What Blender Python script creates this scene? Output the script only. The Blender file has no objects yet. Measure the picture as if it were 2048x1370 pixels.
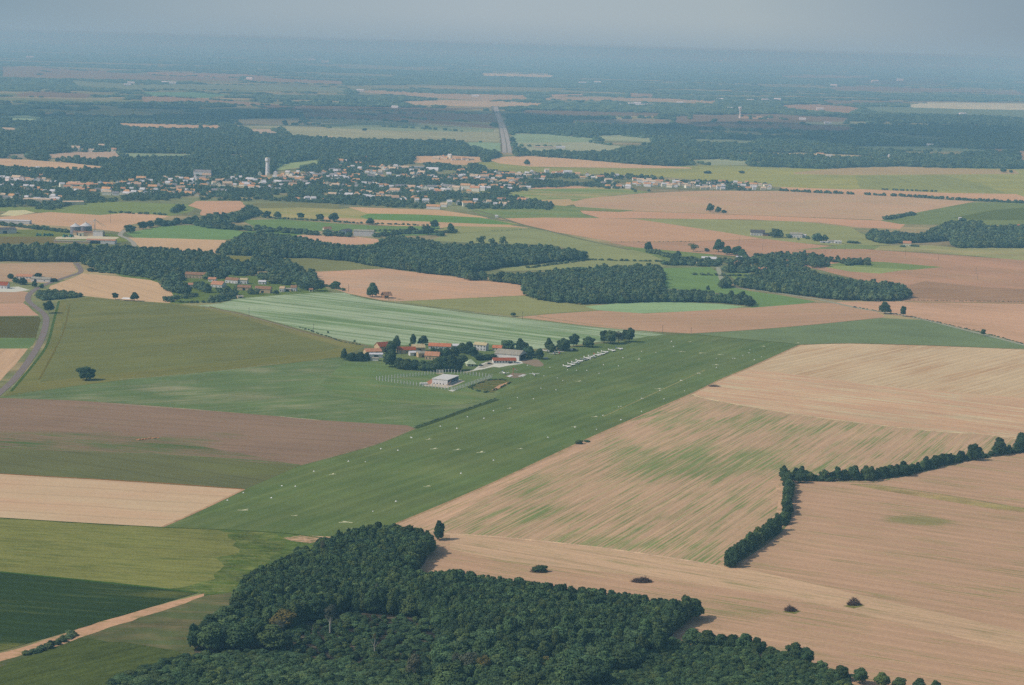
import bpy, bmesh, math, random
import numpy as np
from mathutils import Vector, Matrix

# ------------------------------------------------------------------ camera
S = bpy.context.scene
COL = S.collection
CAMH = 286.0             # camera height, metres above the plain
F = 4200.0              # focal length in photo pixels (photo is 2048 wide)
ROLL = 0.0268
PITCH = math.atan((685 - 92) / F)
_f = Vector((0, math.cos(PITCH), -math.sin(PITCH)))
_v = Vector((0, math.sin(PITCH), math.cos(PITCH)))
_h = Vector((1, 0, 0))
_r = _h * math.cos(ROLL) + _v * math.sin(ROLL)
_u = -_h * math.sin(ROLL) + _v * math.cos(ROLL)
CP = Vector((0, 0, CAMH))
cam_d = bpy.data.cameras.new("camera")
cam_d.sensor_width = 36; cam_d.lens = 36 * F / 2048
cam_d.clip_start = 1; cam_d.clip_end = 200000
cam = bpy.data.objects.new("camera", cam_d); COL.objects.link(cam)
_m = Matrix((_r, _u, -_f)).transposed().to_4x4(); _m.translation = CP
cam.matrix_world = _m
S.camera = cam

def P(x, y, z=0.0):
    """photo pixel -> world point on the plane at height z"""
    d = _f + _r * ((x - 1024) / F) - _u * ((y - 685) / F)
    if d.z > -0.004: d.z = -0.004
    t = (z - CAMH) / d.z
    return Vector((CP.x + d.x * t, CP.y + d.y * t, z))
def PX(p):
    q = Vector(p) - CP; w = q.dot(_f)
    return 1024 + F * q.dot(_r) / w, 685 - F * q.dot(_u) / w
def ppm(x, y):
    return F / (P(x, y) - CP).length

# ------------------------------------------------------------------ light
SUN_EL = 44.0
SUN_DIR = Vector((-1.0, -0.30, 0)).normalized()      # towards the sun, on the ground
W = bpy.data.worlds.new("World"); S.world = W; W.use_nodes = True
nt = W.node_tree; nt.nodes.clear()
def N(nt, t, **k):
    n = nt.nodes.new(t)
    for a, b in k.items():
        if a in n.bl_rna.properties.keys(): setattr(n, a, b)
        else: n.inputs[a].default_value = b
    return n
def L(nt, a, b): nt.links.new(a, b)
out = N(nt, 'ShaderNodeOutputWorld'); bg = N(nt, 'ShaderNodeBackground'); bg.inputs[1].default_value = 0.08
sky = N(nt, 'ShaderNodeTexSky'); sky.sky_type = 'NISHITA'; sky.sun_disc = False
sky.sun_elevation = math.radians(SUN_EL)
sky.sun_rotation = math.atan2(SUN_DIR.x, SUN_DIR.y)
sky.altitude = 100; sky.air_density = 1.3; sky.dust_density = 2.5; sky.ozone_density = 1.5
tc = N(nt, 'ShaderNodeTexCoord'); sx = N(nt, 'ShaderNodeSeparateXYZ'); L(nt, tc.outputs['Generated'], sx.inputs[0])
mr = N(nt, 'ShaderNodeMapRange'); mr.inputs[1].default_value = 0.02; mr.inputs[2].default_value = 0.16
mr.interpolation_type = 'SMOOTHSTEP'
L(nt, sx.outputs[2], mr.inputs[0])
# a bank of grey-blue haze and thin cloud lies along the horizon
mp = N(nt, 'ShaderNodeMapping'); mp.inputs[3].default_value = (5, 5, 22); L(nt, tc.outputs['Generated'], mp.inputs[0])
nz = N(nt, 'ShaderNodeTexNoise'); nz.inputs['Scale'].default_value = 1.0; nz.inputs['Detail'].default_value = 3
L(nt, mp.outputs[0], nz.inputs[0])
ad = N(nt, 'ShaderNodeMath', operation='ADD'); mu_ = N(nt, 'ShaderNodeMath', operation='MULTIPLY'); mu_.inputs[1].default_value = .055
L(nt, nz.outputs[0], mu_.inputs[0]); L(nt, sx.outputs[0], ad.inputs[0]); L(nt, mu_.outputs[0], ad.inputs[1])
mr2 = N(nt, 'ShaderNodeMapRange'); mr2.inputs[1].default_value = -.25; mr2.inputs[2].default_value = .30; L(nt, ad.outputs[0], mr2.inputs[0])
cr = N(nt, 'ShaderNodeValToRGB'); L(nt, mr2.outputs[0], cr.inputs[0])
E = cr.color_ramp.elements
E[0].position = .0; E[0].color = (2.75, 3.95, 4.85, 1)
E[1].position = 1.; E[1].color = (2.7, 3.7, 4.55, 1)
for p_, c_ in ((.28, (4.05, 5.05, 5.75, 1)), (.5, (4.6, 5.5, 6.1, 1)), (.70, (4.6, 5.45, 5.9, 1)), (.86, (3.5, 4.5, 5.3, 1))):
    e_ = E.new(p_); e_.color = c_
mh = N(nt, 'ShaderNodeMapRange'); mh.interpolation_type = 'SMOOTHSTEP'; L(nt, sx.outputs[2], mh.inputs[0])
mh.inputs[1].default_value = -.006; mh.inputs[2].default_value = .016
mz = N(nt, 'ShaderNodeMix'); mz.data_type = 'RGBA'; L(nt, mh.outputs[0], mz.inputs[0]); mz.inputs[6].default_value = (3.35, 4.6, 5.55, 1); L(nt, cr.outputs[0], mz.inputs[7])
mx = N(nt, 'ShaderNodeMix'); mx.data_type = 'RGBA'
L(nt, mr.outputs[0], mx.inputs[0]); L(nt, mz.outputs[2], mx.inputs[6]); L(nt, sky.outputs[0], mx.inputs[7])
L(nt, mx.outputs[2], bg.inputs[0]); L(nt, bg.outputs[0], out.inputs[0])

sd = bpy.data.lights.new("sun", 'SUN'); sd.energy = 2.6; sd.angle = math.radians(0.6); sd.color = (1.0, 0.945, 0.875)
sun = bpy.data.objects.new("sun", sd); COL.objects.link(sun)
_sv = SUN_DIR * math.cos(math.radians(SUN_EL)) + Vector((0, 0, math.sin(math.radians(SUN_EL))))
sun.rotation_euler = _sv.to_track_quat('Z', 'Y').to_euler(); sun.location = (0, 0, 2000)
S.view_settings.view_transform = 'Standard'; S.view_settings.look = 'None'
S.view_settings.exposure = 0.06; S.view_settings.gamma = 1.0
S.cycles.max_bounces = 4; S.cycles.diffuse_bounces = 2; S.cycles.volume_bounces = 1
S.cycles.transparent_max_bounces = 4
S.cycles.use_denoising = False

# ------------------------------------------------------------------ haze (closed box of even air)
SIG = 9.6e-5
def make_haze():
    R = 66000
    bm = bmesh.new()
    bmesh.ops.create_cube(bm, size=1, matrix=Matrix.Translation((0, 26000, (298 - 1.0) / 2)) @ Matrix.Diagonal((2 * 34000, 2 * 40000, 299, 1)))
    me = bpy.data.meshes.new("haze"); bm.to_mesh(me); bm.free()
    o = bpy.data.objects.new("haze", me); COL.objects.link(o); o["kind"] = "stuff"
    o["label"] = "pale blue summer haze over the whole plain"; o["category"] = "haze"
    m = bpy.data.materials.new("haze_air"); m.use_nodes = True; t = m.node_tree; t.nodes.clear()
    oo = N(t, 'ShaderNodeOutputMaterial'); v = N(t, 'ShaderNodeVolumePrincipled')
    v.inputs['Color'].default_value = (0.31, 0.685, 1.0, 1)
    v.inputs['Absorption Color'].default_value = (0.42, 0.20, 0.0, 1)
    v.inputs['Density'].default_value = SIG
    v.inputs['Anisotropy'].default_value = 0.0
    L(t, v.outputs[0], oo.inputs['Volume']); me.materials.append(m)
    m.cycles.homogeneous_volume = True
    return o

# ------------------------------------------------------------------ helpers
def lin(c):
    c = c / 255.0
    return c / 12.92 if c <= 0.04045 else ((c + 0.055) / 1.055) ** 2.4
DESAT = .19
HZ = (0.25, 0.365, 0.455)     # colour of deep haze (linear)
KI = (0.82, 0.88, 0.96)         # light arriving on level ground / pi
EXT = (5.2e-5, 8.2e-5, 9.6e-5)
def albedo(rgb, x, y, lo=.015, hi=.62):
    """real surface colour behind the air: the colour seen with the haze of that distance taken off"""
    g = .3 * rgb[0] + .59 * rgb[1] + .11 * rgb[2]; rgb = [c + (g - c) * (DESAT + (.12 if y < 330 else 0)) for c in rgb]
    d = (P(x, y) - CP).length
    r = []
    for i in range(3):
        T = math.exp(-EXT[i] * min(d, 24000))
        r.append(min(hi, max(lo, (lin(rgb[i]) - HZ[i] * (1 - T)) / (T * KI[i]))))
    if y < 330:      # far land: keep the guess within what soil and crops can be
        r[1] = max(r[1], .075); r[0] = min(max(r[0], .06), r[1] * 1.55); r[2] = min(max(r[2], r[1] * .5, .04), r[1] * 1.05)
    return r
def link(o, parent=None):
    COL.objects.link(o)
    if parent is not None: o.parent = parent
    return o
def tag(o, label=None, cat=None, group=None, kind=None):
    if label: o["label"] = label
    if cat: o["category"] = cat
    if group: o["group"] = group
    if kind: o["kind"] = kind
    return o
def empty(name, loc, rz=0.0, label=None, cat=None, group=None):
    o = bpy.data.objects.new(name, None); o.empty_display_size = 0.5
    link(o); o.location = loc; o.rotation_euler = (0, 0, rz)
    return tag(o, label, cat, group)
def mobj(name, bm, mat, parent=None, mesh=None):
    if mesh is None:
        mesh = bpy.data.meshes.new(name); bm.to_mesh(mesh); bm.free()
        for m in (mat if isinstance(mat, (list, tuple)) else [mat]): mesh.materials.append(m)
    o = bpy.data.objects.new(name, mesh)
    return link(o, parent)
KIDS = {}
def copy_tree(root, loc, rz=0.0, sc=1.0, label=None, cat=None, group=None):
    """copies a thing with its parts and sub-parts; copies share their meshes"""
    r = root.copy(); COL.objects.link(r)
    r.location = loc; r.rotation_euler = (0, 0, rz); r.scale = sc if isinstance(sc, tuple) else (sc, sc, sc)
    for k in ("label", "category", "group"):
        if k in r: del r[k]
    tag(r, label, cat or root.get("category"), group)
    def rec(a, b):
        for ch in a.children:
            c = ch.copy(); COL.objects.link(c); c.parent = b; rec(ch, c)
    rec(root, r)
    return r

_mats = {}
def mat(name, col, rough=.9, spec=.1, var=0.0, scale=1.0, metallic=0.0, col2=None, emit=None):
    key = (name, tuple(round(c, 4) for c in col), rough, var, scale)
    if key in _mats: return _mats[key]
    m = bpy.data.materials.new(name); m.use_nodes = True; t = m.node_tree
    b = t.nodes['Principled BSDF']; b.inputs['Roughness'].default_value = rough
    b.inputs['Specular IOR Level'].default_value = spec; b.inputs['Metallic'].default_value = metallic
    c4 = (*col[:3], 1)
    if var > 0:
        tx = N(t, 'ShaderNodeTexCoord'); n = N(t, 'ShaderNodeTexNoise'); n.inputs['Scale'].default_value = scale
        n.inputs['Detail'].default_value = 4; L(t, tx.outputs['Object'], n.inputs[0])
        r = N(t, 'ShaderNodeMapRange'); r.inputs[1].default_value = .3; r.inputs[2].default_value = .7
        r.inputs[3].default_value = 1 - var; r.inputs[4].default_value = 1 + var; L(t, n.outputs[0], r.inputs[0])
        mu = N(t, 'ShaderNodeVectorMath', operation='SCALE'); mu.inputs[0].default_value = col[:3]
        L(t, r.outputs[0], mu.inputs['Scale']); L(t, mu.outputs[0], b.inputs['Base Color'])
    else:
        b.inputs['Base Color'].default_value = c4
    _mats[key] = m
    return m

def math_node(t, op, a, b=None, clamp=False):
    n = N(t, 'ShaderNodeMath', operation=op); n.use_clamp = clamp
    for i, v in enumerate((a, b)):
        if v is None: continue
        if isinstance(v, (int, float)): n.inputs[i].default_value = v
        else: L(t, v, n.inputs[i])
    return n.outputs[0]
def noise(t, vec, sc, detail=3, rough=.5, w=None):
    mp = N(t, 'ShaderNodeMapping'); mp.inputs[3].default_value = sc; L(t, vec, mp.inputs[0])
    if w: mp.inputs[1].default_value = w
    n = N(t, 'ShaderNodeTexNoise'); n.inputs['Scale'].default_value = 1; n.inputs['Detail'].default_value = detail
    n.inputs['Roughness'].default_value = rough; L(t, mp.outputs[0], n.inputs[0]); return n.outputs[0]
def rng(t, v, a, b, c=0., d=1.):
    r = N(t, 'ShaderNodeMapRange'); L(t, v, r.inputs[0])
    for i, k in enumerate((a, b, c, d)): r.inputs[i + 1].default_value = k
    return r.outputs[0]

def field_mat(name, col, streak=.15, width=5., patch=.12, psize=80., fine=.12, fsize=1.5, col2=None, amt=0.5, p2=60., stretch=14., tram=0., row=0., seed=0, edge=.1, ramp=.055, hot=None, lines=None):
    """soil, crop or grass: bands along the working direction, broad patches, fine grain and,
    where given, a second growth showing through in drawn-out patches"""
    m = bpy.data.materials.new(name); m.use_nodes = True; t = m.node_tree
    b = t.nodes['Principled BSDF']; b.inputs['Roughness'].default_value = 1; b.inputs['Specular IOR Level'].default_value = 0
    tx = N(t, 'ShaderNodeTexCoord'); ob = tx.outputs['Object']; w = (seed * 13.7, seed * 7.3, seed * 3.1)
    s = noise(t, ob, (1 / (width * stretch), 1 / width, 1), 4, .6, w)
    p = noise(t, ob, (1 / psize, 1 / psize, 1), 3, .55, w)
    f = noise(t, ob, (1 / fsize, 1 / fsize, 1), 3, .7, w)
    g = math_node(t, 'ADD', rng(t, s, .28, .72, -streak, streak), rng(t, p, .3, .7, -patch, patch))
    g = math_node(t, 'ADD', g, rng(t, f, .3, .7, -fine, fine))
    if tram:    # paired wheel tracks every 24 m or so
        sp = N(t, 'ShaderNodeSeparateXYZ'); L(t, ob, sp.inputs[0])
        wob = math_node(t, 'MULTIPLY', noise(t, ob, (1 / 120., 1 / 120., 1), 2), 14.)
        y = math_node(t, 'DIVIDE', math_node(t, 'ADD', sp.outputs[1], wob), tram)
        fr = math_node(t, 'FRACT', y); a = math_node(t, 'ABSOLUTE', math_node(t, 'SUBTRACT', fr, .5))
        g = math_node(t, 'SUBTRACT', g, math_node(t, 'MULTIPLY', rng(t, a, 0.0, 0.09, 1, 0), math_node(t, 'MULTIPLY', s, .3)))
    if row:     # crop or mowing rows
        sp = N(t, 'ShaderNodeSeparateXYZ'); L(t, ob, sp.inputs[0])
        wob = math_node(t, 'MULTIPLY', noise(t, ob, (1 / 60., 1 / 60., 1), 2), 5.)
        y = math_node(t, 'MULTIPLY', math_node(t, 'ADD', sp.outputs[1], wob), 6.2832 / row)
        g = math_node(t, 'ADD', g, math_node(t, 'MULTIPLY', math_node(t, 'MULTIPLY', math_node(t, 'SINE', y), rng(t, s, .35, .65, .25, 1.5)), ramp))
        sine = math_node(t, 'SINE', y)
    g = math_node(t, 'ADD', g, 1.0)
    src = None; sine = sine if row else None
    if col2 is not None:
        q = noise(t, ob, (1 / (p2 * 3), 1 / p2, 1), 5, .62, (w[1], w[0], 5))
        q2 = noise(t, ob, (1 / (width * 9), 1 / (width * .8), 1), 4, .6, (w[1], w[0], 9))
        q = math_node(t, 'ADD', math_node(t, 'MULTIPLY', q, .62), math_node(t, 'MULTIPLY', q2, .38))
        if lines:
            gate = rng(t, noise(t, ob, (1 / (p2 * 3), 1 / p2, 1), 4, .6, (w[1], w[0], 5)), .32, .68, -.11, .11)
            q = math_node(t, 'ADD', noise(t, ob, (1 / lines[1], 1 / lines[0], 1), 3, .55, (w[1], w[0], 9)), gate)
        if sine is not None: q = math_node(t, 'ADD', q, math_node(t, 'MULTIPLY', sine, .02))
        if hot:
            ge = N(t, 'ShaderNodeNewGeometry')
            for hx, hy, rx, ry, am in hot:
                c = P(hx, hy); d = (c - CP).length; vs = N(t, 'ShaderNodeVectorMath', operation='SUBTRACT'); L(t, ge.outputs['Position'], vs.inputs[0]); vs.inputs[1].default_value = c
                vm = N(t, 'ShaderNodeVectorMath', operation='MULTIPLY'); L(t, vs.outputs[0], vm.inputs[0]); vm.inputs[1].default_value = (F / (rx * d), F * CAMH / (ry * d * d), 0)
                ln = N(t, 'ShaderNodeVectorMath', operation='LENGTH'); L(t, vm.outputs[0], ln.inputs[0])
                r_ = N(t, 'ShaderNodeMapRange'); r_.interpolation_type = 'SMOOTHSTEP'; L(t, ln.outputs['Value'], r_.inputs[0])
                r_.inputs[1].default_value = .2; r_.inputs[2].default_value = 1.3; r_.inputs[3].default_value = am; r_.inputs[4].default_value = 0
                q = math_node(t, 'ADD', q, r_.outputs[0])
        c0 = .66 - .32 * amt
        fac = rng(t, q, c0 - edge * .5, c0 + edge * .9)
        mx = N(t, 'ShaderNodeMix'); mx.data_type = 'RGBA'; L(t, fac, mx.inputs[0])
        mx.inputs[6].default_value = (*col, 1); mx.inputs[7].default_value = (*col2, 1); src = mx.outputs[2]
    mu = N(t, 'ShaderNodeVectorMath', operation='SCALE')
    if src is None: mu.inputs[0].default_value = col
    else: L(t, src, mu.inputs[0])
    L(t, g, mu.inputs['Scale']); L(t, mu.outputs[0], b.inputs['Base Color'])
    return m

# ------------------------------------------------------------------ sheets laid on the ground
_laid = []
def _seg(a, b, c, d):
    def o(p, q, r): return (q[0] - p[0]) * (r[1] - p[1]) - (q[1] - p[1]) * (r[0] - p[0])
    return o(a, b, c) * o(a, b, d) < 0 and o(c, d, a) * o(c, d, b) < 0
def inside(p, poly):
    x, y = p; r = False; n = len(poly); j = n - 1
    for i in range(n):
        xi, yi = poly[i]; xj, yj = poly[j]
        if (yi > y) != (yj > y) and x < (xj - xi) * (y - yi) / (yj - yi) + xi: r = not r
        j = i
    return r
def _overlap(a, b):
    if max(p[0] for p in a) < min(p[0] for p in b) or max(p[0] for p in b) < min(p[0] for p in a): return False
    if max(p[1] for p in a) < min(p[1] for p in b) or max(p[1] for p in b) < min(p[1] for p in a): return False
    if inside(a[0], b) or inside(b[0], a): return True
    for i in range(len(a)):
        for j in range(len(b)):
            if _seg(a[i - 1], a[i], b[j - 1], b[j]): return True
    return False
ZL = 0.012
def sheet(name, pts, m, rowdir=None, z=None, world=None, wiggle=True, rag=1.0):
    """pts: outline seen in the photo, put back on the ground; rowdir: two photo points along the rows"""
    w = world or [P(x, y).xy[:] for x, y in pts]
    lay = 1
    for q, l in _laid:
        if l >= lay and _overlap(w, q): lay = l + 1
    _laid.append((w, lay))
    if z is None: z = ZL * lay
    if pts is not None: w = [P(x, y, z).xy[:] for x, y in pts]
    if wiggle:
        R = random.Random(len(_laid)); ww = []
        for i in range(len(w)):
            a = Vector(w[i]); b = Vector(w[(i + 1) % len(w)]); ln = (b - a).length
            ww.append(a)
            d = a.length; n = int(min(14 if rag <= 1 else 60, ln / ((22 if rag <= 1 else 3.0) + d * .004)))
            nr = Vector((a.y - b.y, b.x - a.x)).normalized() if ln else Vector((0, 0))
            for k in range(1, n):
                ww.append(a.lerp(b, k / n) + nr * R.uniform(-1, 1) * (.35 + d * .0003) * rag)
        w = [p[:] for p in ww]
    c = Vector((sum(p[0] for p in w) / len(w), sum(p[1] for p in w) / len(w), z))
    a = 0.0
    if rowdir:
        p0, p1 = P(*rowdir[0]), P(*rowdir[1]); a = math.atan2(p1.y - p0.y, p1.x - p0.x)
    bm = bmesh.new(); ca, sa = math.cos(-a), math.sin(-a)
    vs = [bm.verts.new(((p[0] - c.x) * ca - (p[1] - c.y) * sa, (p[0] - c.x) * sa + (p[1] - c.y) * ca, 0)) for p in w]
    f = bm.faces.new(vs); f.normal_update()
    if f.normal.z < 0: f.normal_flip()
    bmesh.ops.triangulate(bm, faces=[f])
    o = mobj(name, bm, m); o.location = c; o.rotation_euler = (0, 0, a); o["kind"] = "structure"
    return o
def strip(name, pts, width, m, z=None):
    """a ribbon of road of even width following photo points"""
    c = [P(x, y).xy for x, y in pts]
    # Catmull-Rom smoothing
    q = []
    for i in range(len(c) - 1):
        p0 = c[max(0, i - 1)]; p1 = c[i]; p2 = c[i + 1]; p3 = c[min(len(c) - 1, i + 2)]
        for k in range(6):
            t = k / 6.
            q.append(.5 * ((2 * p1) + (p2 - p0) * t + (2 * p0 - 5 * p1 + 4 * p2 - p3) * t * t + (3 * p1 - p0 - 3 * p2 + p3) * t ** 3))
    q.append(c[-1]); l = []; r = []
    for i, p in enumerate(q):
        d = (q[min(i + 1, len(q) - 1)] - q[max(i - 1, 0)]).normalized(); n = Vector((-d.y, d.x)) * width / 2
        l.append((p + n)[:]); r.append((p - n)[:])
    return sheet(name, None, m, z=z, world=l + r[::-1], wiggle=False)
# ------------------------------------------------------------------ ground and fields
def big_ground():
    m = field_mat("plain", albedo((112, 130, 112), 1000, 500), streak=.12, width=90, patch=.35, psize=420, fine=.2, fsize=30,
                  col2=albedo((148, 144, 122), 1000, 500), amt=.45, p2=320, stretch=6, edge=.05)
    bm = bmesh.new(); bmesh.ops.create_grid(bm, x_segments=24, y_segments=24, size=1, matrix=Matrix.Diagonal((33900, 39900, 1, 1)))
    o = mobj("ground", bm, m); o.location = (0, 26000, 0); o["kind"] = "structure"
big_ground()

KINDS = {
 'stub':  dict(streak=.10, width=3.5, patch=.07, psize=110, fine=.10, fsize=2.0, stretch=26, tram=26),
 'plow':  dict(streak=.13, width=5., patch=.08, psize=90, fine=.10, fsize=2.5, stretch=24, tram=20),
 'soil':  dict(streak=.05, width=5., patch=.07, psize=140, fine=.07, fsize=2.5, stretch=22, tram=24),
 'crop':  dict(streak=.10, width=3., patch=.09, psize=80, fine=.14, fsize=1.6, stretch=26, tram=28),
 'grass': dict(streak=.10, width=7., patch=.13, psize=60, fine=.12, fsize=1.8, stretch=10),
 'rough': dict(streak=.06, width=5., patch=.28, psize=24, fine=.26, fsize=1.6, stretch=2.0),
 'far':   dict(streak=.10, width=16., patch=.10, psize=200, fine=.05, fsize=14., stretch=12),
}
_n = [0]; FIELDPX = []
def widen(pts):
    """fields that run out of the photo go on beyond its sides, each border kept in line"""
    out = []; n = len(pts)
    for i, (x, y) in enumerate(pts):
        if x < 0 or x > 2048:
            nb = [q for q in (pts[i - 1], pts[(i + 1) % n]) if 0 <= q[0] <= 2048]; X = -700. if x < 0 else 2750.
            if nb and abs(nb[0][0] - x) > 15:
                m = (y - nb[0][1]) / (x - nb[0][0]); Y = y + (X - x) * max(-.5, min(.5, m))
            else: Y = y + (X - x) * .027
            y = max(Y, 92 + X * .027 + 40); x = X
        out.append((x, y))
    return out
def F_(name, pts, rgb, kind, rows=None, c2=None, rag=1.0, **kw):
    pts = widen(pts); _n[0] += 1; FIELDPX.append(pts)
    cx = sum(p[0] for p in pts) / len(pts); cy = min(1340, sum(p[1] for p in pts) / len(pts)); cx = min(2040, max(5, cx))
    k = dict(KINDS[kind]); k.update(kw)
    d = P(cx, cy).length; g = max(1.0, d / 2600.)
    k['fsize'] = k['fsize'] * g; k['width'] = k['width'] * g
    m = field_mat(name + "_soil", albedo(rgb, cx, cy), seed=_n[0] % 17 + 1, col2=albedo(c2, cx, cy) if c2 else None, **k)
    return sheet(name, pts, m, rows, rag=rag)

# ---- far country, from the horizon forward (strips of open land between the woods)
TAN, PTAN, OL, PG, GR = (168, 160, 152), (178, 160, 146), (140, 154, 142), (140, 168, 154), (118, 148, 134)
FAR = [
 ([(960,146),(1030,147),(1112,150),(1108,154),(965,152)], (182,172,166)), ([(1557,151),(1660,150),(1760,153),(1700,156),(1560,154)], (160,164,168)),
 ([(1700,160),(1790,158),(1900,164),(1895,170),(1720,167)], (146,158,166)), ([(1660,173),(1760,172),(1900,178),(2048,172),(2048,186),(1840,184),(1665,180)], (150,160,164)),
 ([(1810,154),(1960,154),(1990,160),(1800,158)], (150,160,166)), ([(2030,143),(2048,143),(2048,147),(2020,147)],(160,160,166)),
 ([(0,134),(90,134),(180,142),(290,148),(420,152),(500,156),(490,162),(300,160),(120,156),(0,152)], (150,158,160)),
 ([(70,139),(130,137),(230,142),(200,145),(100,143)], (165,158,152)),
 ([(290,144),(360,144),(500,148),(540,153),(420,155),(300,149)], (164,160,154)), ([(490,152),(560,156),(690,162),(690,168),(560,164),(480,160)], (162,158,150)),
 ([(140,160),(260,168),(420,168),(560,170),(700,176),(690,182),(480,180),(260,178),(150,170)], (140,160,158)),
 ([(280,184),(400,184),(460,190),(410,196),(300,192)], (128,162,150)), ([(30,188),(90,182),(190,188),(170,196),(40,193)], (150,146,148)),
 ([(275,193),(330,192),(420,198),(520,206),(600,212),(560,218),(420,204),(290,204)], (160,152,144)),
 ([(640,227),(560,222),(500,209),(760,214),(900,216),(980,217),(880,222)], (140,140,144)),
 ([(700,181),(770,181),(860,186),(1050,190),(1062,198),(980,202),(870,196),(760,188)], (172,162,148)),
 ([(800,203),(880,200),(1000,202),(1090,206),(1080,211),(980,214),(830,210)], (184,166,150)),
 ([(1090,189),(1170,188),(1175,191),(1100,192)], (178,162,150)), ([(1100,192),(1250,195),(1310,194),(1312,196),(1440,202),(1430,207),(1250,202),(1080,199)], (170,162,150)),
 ([(1255,186),(1310,188),(1312,195),(1255,193)], (178,156,146)),
 ([(1230,207),(1310,207),(1290,211)], (190,196,196)),
 ([(650,232),(780,226),(900,226),(1000,228),(1000,246),(900,240),(760,238)], (142,140,146)), ([(620,224),(700,220),(860,224),(760,228)], (136,150,148)),
 ([(1040,220),(1180,222),(1330,226),(1310,232),(1150,232),(1050,230)], (140,142,146)), ([(1130,240),(1260,238),(1430,240),(1420,248),(1200,248)], (138,148,150)),
 ([(1380,228),(1480,232),(1560,236),(1600,246),(1470,246),(1380,238)], (144,150,152)),
 ([(1348,233),(1480,228),(1560,228),(1700,236),(1690,250),(1540,258),(1400,254),(1345,246)], (134,144,150)),
 ([(1475,232),(1540,232),(1538,238),(1478,237)], (176,156,146)),
 ([(1560,210),(1640,208),(1700,212),(1722,218),(1700,226),(1640,222),(1570,216)], (158,156,154)),
 ([(1720,213),(1830,214),(2048,220),(2048,236),(1960,230),(1850,228),(1740,222)], (126,158,152)),
 ([(1815,210),(1850,205),(1930,205),(2048,206),(2048,219),(1930,218),(1825,215)], (224,190,164)),
 ([(1640,201),(1810,202),(2048,198),(2048,203),(1830,204),(1660,208)], (146,156,156)),
 ([(1560,252),(1640,250),(1720,256),(1690,262),(1580,260)], (142,140,148)), ([(1590,244),(1730,243),(1760,248),(1620,250)], (140,160,156)),
 ([(1730,262),(1820,270),(1900,276),(1880,280),(1760,272)], (116,146,144)),
 ([(10,232),(60,230),(94,236),(70,241),(20,240)], (148,176,152)), ([(0,252),(36,256),(38,262),(0,261)], (176,164,152)),
 ([(228,246),(330,248),(440,250),(450,256),(340,257),(245,252)], (186,162,140)),
 ([(600,228),(700,226),(980,250),(1000,262),(990,266),(760,252),(610,246)], (146,142,140)),
 ([(455,238),(620,236),(760,240),(1000,258),(1003,284),(860,280),(700,277),(580,270),(560,256),(470,254)], (152,162,146)),
 ([(470,240),(600,238),(640,248),(480,250)], (168,164,142)),
 ([(640,249),(760,244),(880,252),(990,258),(985,264),(800,262),(660,256)], (134,158,142)),
 ([(495,258),(545,258),(560,268),(498,266)], (170,162,152)),
 ([(920,286),(960,284),(1002,286),(1002,302),(965,300)], (134,166,142)), ([(1024,267),(1100,268),(1190,277),(1190,292),(1030,292)], (136,164,146)),
 ([(1190,272),(1240,270),(1308,277),(1300,284),(1205,281)], (148,166,132)), ([(1028,286),(1180,284),(1270,296),(1200,302),(1060,304)], (152,164,146)),
 ([(1380,278),(1520,280),(1500,286),(1390,284)], (126,150,140)), ([(1376,320),(1440,318),(1500,322),(1490,330),(1420,330)], (150,164,140)),
 ([(1690,292),(1860,292),(1990,300),(1960,303),(1760,300)], (126,154,138)), ([(1960,298),(2048,296),(2048,300),(1990,303)], (166,142,132)), ([(2036,300),(2060,300),(2060,325),(2040,322)], (188,152,134)),
 ([(90,309),(160,303),(240,303),(238,314),(200,320),(150,314),(95,316)], (180,160,144)), ([(240,306),(390,308),(380,314),(246,314)], (138,162,132)),
 ([(575,326),(640,318),(640,330),(560,340),(546,337)], (150,168,132)), ([(455,309),(512,310),(512,313),(455,313)], (170,160,150)),
 ([(20,308),(60,308),(50,318),(10,316)], (150,150,140)),
]
FARPX = [f[0] for f in FAR]
for i, (p, c) in enumerate(FAR):
    p = [(-60, q[1] - 1) if q[0] == 0 else ((2110, q[1] + 2) if q[0] >= 2046 else q) for q in p]
    c = (c[0] - (22 if p[0][1] < 205 and c[0] < 200 else 13), c[1] - 5, c[2] + (1 if p[0][1] < 205 else 4))
    F_("distant_field", p, c, 'far', (p[0], p[len(p) // 2]))

# ---- belt between the town and the horizon woods
F_("stubble_field", [(-60,317),(0,317),(60,320),(140,326),(215,334),(225,338),(130,338),(20,332),(-60,330)], (190,160,140), 'soil', ((0,320),(200,336)))
F_("stubble_field", [(-60,352),(0,355),(50,358),(60,366),(-60,370)], (176,150,132), 'soil')
F_("stubble_field", [(826,312),(900,311),(960,314),(966,322),(930,330),(826,325)], (184,158,138), 'soil')
F_("pasture", [(940,326),(1010,322),(1080,334),(1220,336),(1420,330),(1640,338),(1640,346),(1400,346),(1180,348),(1010,344)], (134,150,124), 'grass')
F_("stubble_field", [(975,320),(1010,313),(1060,312),(1160,319),(1260,328),(1380,335),(1385,337),(1240,336),(1060,333),(1000,327)], (194,158,136), 'soil', ((1000,318),(1380,336)))
F_("crop_field", [(1180,346),(1350,344),(1420,336),(1640,338),(1800,334),(1900,336),(2048,338),(2100,345),(2100,402),(2040,398),(1730,384),(1560,374),(1430,362),(1300,352)], (140,154,122), 'crop', ((1300,350),(1640,346)), c2=(150,158,120), amt=.4, p2=200)
F_("ploughed_field", [(1588,345),(1680,336),(1800,333),(1920,337),(2030,340),(2040,348),(1860,349),(1700,350),(1588,348)], (158,152,136), 'soil', ((1600,345),(2000,346)))
F_("crop_field", [(1710,351),(1890,351),(1960,366),(2010,386),(1850,381),(1720,378)], (130,148,122), 'crop', ((1720,352),(1800,379)))
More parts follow.
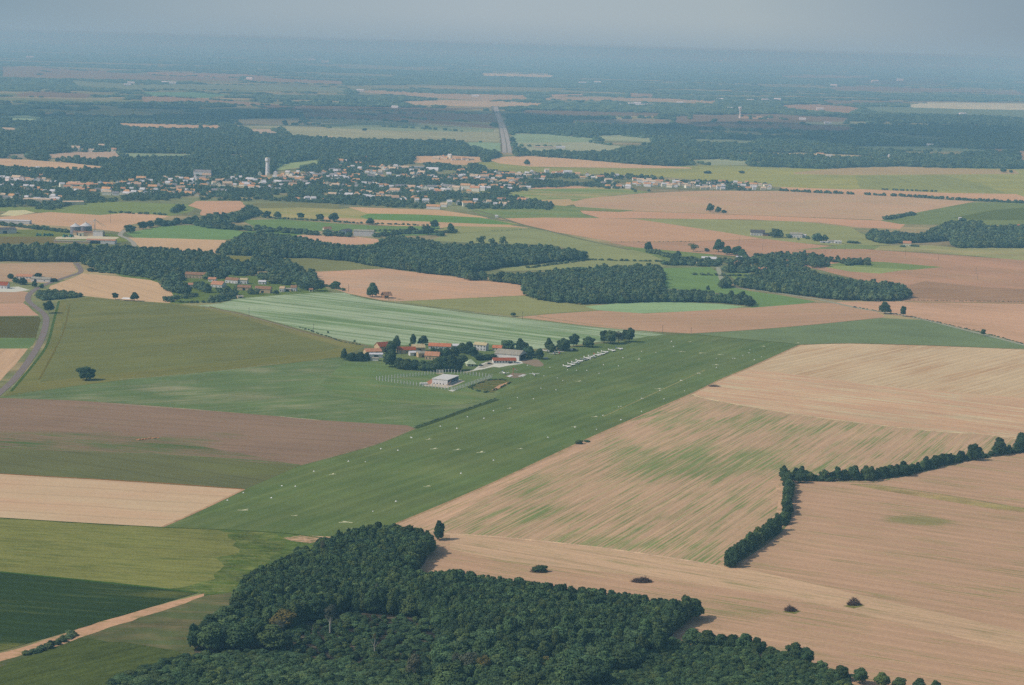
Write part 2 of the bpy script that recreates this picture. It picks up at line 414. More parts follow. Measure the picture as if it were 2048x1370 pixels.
F_("stubble_strip", [(1560,374),(1700,379),(1720,378),(1900,386),(2032,388),(2062,398),(2048,402),(1900,399),(1720,389),(1570,384)], (186,156,136), 'soil', ((1560,379),(2040,396)))
F_("stubble_field", [(1140,404),(1180,396),(1290,386),(1420,381),(1560,382),(1720,389),(1840,396),(1950,403),(1900,414),(1830,426),(1760,441),(1740,439),(1500,430),(1300,424),(1160,420)], (176,154,138), 'soil', ((1300,390),(1900,402)), c2=(168,156,136), amt=.45)
F_("stubble_field", [(1140,420),(1300,424),(1500,430),(1760,441),(1810,449),(1800,458),(1720,455),(1640,445),(1500,439),(1200,436)], (184,152,134), 'soil', ((1160,425),(1800,445)))
F_("crop_field", [(1760,441),(1830,426),(1940,405),(2060,404),(2060,450),(1900,450),(1800,448)], (112,138,116), 'crop', ((1800,440),(2048,408)))
F_("crop_field", [(1900,436),(1990,420),(2060,414),(2060,440),(1960,440)], (96,124,108), 'crop')
F_("pasture", [(1000,372),(1180,374),(1260,378),(1300,384),(1180,396),(1140,404),(1000,404),(940,398),(960,382)], (118,148,118), 'grass', c2=(160,156,128), amt=.45, p2=70)
F_("stubble_strip", [(994,372),(1060,370),(1160,373),(1180,376),(1070,378),(1010,378)], (188,154,138), 'soil')
F_("stubble_strip", [(1040,401),(1140,398),(1150,408),(1130,412),(1050,408)], (172,156,130), 'soil')
F_("pasture", [(930,415),(1010,402),(1130,412),(1270,421),(1240,424),(1160,421),(1170,430),(1200,436),(1090,436),(1000,436),(960,428)], (112,142,114), 'grass', c2=(130,142,116), amt=.4)
F_("stubble_field", [(995,437),(1090,435),(1200,436),(1290,438),(1400,456),(1520,474),(1532,478),(1380,483),(1230,484),(1110,464),(1050,450)], (182,152,132), 'soil', ((1000,440),(1500,476)))
F_("crop_field", [(1270,438),(1400,438),(1600,443),(1700,454),(1742,478),(1780,490),(1700,492),(1620,488),(1530,478),(1440,463),(1340,448)], (136,150,118), 'crop', ((1300,440),(1700,456)))
F_("ploughed_field", [(1215,484),(1380,483),(1532,478),(1620,488),(1750,500),(1900,510),(2100,524),(2100,612),(2048,606),(1800,602),(1826,590),(1720,560),(1600,530),(1470,512),(1380,505),(1330,500),(1270,495)], (172,142,126), 'plow', ((1500,500),(2040,560)), c2=(158,138,122), amt=.45, p2=120)
F_("pasture", [(1740,492),(1860,490),(1910,495),(2100,494),(2100,526),(1950,512),(1840,504),(1750,500)], (138,150,118), 'grass', ((1740,495),(2048,510)), c2=(150,150,122), amt=.5)
F_("pasture", [(1590,500),(1700,488),(1760,492),(1750,498),(1640,498)], (118,142,112), 'grass')
F_("ploughed_field", [(1800,575),(1850,562),(1960,574),(2100,580),(2100,606),(1990,604),(1820,596)], (150,130,116), 'plow', ((1810,590),(2048,582)))
F_("crop_field", [(1650,530),(1700,522),(1770,524),(1886,534),(1820,540),(1700,534)], (112,140,106), 'crop', ((1650,530),(1880,534)))
F_("crop_field", [(1636,531),(1700,532),(1815,539),(1760,547),(1700,543)], (134,156,114), 'crop', ((1650,533),(1800,543)))
F_("pasture", [(1180,496),(1260,494),(1330,500),(1420,508),(1440,520),(1330,532),(1280,520)], (110,138,106), 'grass')
F_("crop_field", [(860,482),(900,466),(960,458),(1050,455),(1110,464),(1215,488),(1300,508),(1345,528),(1320,536),(1180,536),(1060,541),(1010,542),(990,536),(1100,527),(1178,518),(1176,506),(1100,490),(960,486)], (132,148,116), 'crop', ((880,480),(1290,515)))
F_("crop_field", [(1326,536),(1420,534),(1436,545),(1446,570),(1500,582),(1560,590),(1632,603),(1590,610),(1500,616),(1505,606),(1480,592),(1400,582),(1328,577)], (104,142,104), 'crop', ((1330,560),(1600,605)))
F_("pasture", [(1450,545),(1530,548),(1540,554),(1470,558)], (110,140,104), 'grass')
# ---- left of centre, behind the village
F_("crop_field", [(-60,410),(0,413),(120,416),(180,404),(260,404),(400,410),(380,424),(330,434),(200,430),(60,424),(-60,420)], (116,142,112), 'crop', ((0,415),(380,412)))
F_("stubble_field", [(-60,438),(0,434),(100,424),(200,430),(260,425),(340,432),(300,442),(250,452),(240,464),(170,455),(60,448),(-60,446)], (190,158,136), 'soil', ((0,436),(330,434)))
F_("stubble_field", [(376,411),(392,402),(480,402),(492,412),(480,420),(430,432),(400,430),(404,420)], (184,154,136), 'soil')
F_("crop_field", [(490,412),(510,406),(680,406),(676,417),(560,416),(500,415)], (118,132,114), 'crop', ((500,410),(670,412)))
F_("crop_field", [(500,417),(600,415),(680,418),(720,414),(860,424),(962,436),(1040,448),(1000,452),(900,450),(700,446),(560,434),(520,432)], (154,154,120), 'crop', ((520,420),(1000,448)), c2=(134,150,112), amt=.5, p2=50)
F_("stubble_field", [(696,414),(770,416),(880,420),(960,432),(980,437),(900,434),(740,428)], (186,160,134), 'soil', ((700,417),(960,432)))
F_("crop_field", [(720,433),(738,427),(840,429),(960,435),(1034,449),(960,448),(840,443),(740,440)], (100,144,108), 'crop', ((730,433),(1020,446)))
F_("stubble_strip", [(640,434),(720,438),(850,443),(1020,450),(1060,456),(900,458),(760,450),(650,442)], (180,156,132), 'soil', ((700,441),(1040,453)))
F_("crop_field", [(860,462),(900,452),(1050,455),(900,468)], (134,148,116), 'crop')
F_("pasture", [(480,440),(560,438),(660,446),(760,452),(880,452),(872,470),(800,472),(740,462),(600,462),(520,458)], (104,140,110), 'grass', ((500,444),(880,452)))
F_("pasture", [(-60,462),(0,460),(120,458),(240,470),(260,482),(200,490),(0,486),(-60,486)], (112,132,100), 'grass', c2=(96,124,92), amt=.5)
F_("ploughed_field", [(-60,474),(0,473),(110,474),(120,486),(-60,489)], (116,120,102), 'plow')
F_("crop_field", [(252,466),(320,453),(380,450),(440,455),(494,464),(480,476),(440,480),(270,476)], (106,146,112), 'crop', ((270,470),(480,464)))
F_("stubble_field", [(255,475),(350,477),(452,480),(446,498),(430,508),(330,500),(280,494)], (192,162,136), 'soil', ((260,480),(440,494)))
F_("crop_field", [(480,462),(560,461),(606,469),(570,474),(500,474)], (100,138,104), 'crop')
F_("stubble_field", [(566,476),(600,470),(700,472),(756,478),(758,487),(700,490),(600,482)], (184,154,136), 'soil')
F_("crop_field", [(402,514),(480,512),(560,516),(600,516),(570,522),(540,530),(420,524)], (118,128,96), 'crop')
F_("crop_field", [(530,522),(560,518),(620,516),(700,522),(762,532),(775,538),(700,539),(610,544),(560,540)], (118,132,106), 'crop', ((540,528),(760,534)))
F_("pasture", [(190,530),(260,530),(400,545),(640,560),(660,585),(560,592),(470,596),(360,608),(330,604),(340,575),(250,556)], (96,124,92), 'grass')
F_("crop_field", [(186,535),(230,531),(290,540),(320,548),(240,550)], (98,132,92), 'crop')
F_("stubble_field", [(145,556),(165,547),(230,552),(300,560),(338,572),(346,590),(360,596),(332,608),(260,602),(170,592),(96,580),(100,572)], (198,162,134), 'soil', ((160,552),(330,600)))
F_("stubble_field", [(-60,527),(0,527),(80,526),(146,525),(154,540),(140,550),(100,566),(-60,560)], (170,150,130), 'soil', ((0,530),(140,540)))
F_("stubble_field", [(-60,581),(20,579),(56,584),(54,596),(46,606),(-60,605)], (170,144,126), 'soil')
F_("stubble_field", [(-60,607),(46,606),(56,612),(78,631),(-60,633)], (180,148,130), 'soil')
F_("crop_field", [(-60,633),(78,633),(82,640),(72,676),(-60,675)], (92,104,86), 'crop', ((0,640),(60,640)))
F_("pasture", [(-60,676),(72,676),(66,690),(56,698),(-60,696)], (98,130,96), 'grass')
F_("stubble_field", [(-60,697),(56,697),(30,730),(0,762),(-60,800)], (186,158,130), 'stub', ((0,750),(50,700)))
F_("stubble_field", [(606,544),(700,540),(775,537),(860,548),(960,560),(1050,570),(1056,591),(1000,594),(900,599),(800,602),(762,600),(700,588),(652,572),(640,556)], (186,154,132), 'soil', ((640,550),(1050,580)), c2=(174,152,134), amt=.5, p2=70)
F_("crop_field", [(800,603),(900,598),(1050,591),(1060,596),(1150,607),(1232,612),(1200,620),(1100,626),(1050,632),(1010,630),(860,612)], (132,144,108), 'crop', ((840,605),(1200,616)))
F_("crop_field", [(1170,613),(1240,606),(1330,603),(1440,608),(1490,613),(1440,620),(1340,624),(1270,627),(1195,620)], (132,168,130), 'crop', ((1180,614),(1480,615)))
F_("stubble_field", [(1040,634),(1100,628),(1200,621),(1290,627),(1400,621),(1510,615),(1620,606),(1690,606),(1740,618),(1770,632),(1760,637),(1600,652),(1500,660),(1385,667),(1260,660),(1180,652),(1100,642)], (174,146,126), 'soil', ((1060,634),(1700,622)), c2=(166,144,122), amt=.4)
F_("stubble_field", [(1670,604),(1800,603),(1900,604),(2100,608),(2100,700),(2048,688),(1960,664),(1850,640),(1770,627),(1710,614)], (186,154,132), 'soil', ((1700,608),(2048,640)), c2=(168,142,122), amt=.35, p2=70)
F_("meadow", [(1385,667),(1500,660),(1600,652),(1760,636),(1850,640),(1940,664),(2048,690),(2100,704),(2100,715),(2048,700),(1900,692),(1750,688),(1600,690),(1560,684),(1480,677)], (106,132,106), 'grass', ((1400,672),(2000,690)), row=9.)
# ---- the striped pale green field behind the farm
F_("striped_green_field", [(395,611),(440,607),(475,597),(560,590),(640,585),(690,586),(745,600),(850,613),(940,624),(1040,636),(1110,644),(1190,654),(1300,664),(1335,668),(1280,676),(1210,682),(1120,694),(1000,704),(800,704),(740,691),(655,673),(560,646),(480,624)], (146,170,144), 'crop', ((480,606),(1000,668)), c2=(108,142,110), amt=.50, p2=60, streak=.08, width=6., stretch=40, tram=0, edge=.14, row=34., ramp=.05, lines=(11., 260.))
F_("maize_field", [(120,601),(180,594),(240,600),(340,606),(400,613),(480,627),(560,650),(650,676),(730,692),(710,702),(690,714),(560,730),(400,746),(240,762),(100,780),(0,797),(20,782),(60,735),(92,690),(108,640)], (118,126,92), 'crop', ((120,780),(600,725)), streak=.06, c2=(108,122,90), amt=.45)
F_("maize_field", [(134,606),(180,597),(250,602),(345,608),(420,621),(520,646),(620,676),(690,694),(640,704),(520,716),(380,732),(200,750),(80,764),(112,700),(124,650)], (108,123,94), 'crop', ((180,740),(600,706)), c2=(120,130,94), amt=.36, p2=50, fine=.12, streak=.09)
F_("stubble_strip", [(420,612),(520,638),(620,664),(700,686),(715,692),(690,696),(600,672),(500,640),(410,618)], (120,128,96), 'crop', ((420,614),(700,690)))
# ---- the aerodrome and the fields round it
F_("pasture", [(-60,806),(0,794),(100,779),(240,761),(400,745),(560,729),(690,713),(740,718),(900,735),(1030,760),(1030,790),(1000,802),(900,840),(828,860),(700,846),(500,828),(320,812),(150,800),(0,797)], (96,125,94), 'grass', ((100,790),(700,750)), c2=(134,142,116), amt=.22, p2=14, edge=.2, hot=[(320,778,90,10,.18),(460,794,140,10,.14),(520,740,40,6,.2),(640,742,60,6,.1),(600,815,80,6,.12),(260,800,300,5,.08)])
F_("aerodrome_grass", [(325,1055),(400,1022),(488,978),(600,930),(760,880),(828,857),(995,799),(960,790),(900,788),(700,760),(690,735),(700,715),(780,690),(1000,690),(1060,705),(1110,700),(1170,690),(1230,684),(1300,672),(1385,667),(1480,677),(1560,684),(1602,689),(1500,735),(1440,760),(1385,787),(1300,825),(1240,850),(1150,890),(1000,960),(880,1012),(790,1049),(800,1090),(640,1100),(560,1068),(480,1062)], (90,119,87), 'grass', ((600,1000),(1560,690)), row=14., ramp=.04, c2=(106,126,92), amt=.48, p2=45, width=4, stretch=40, edge=.2)
F_("pasture", [(690,722),(760,724),(880,742),(985,752),(1025,768),(1000,786),(985,800),(940,806),(900,812),(700,800),(640,770)], (98,130,94), 'grass', ((700,780),(950,800)), c2=(116,134,100), amt=.4, p2=22)
F_("ploughed_field", [(-60,796),(0,796),(150,801),(320,813),(500,828),(650,841),(815,851),(832,857),(760,886),(680,908),(600,931),(520,925),(400,914),(200,905),(0,896),(-60,894)], (136,120,108), 'plow', ((0,800),(800,856)), streak=.12, width=4, c2=(96,120,88), amt=.02, edge=.2, p2=14, hot=[(60,880,200,20,.22),(330,885,110,14,.26),(200,870,90,8,.12),(440,872,60,8,.12)])
F_("green_strip_of_weeds", [(-60,868),(60,868),(180,872),(300,878),(400,892),(480,906),(600,931),(400,915),(200,905),(-60,895)], (126,116,102), 'plow', ((0,880),(600,928)), c2=(82,114,82), amt=.34, p2=10, tram=0, edge=.2, hot=[(300,895,150,10,.12),(90,890,120,8,.1)], lines=(3., 60.))
F_("olive_crop_field", [(-60,893),(0,896),(200,905),(400,914),(520,925),(602,930),(545,955),(488,979),(300,966),(0,948),(-60,944)], (101,113,88), 'crop', ((0,900),(500,975)), c2=(104,118,86), amt=.35, hot=[(500,943,60,8,.1)])
F_("stubble_field", [(-60,945),(0,948),(160,957),(330,967),(488,979),(440,1002),(380,1030),(325,1054),(160,1045),(0,1035),(-60,1032)], (200,168,138), 'soil', ((0,960),(480,985)), c2=(190,152,126), amt=.30, p2=30, edge=.3)
F_("sunflower_field", [(-60,1032),(0,1036),(160,1046),(325,1055),(430,1058),(520,1064),(545,1090),(520,1120),(480,1160),(430,1184),(380,1184),(200,1163),(0,1144),(-60,1138)], (122,131,82), 'crop', ((0,1050),(480,1080)), c2=(96,114,74), amt=.30, p2=9, fine=.26, fsize=1.0, edge=.2, lines=(2.2, 22.), hot=[(60,1088,60,8,.1)], rag=2.5)
F_("rough_grass", [(430,1058),(560,1066),(650,1078),(760,1060),(700,1120),(560,1180),(480,1195),(405,1190),(470,1160),(500,1120),(530,1090)], (76,106,70), 'rough', c2=(104,122,80), amt=.40, p2=5, edge=.2, rag=7)
F_("rough_grass", [(455,1068),(500,1062),(545,1066),(575,1080),(560,1100),(530,1128),(500,1150),(470,1172),(430,1188),(385,1186),(330,1178),(400,1165),(440,1140),(430,1115),(480,1098)], (78,106,68), 'rough', c2=(114,126,82), amt=.46, p2=4, fine=.34, streak=.1, edge=.16, rag=7)
F_("bare_patch", [(566,1076),(600,1071),(664,1073),(650,1080),(620,1086),(585,1082)], (104,118,80), "rough", c2=(196,160,130), amt=.62, p2=2.2, edge=.06, rag=5)
F_("maize_field", [(-60,1140),(0,1144),(200,1164),(330,1178),(395,1186),(300,1214),(200,1244),(100,1274),(0,1302),(-60,1322)], (54,82,58), 'crop', ((0,1160),(380,1186)), fine=.18, row=9., ramp=.10, streak=.12, c2=(100,112,72), amt=.02, hot=[(60,1298,120,10,.3),(330,1190,60,8,.16)], edge=.2)
F_("fallow_land", [(-60,1345),(100,1288),(200,1258),(300,1226),(408,1192),(480,1180),(560,1200),(520,1280),(400,1320),(300,1310),(180,1285),(100,1310),(-60,1370)], (86,104,76), 'rough', c2=(112,110,86), amt=.45, p2=16, fine=.14, rag=3)
F_("sunflower_field", [(-200,1420),(0,1335),(70,1308),(150,1276),(250,1284),(320,1296),(400,1312),(520,1420),(500,1600),(-200,1600)], (82,102,68), 'crop', ((0,1380),(300,1300)), c2=(62,84,52), amt=.42, p2=4, fine=.3, fsize=1.1, edge=.2, rag=2.5)
F_("dirt_track", [(408,1187),(408,1192),(370,1207),(300,1229),(200,1262),(100,1296),(50,1308),(-40,1334),(-60,1322),(0,1306),(60,1290),(140,1264),(220,1238),(300,1215),(370,1197)], (184,148,120), 'rough', fine=.1, patch=.1, c2=(140,128,92), amt=.34, p2=3, rag=1.6)
F_("stubble_field", [(1385,787),(1440,760),(1500,735),(1602,689),(1700,687),(1850,691),(2100,700),(2100,890),(1960,870),(1850,861),(1600,830),(1420,799)], (194,170,140), 'stub', ((1560,760),(1800,704)), c2=(176,150,122), amt=.34, p2=40, streak=.08, width=1.4, stretch=120, row=9., ramp=.06, tram=0, edge=.14, lines=(3.0, 160.))
F_("stubble_field", [(1500,737),(1600,750),(1800,775),(1950,788),(2100,800),(2100,880),(1960,868),(1850,861),(1600,830),(1420,799),(1385,787),(1440,762)], (188,156,130), 'stub', ((1420,790),(2000,862)), c2=(204,178,146), amt=.36, p2=14, streak=.12, edge=.14, lines=(3.5, 130.))
F_("weedy_stubble_field", [(1385,788),(1420,799),(1600,830),(1850,861),(1960,868),(2100,888),(2100,920),(1950,925),(1750,965),(1590,960),(1580,1040),(1540,1080),(1450,1140),(1400,1126),(1200,1096),(1000,1075),(890,1068),(780,1062),(790,1048),(880,1012),(1000,960),(1150,890),(1240,850),(1300,825)], (178,152,126), 'stub', ((950,1040),(1280,880)), c2=(116,137,95), amt=.35, p2=26, streak=.12, width=1.2, stretch=130, edge=.15, row=7.5, ramp=.06, tram=0, lines=(1.3, 80.), hot=[(1370,925,190,36,.14),(1250,1085,190,18,.10),(1060,1030,120,20,.06),(1260,840,110,22,.08),(1520,890,120,36,.06),(1040,985,120,16,.06),(900,1050,90,14,.06),(1450,850,200,18,.05)])
F_("stubble_field", [(790,1048),(860,1018),(1000,960),(1150,890),(1250,846),(1330,826),(1250,862),(1100,930),(960,1000),(860,1060)], (186,156,130), 'stub', ((900,1010),(1200,880)), c2=(150,142,106), amt=.24, p2=12, streak=.14, edge=.12, lines=(1.8, 70.))
F_("stubble_field", [(780,1062),(890,1068),(1000,1075),(1200,1096),(1400,1126),(1450,1140),(1540,1085),(1585,1040),(1585,962),(1750,966),(1850,945),(1960,920),(2150,890),(2300,1600),(700,1600),(700,1200),(760,1120)], (177,147,122), 'stub', ((1000,1110),(2000,1270)), c2=(138,136,98), amt=.19, p2=20, streak=.12, width=1.3, stretch=120, tram=0, row=13., ramp=.06, edge=.12, lines=(1.5, 50.), hot=[(1400,1215,200,30,.07),(1830,1041,75,10,.4),(1500,1225,120,10,.06)])
F_("stubble_field", [(1400,1127),(1470,1132),(1700,1185),(1900,1230),(2150,1290),(2150,1340),(1900,1270),(1600,1200),(1350,1160),(1000,1120),(900,1098),(900,1068),(1200,1096)], (188,160,130), 'stub', ((1000,1096),(1900,1250)), c2=(150,142,106), amt=.22, p2=10, streak=.12, edge=.12, lines=(1.4, 40.))
F_("grass_track", [(1700,968),(1760,973),(1900,993),(2000,1010),(2100,1022),(2100,1030),(1990,1018),(1880,1000),(1760,980)], (146,140,100), 'rough', c2=(166,144,110), amt=.4)

# ---- roads, tracks and paved ground
ASPH = albedo((142, 142, 140), 90, 660); 
def rmat(name, rgb, x, y): return mat(name, albedo(rgb, x, y), rough=1, spec=0, var=.07, scale=.3)
strip("road", [(-420,1060),(-150,910),(-40,820),(0,785),(30,757),(60,718),(82,680),(92,645),(88,628),(68,612),(56,600),(60,587),(78,575),(110,562),(140,552),(160,545),(160,536),(152,526)], 6.2, rmat("asphalt", (122,122,126), 90, 680))
strip("road", [(170,520),(230,512),(262,500),(268,488),(255,477),(240,470),(250,460)], 7.0, rmat("asphalt_far", (146,152,148), 250, 480))
strip("road", [(936,416),(985,430),(1040,448),(1090,460),(1160,478),(1215,490),(1260,500)], 7.0, rmat("asphalt_b", (112,126,116), 1080, 455))
strip("road", [(1436,534),(1440,550),(1448,566),(1470,575),(1540,584),(1620,596),(1670,606),(1720,617),(1790,628),(1850,640),(1930,660),(1990,675),(2048,690),(2140,714)], 6.0, rmat("asphalt_c", (140,152,140), 1600, 600))
strip("path", [(408,613),(480,628),(560,650),(650,675),(735,692)], 3.5, rmat("gravel_track", (134,132,120), 560, 650))
strip("path", [(700,588),(760,601),(850,613),(940,626),(1040,637),(1110,645),(1190,655),(1300,666),(1385,668)], 3.0, rmat("grass_path", (110,124,98), 900, 620))
strip("ditch", [(830,857),(880,840),(940,818),(996,799)], 4.5, rmat("ditch_grass", (66,92,70), 900, 830))
strip("path", [(930,745),(960,738),(1000,731),(1024,722),(1040,716)], 4.0, rmat("concrete_path", (150,156,140), 960, 738))
for pp in ([(1290,705),(1500,475)],): pass
strip("path", [(1030,461),(930,466),(860,474)], 3, rmat("hedge_foot", (100,124,98), 950, 465))
strip("path", [(1160,420),(1300,423),(1420,427),(1600,434),(1760,441)], 4, rmat("field_edge", (112,122,106), 1400, 426))
strip("path", [(1200,484),(1380,483),(1532,478)], 4, rmat("field_edge_b", (124,124,104), 1400, 482))
strip("path", [(1810,604),(1960,606),(2060,607)], 4, rmat("field_edge_c", (118,126,100), 1900, 605))
# motorway, two carriageways on a wide verge
sheet("verge", [(1002,304),(1026,304),(1022,280),(1014,255),(1006,238),(998,212),(982,212),(988,235),(998,262)], field_mat("verge", albedo((112,134,128), 1010, 270), patch=.2, psize=60), z=.5)
strip("motorway", [(1009,306),(1008,290),(1005,270),(999,245),(992,225),(988,213)], 11.0, rmat("motorway_asphalt", (146,158,168), 1010, 270), z=.6)
strip("motorway", [(1020,306),(1017,288),(1013,270),(1005,245),(997,225),(993,213)], 11.0, rmat("motorway_asphalt", (146,158,168), 1010, 270), z=.6)
EDG = [([(0,796),(150,801),(320,813),(500,828),(650,841),(815,851)], 2.2, (112,126,96)), ([(200,806),(360,817),(420,822)], 1.4, (156,150,128)), ([(560,833),(640,841)], 1.4, (160,156,132)), ([(0,948),(160,957),(330,967),(488,979)], 1.6, (150,100,74)), ([(488,979),(440,1002),(380,1030),(325,1054)], 2.0, (176,146,118)),
 ([(0,1036),(160,1046),(325,1055),(430,1059),(560,1066),(640,1076)], 1.8, (70,96,60)), ([(0,1144),(200,1164),(330,1178),(395,1186)], 2.2, (64,100,58)), ([(0,893),(200,904),(400,914),(600,930)], 1.6, (92,122,84)), ([(600,931),(700,904),(760,886),(828,858)], 2.0, (130,122,104)),
 ([(790,1049),(880,1012),(1000,960),(1150,890),(1240,850),(1385,787),(1440,760),(1500,735),(1600,690)], 2.2, (160,138,112)), ([(1385,788),(1420,799),(1600,830),(1850,861),(1960,868)], 3., (200,172,138)), ([(1600,690),(1700,687),(1850,691),(2048,699)], 2.5, (108,104,88)),
 ([(890,1068),(1000,1075),(1200,1096),(1400,1126),(1450,1139)], 3., (196,164,134)), ([(25,788),(100,779),(240,761),(400,745),(560,729),(690,713)], 2.2, (98,120,92)), ([(240,759),(330,752),(430,743),(560,727)], 1.2, (140,152,124)), ([(118,602),(108,640),(94,690),(62,735),(22,783)], 2.6, (76,108,74)), ([(140,608),(128,660),(110,700),(78,760)], 1.6, (104,110,78)),
 ([(405,612),(480,627),(560,649),(650,675),(735,692)], 1.2, (86,96,80)), ([(1070,632),(1190,650),(1330,666)], 2., (120,128,108)), ([(1385,667),(1500,660),(1620,650),(1760,636)], 2., (120,118,100)), ([(620,545),(700,540),(775,537)], 2.5, (122,120,98)), ([(800,603),(900,598),(1050,591)], 2.5, (120,128,100)), ([(700,590),(760,602),(850,614),(1040,637)], 1.6, (86,104,82)),
 ([(1590,960),(1584,1000),(1586,1040),(1560,1072),(1470,1140)], 3., (186,152,124)), ([(1545,962),(1560,985),(1556,1030),(1530,1066),(1440,1122)], 3., (184,156,128)), ([(1700,969),(1760,972),(1900,992),(2048,1018)], 2.2, (132,134,96)), ([(1386,669),(1480,678),(1560,685),(1600,690)], 2., (92,112,82))]
for px, w_, c_ in EDG:
    mx_ = px[len(px) // 2]
    strip("field_edge", px, w_, field_mat("field_edge", albedo(c_, *mx_), streak=.1, patch=.25, psize=9, fine=.3, fsize=1.2))
# worn and mown marks on the strip
strip("worn_track", [(1205,834),(1290,795),(1410,740)], 1.4, field_mat("worn_turf", albedo((128,136,100), 1280, 800), patch=.3, psize=10, fine=.3))
# aerodrome yard
sheet("yard", [(944,742),(968,738),(985,733),(998,735),(1018,731),(1040,728),(1052,725),(1060,720),(1030,716),(985,722),(972,724),(962,728)], rmat("yard_gravel", (196,196,182), 1000, 730))
sheet("yard", [(955,736),(978,722),(992,716),(1004,716),(992,724),(985,730),(968,736)], rmat("yard_tarmac", (150,154,146), 980, 726))
sheet("apron", [(1040,720),(1052,719),(1076,719),(1084,725),(1088,730),(1082,733),(1070,733),(1058,729),(1046,726)], rmat("apron_tarmac", (134,128,118), 1065, 725))
sheet("signal_area", [(1010,753),(1024,746),(1052,747),(1044,754),(1030,756)], rmat("signal_area", (126,122,112), 1030, 751))
# ------------------------------------------------------------------ trees
def foliage_mat(name, col, var=.36, hue=.10, tint=(1.2, 1.02, .85)):
    m = bpy.data.materials.new(name); m.use_nodes = True; t = m.node_tree
    b = t.nodes['Principled BSDF']; b.inputs['Roughness'].default_value = .8; b.inputs['Specular IOR Level'].default_value = .15
    oi = N(t, 'ShaderNodeObjectInfo'); g = N(t, 'ShaderNodeNewGeometry')
    tx = N(t, 'ShaderNodeTexCoord')
    a = rng(t, oi.outputs['Random'], 0, 1, 1 - var, 1 + var)
    c = rng(t, g.outputs['Random Per Island'], 0, 1, .72, 1.28)
    s = math_node(t, 'MULTIPLY', a, c)
    hx = math_node(t, 'FRACT', math_node(t, 'MULTIPLY', oi.outputs['Random'], 7.13))
    mx = N(t, 'ShaderNodeMix'); mx.data_type = 'RGBA'; L(t, math_node(t, 'MULTIPLY', math_node(t, 'POWER', hx, 2.5), 1.0), mx.inputs[0])
    mx.inputs[6].default_value = (*col, 1); mx.inputs[7].default_value = (col[0] * tint[0] * 1.25, col[1] * tint[1] * 1.12, col[2] * tint[2], 1)
    mu = N(t, 'ShaderNodeVectorMath', operation='SCALE'); L(t, mx.outputs[2], mu.inputs[0]); L(t, s, mu.inputs['Scale'])
    L(t, mu.outputs[0], b.inputs['Base Color'])
    return m
LEAF = foliage_mat("broadleaf_foliage", (.058, .104, .038))
LEAF_DARK = foliage_mat("dark_foliage", (.042, .080, .032))
LEAF_LIGHT = foliage_mat("light_foliage", (.066, .118, .048))
LEAF_GREY = foliage_mat("grey_foliage", (.085, .098, .062), var=.2)
LEAF_RUST = foliage_mat("turning_foliage", (.095, .102, .034), var=.15)
LEAF_DRY = foliage_mat("dry_twigs", (.085, .068, .052), var=.15)
LEAF_FAR = foliage_mat("wood_foliage", (.076, .126, .058), var=.4)
BARK = mat("bark", (.12, .10, .08), var=.25, scale=3)
PALEBARK = mat("pale_bark", (.34, .32, .27), var=.2, scale=2)

def leaf_mesh(name, seed, n, leaf, lobes, m, flat=1.0, spread=.55, low=.12, quad=True, core=.0):
    """crown of unit radius standing from z=0 up to about 2*flat: many leaf clumps over and inside several boughs"""
    R = np.random.RandomState(seed)
    cs = [(0, 0, .95 * flat, .70), (0, 0, .50 * flat, .66)]
    for i in range(lobes):
        a = 6.283 * (i + R.rand() * .7) / lobes; r = spread * (.6 + .5 * R.rand()); z = flat * (.35 + 1.1 * R.rand())
        cs.append((r * math.cos(a), r * math.sin(a), z, .34 + .2 * R.rand()))
    cs.append((.1 * R.randn(), .1 * R.randn(), 1.55 * flat, .42))
    C = np.array(cs); wts = C[:, 3] ** 2; wts /= wts.sum()
    k = R.choice(len(C), n, p=wts)
    d = R.randn(n, 3); d /= np.linalg.norm(d, axis=1)[:, None]
    d[:, 2] = np.where(d[:, 2] < -.5, -d[:, 2], d[:, 2])
    rad = C[k, 3] * (.62 + .50 * R.rand(n) ** .7)
    p = C[k, :3] + d * rad[:, None] * np.array([1, 1, .8 * max(flat, .6)])
    p[:, 2] = np.maximum(p[:, 2], low * R.rand(n))
    nr = d + R.randn(n, 3) * .55 + np.array([0, 0, .25]); nr /= np.linalg.norm(nr, axis=1)[:, None]
    up = R.randn(n, 3); u = np.cross(nr, up); u /= np.linalg.norm(u, axis=1)[:, None]; v = np.cross(nr, u)
    s = leaf * (.6 + .8 * R.rand(n))[:, None]
    b = nr * s * .25
    A = p - u * s - v * s * .7 - b; B = p + u * s * .9 - v * s * .8 - b; D = p + u * s * .4 + v * s - b; E = p - u * s * .7 + v * s * .6 - b; M = p + b
    V = np.stack([A, B, D, E, M], 1).reshape(-1, 3)
    i0 = np.arange(n) * 5
    Fc = np.stack([i0, i0 + 1, i0 + 4, i0 + 1, i0 + 2, i0 + 4, i0 + 2, i0 + 3, i0 + 4, i0 + 3, i0, i0 + 4], 1).reshape(-1, 3)
    me = bpy.data.meshes.new(name); me.from_pydata(V.tolist(), [], Fc.tolist()); me.materials.append(m); me.update()
    return me
def lump_mesh(name, seed, m, flat=1.0, sub=3, amp=.2):
    R = random.Random(seed); bm = bmesh.new(); bmesh.ops.create_icosphere(bm, subdivisions=sub, radius=1)
    from mathutils import noise as mn
    for v in bm.verts:
        q = v.co * 1.9 + Vector((seed * 3.1, seed, 0)); k = 1 + amp * 2 * mn.noise(q) + amp * mn.noise(q * 2.7)
        k *= 1 + R.uniform(-.06, .06)
        v.co = Vector((v.co.x * k, v.co.y * k, (v.co.z * k + 1) * flat))
        if v.co.z < 0.02: v.co.z = 0
    me = bpy.data.meshes.new(name); bm.to_mesh(me); bm.free(); me.materials.append(m); return me
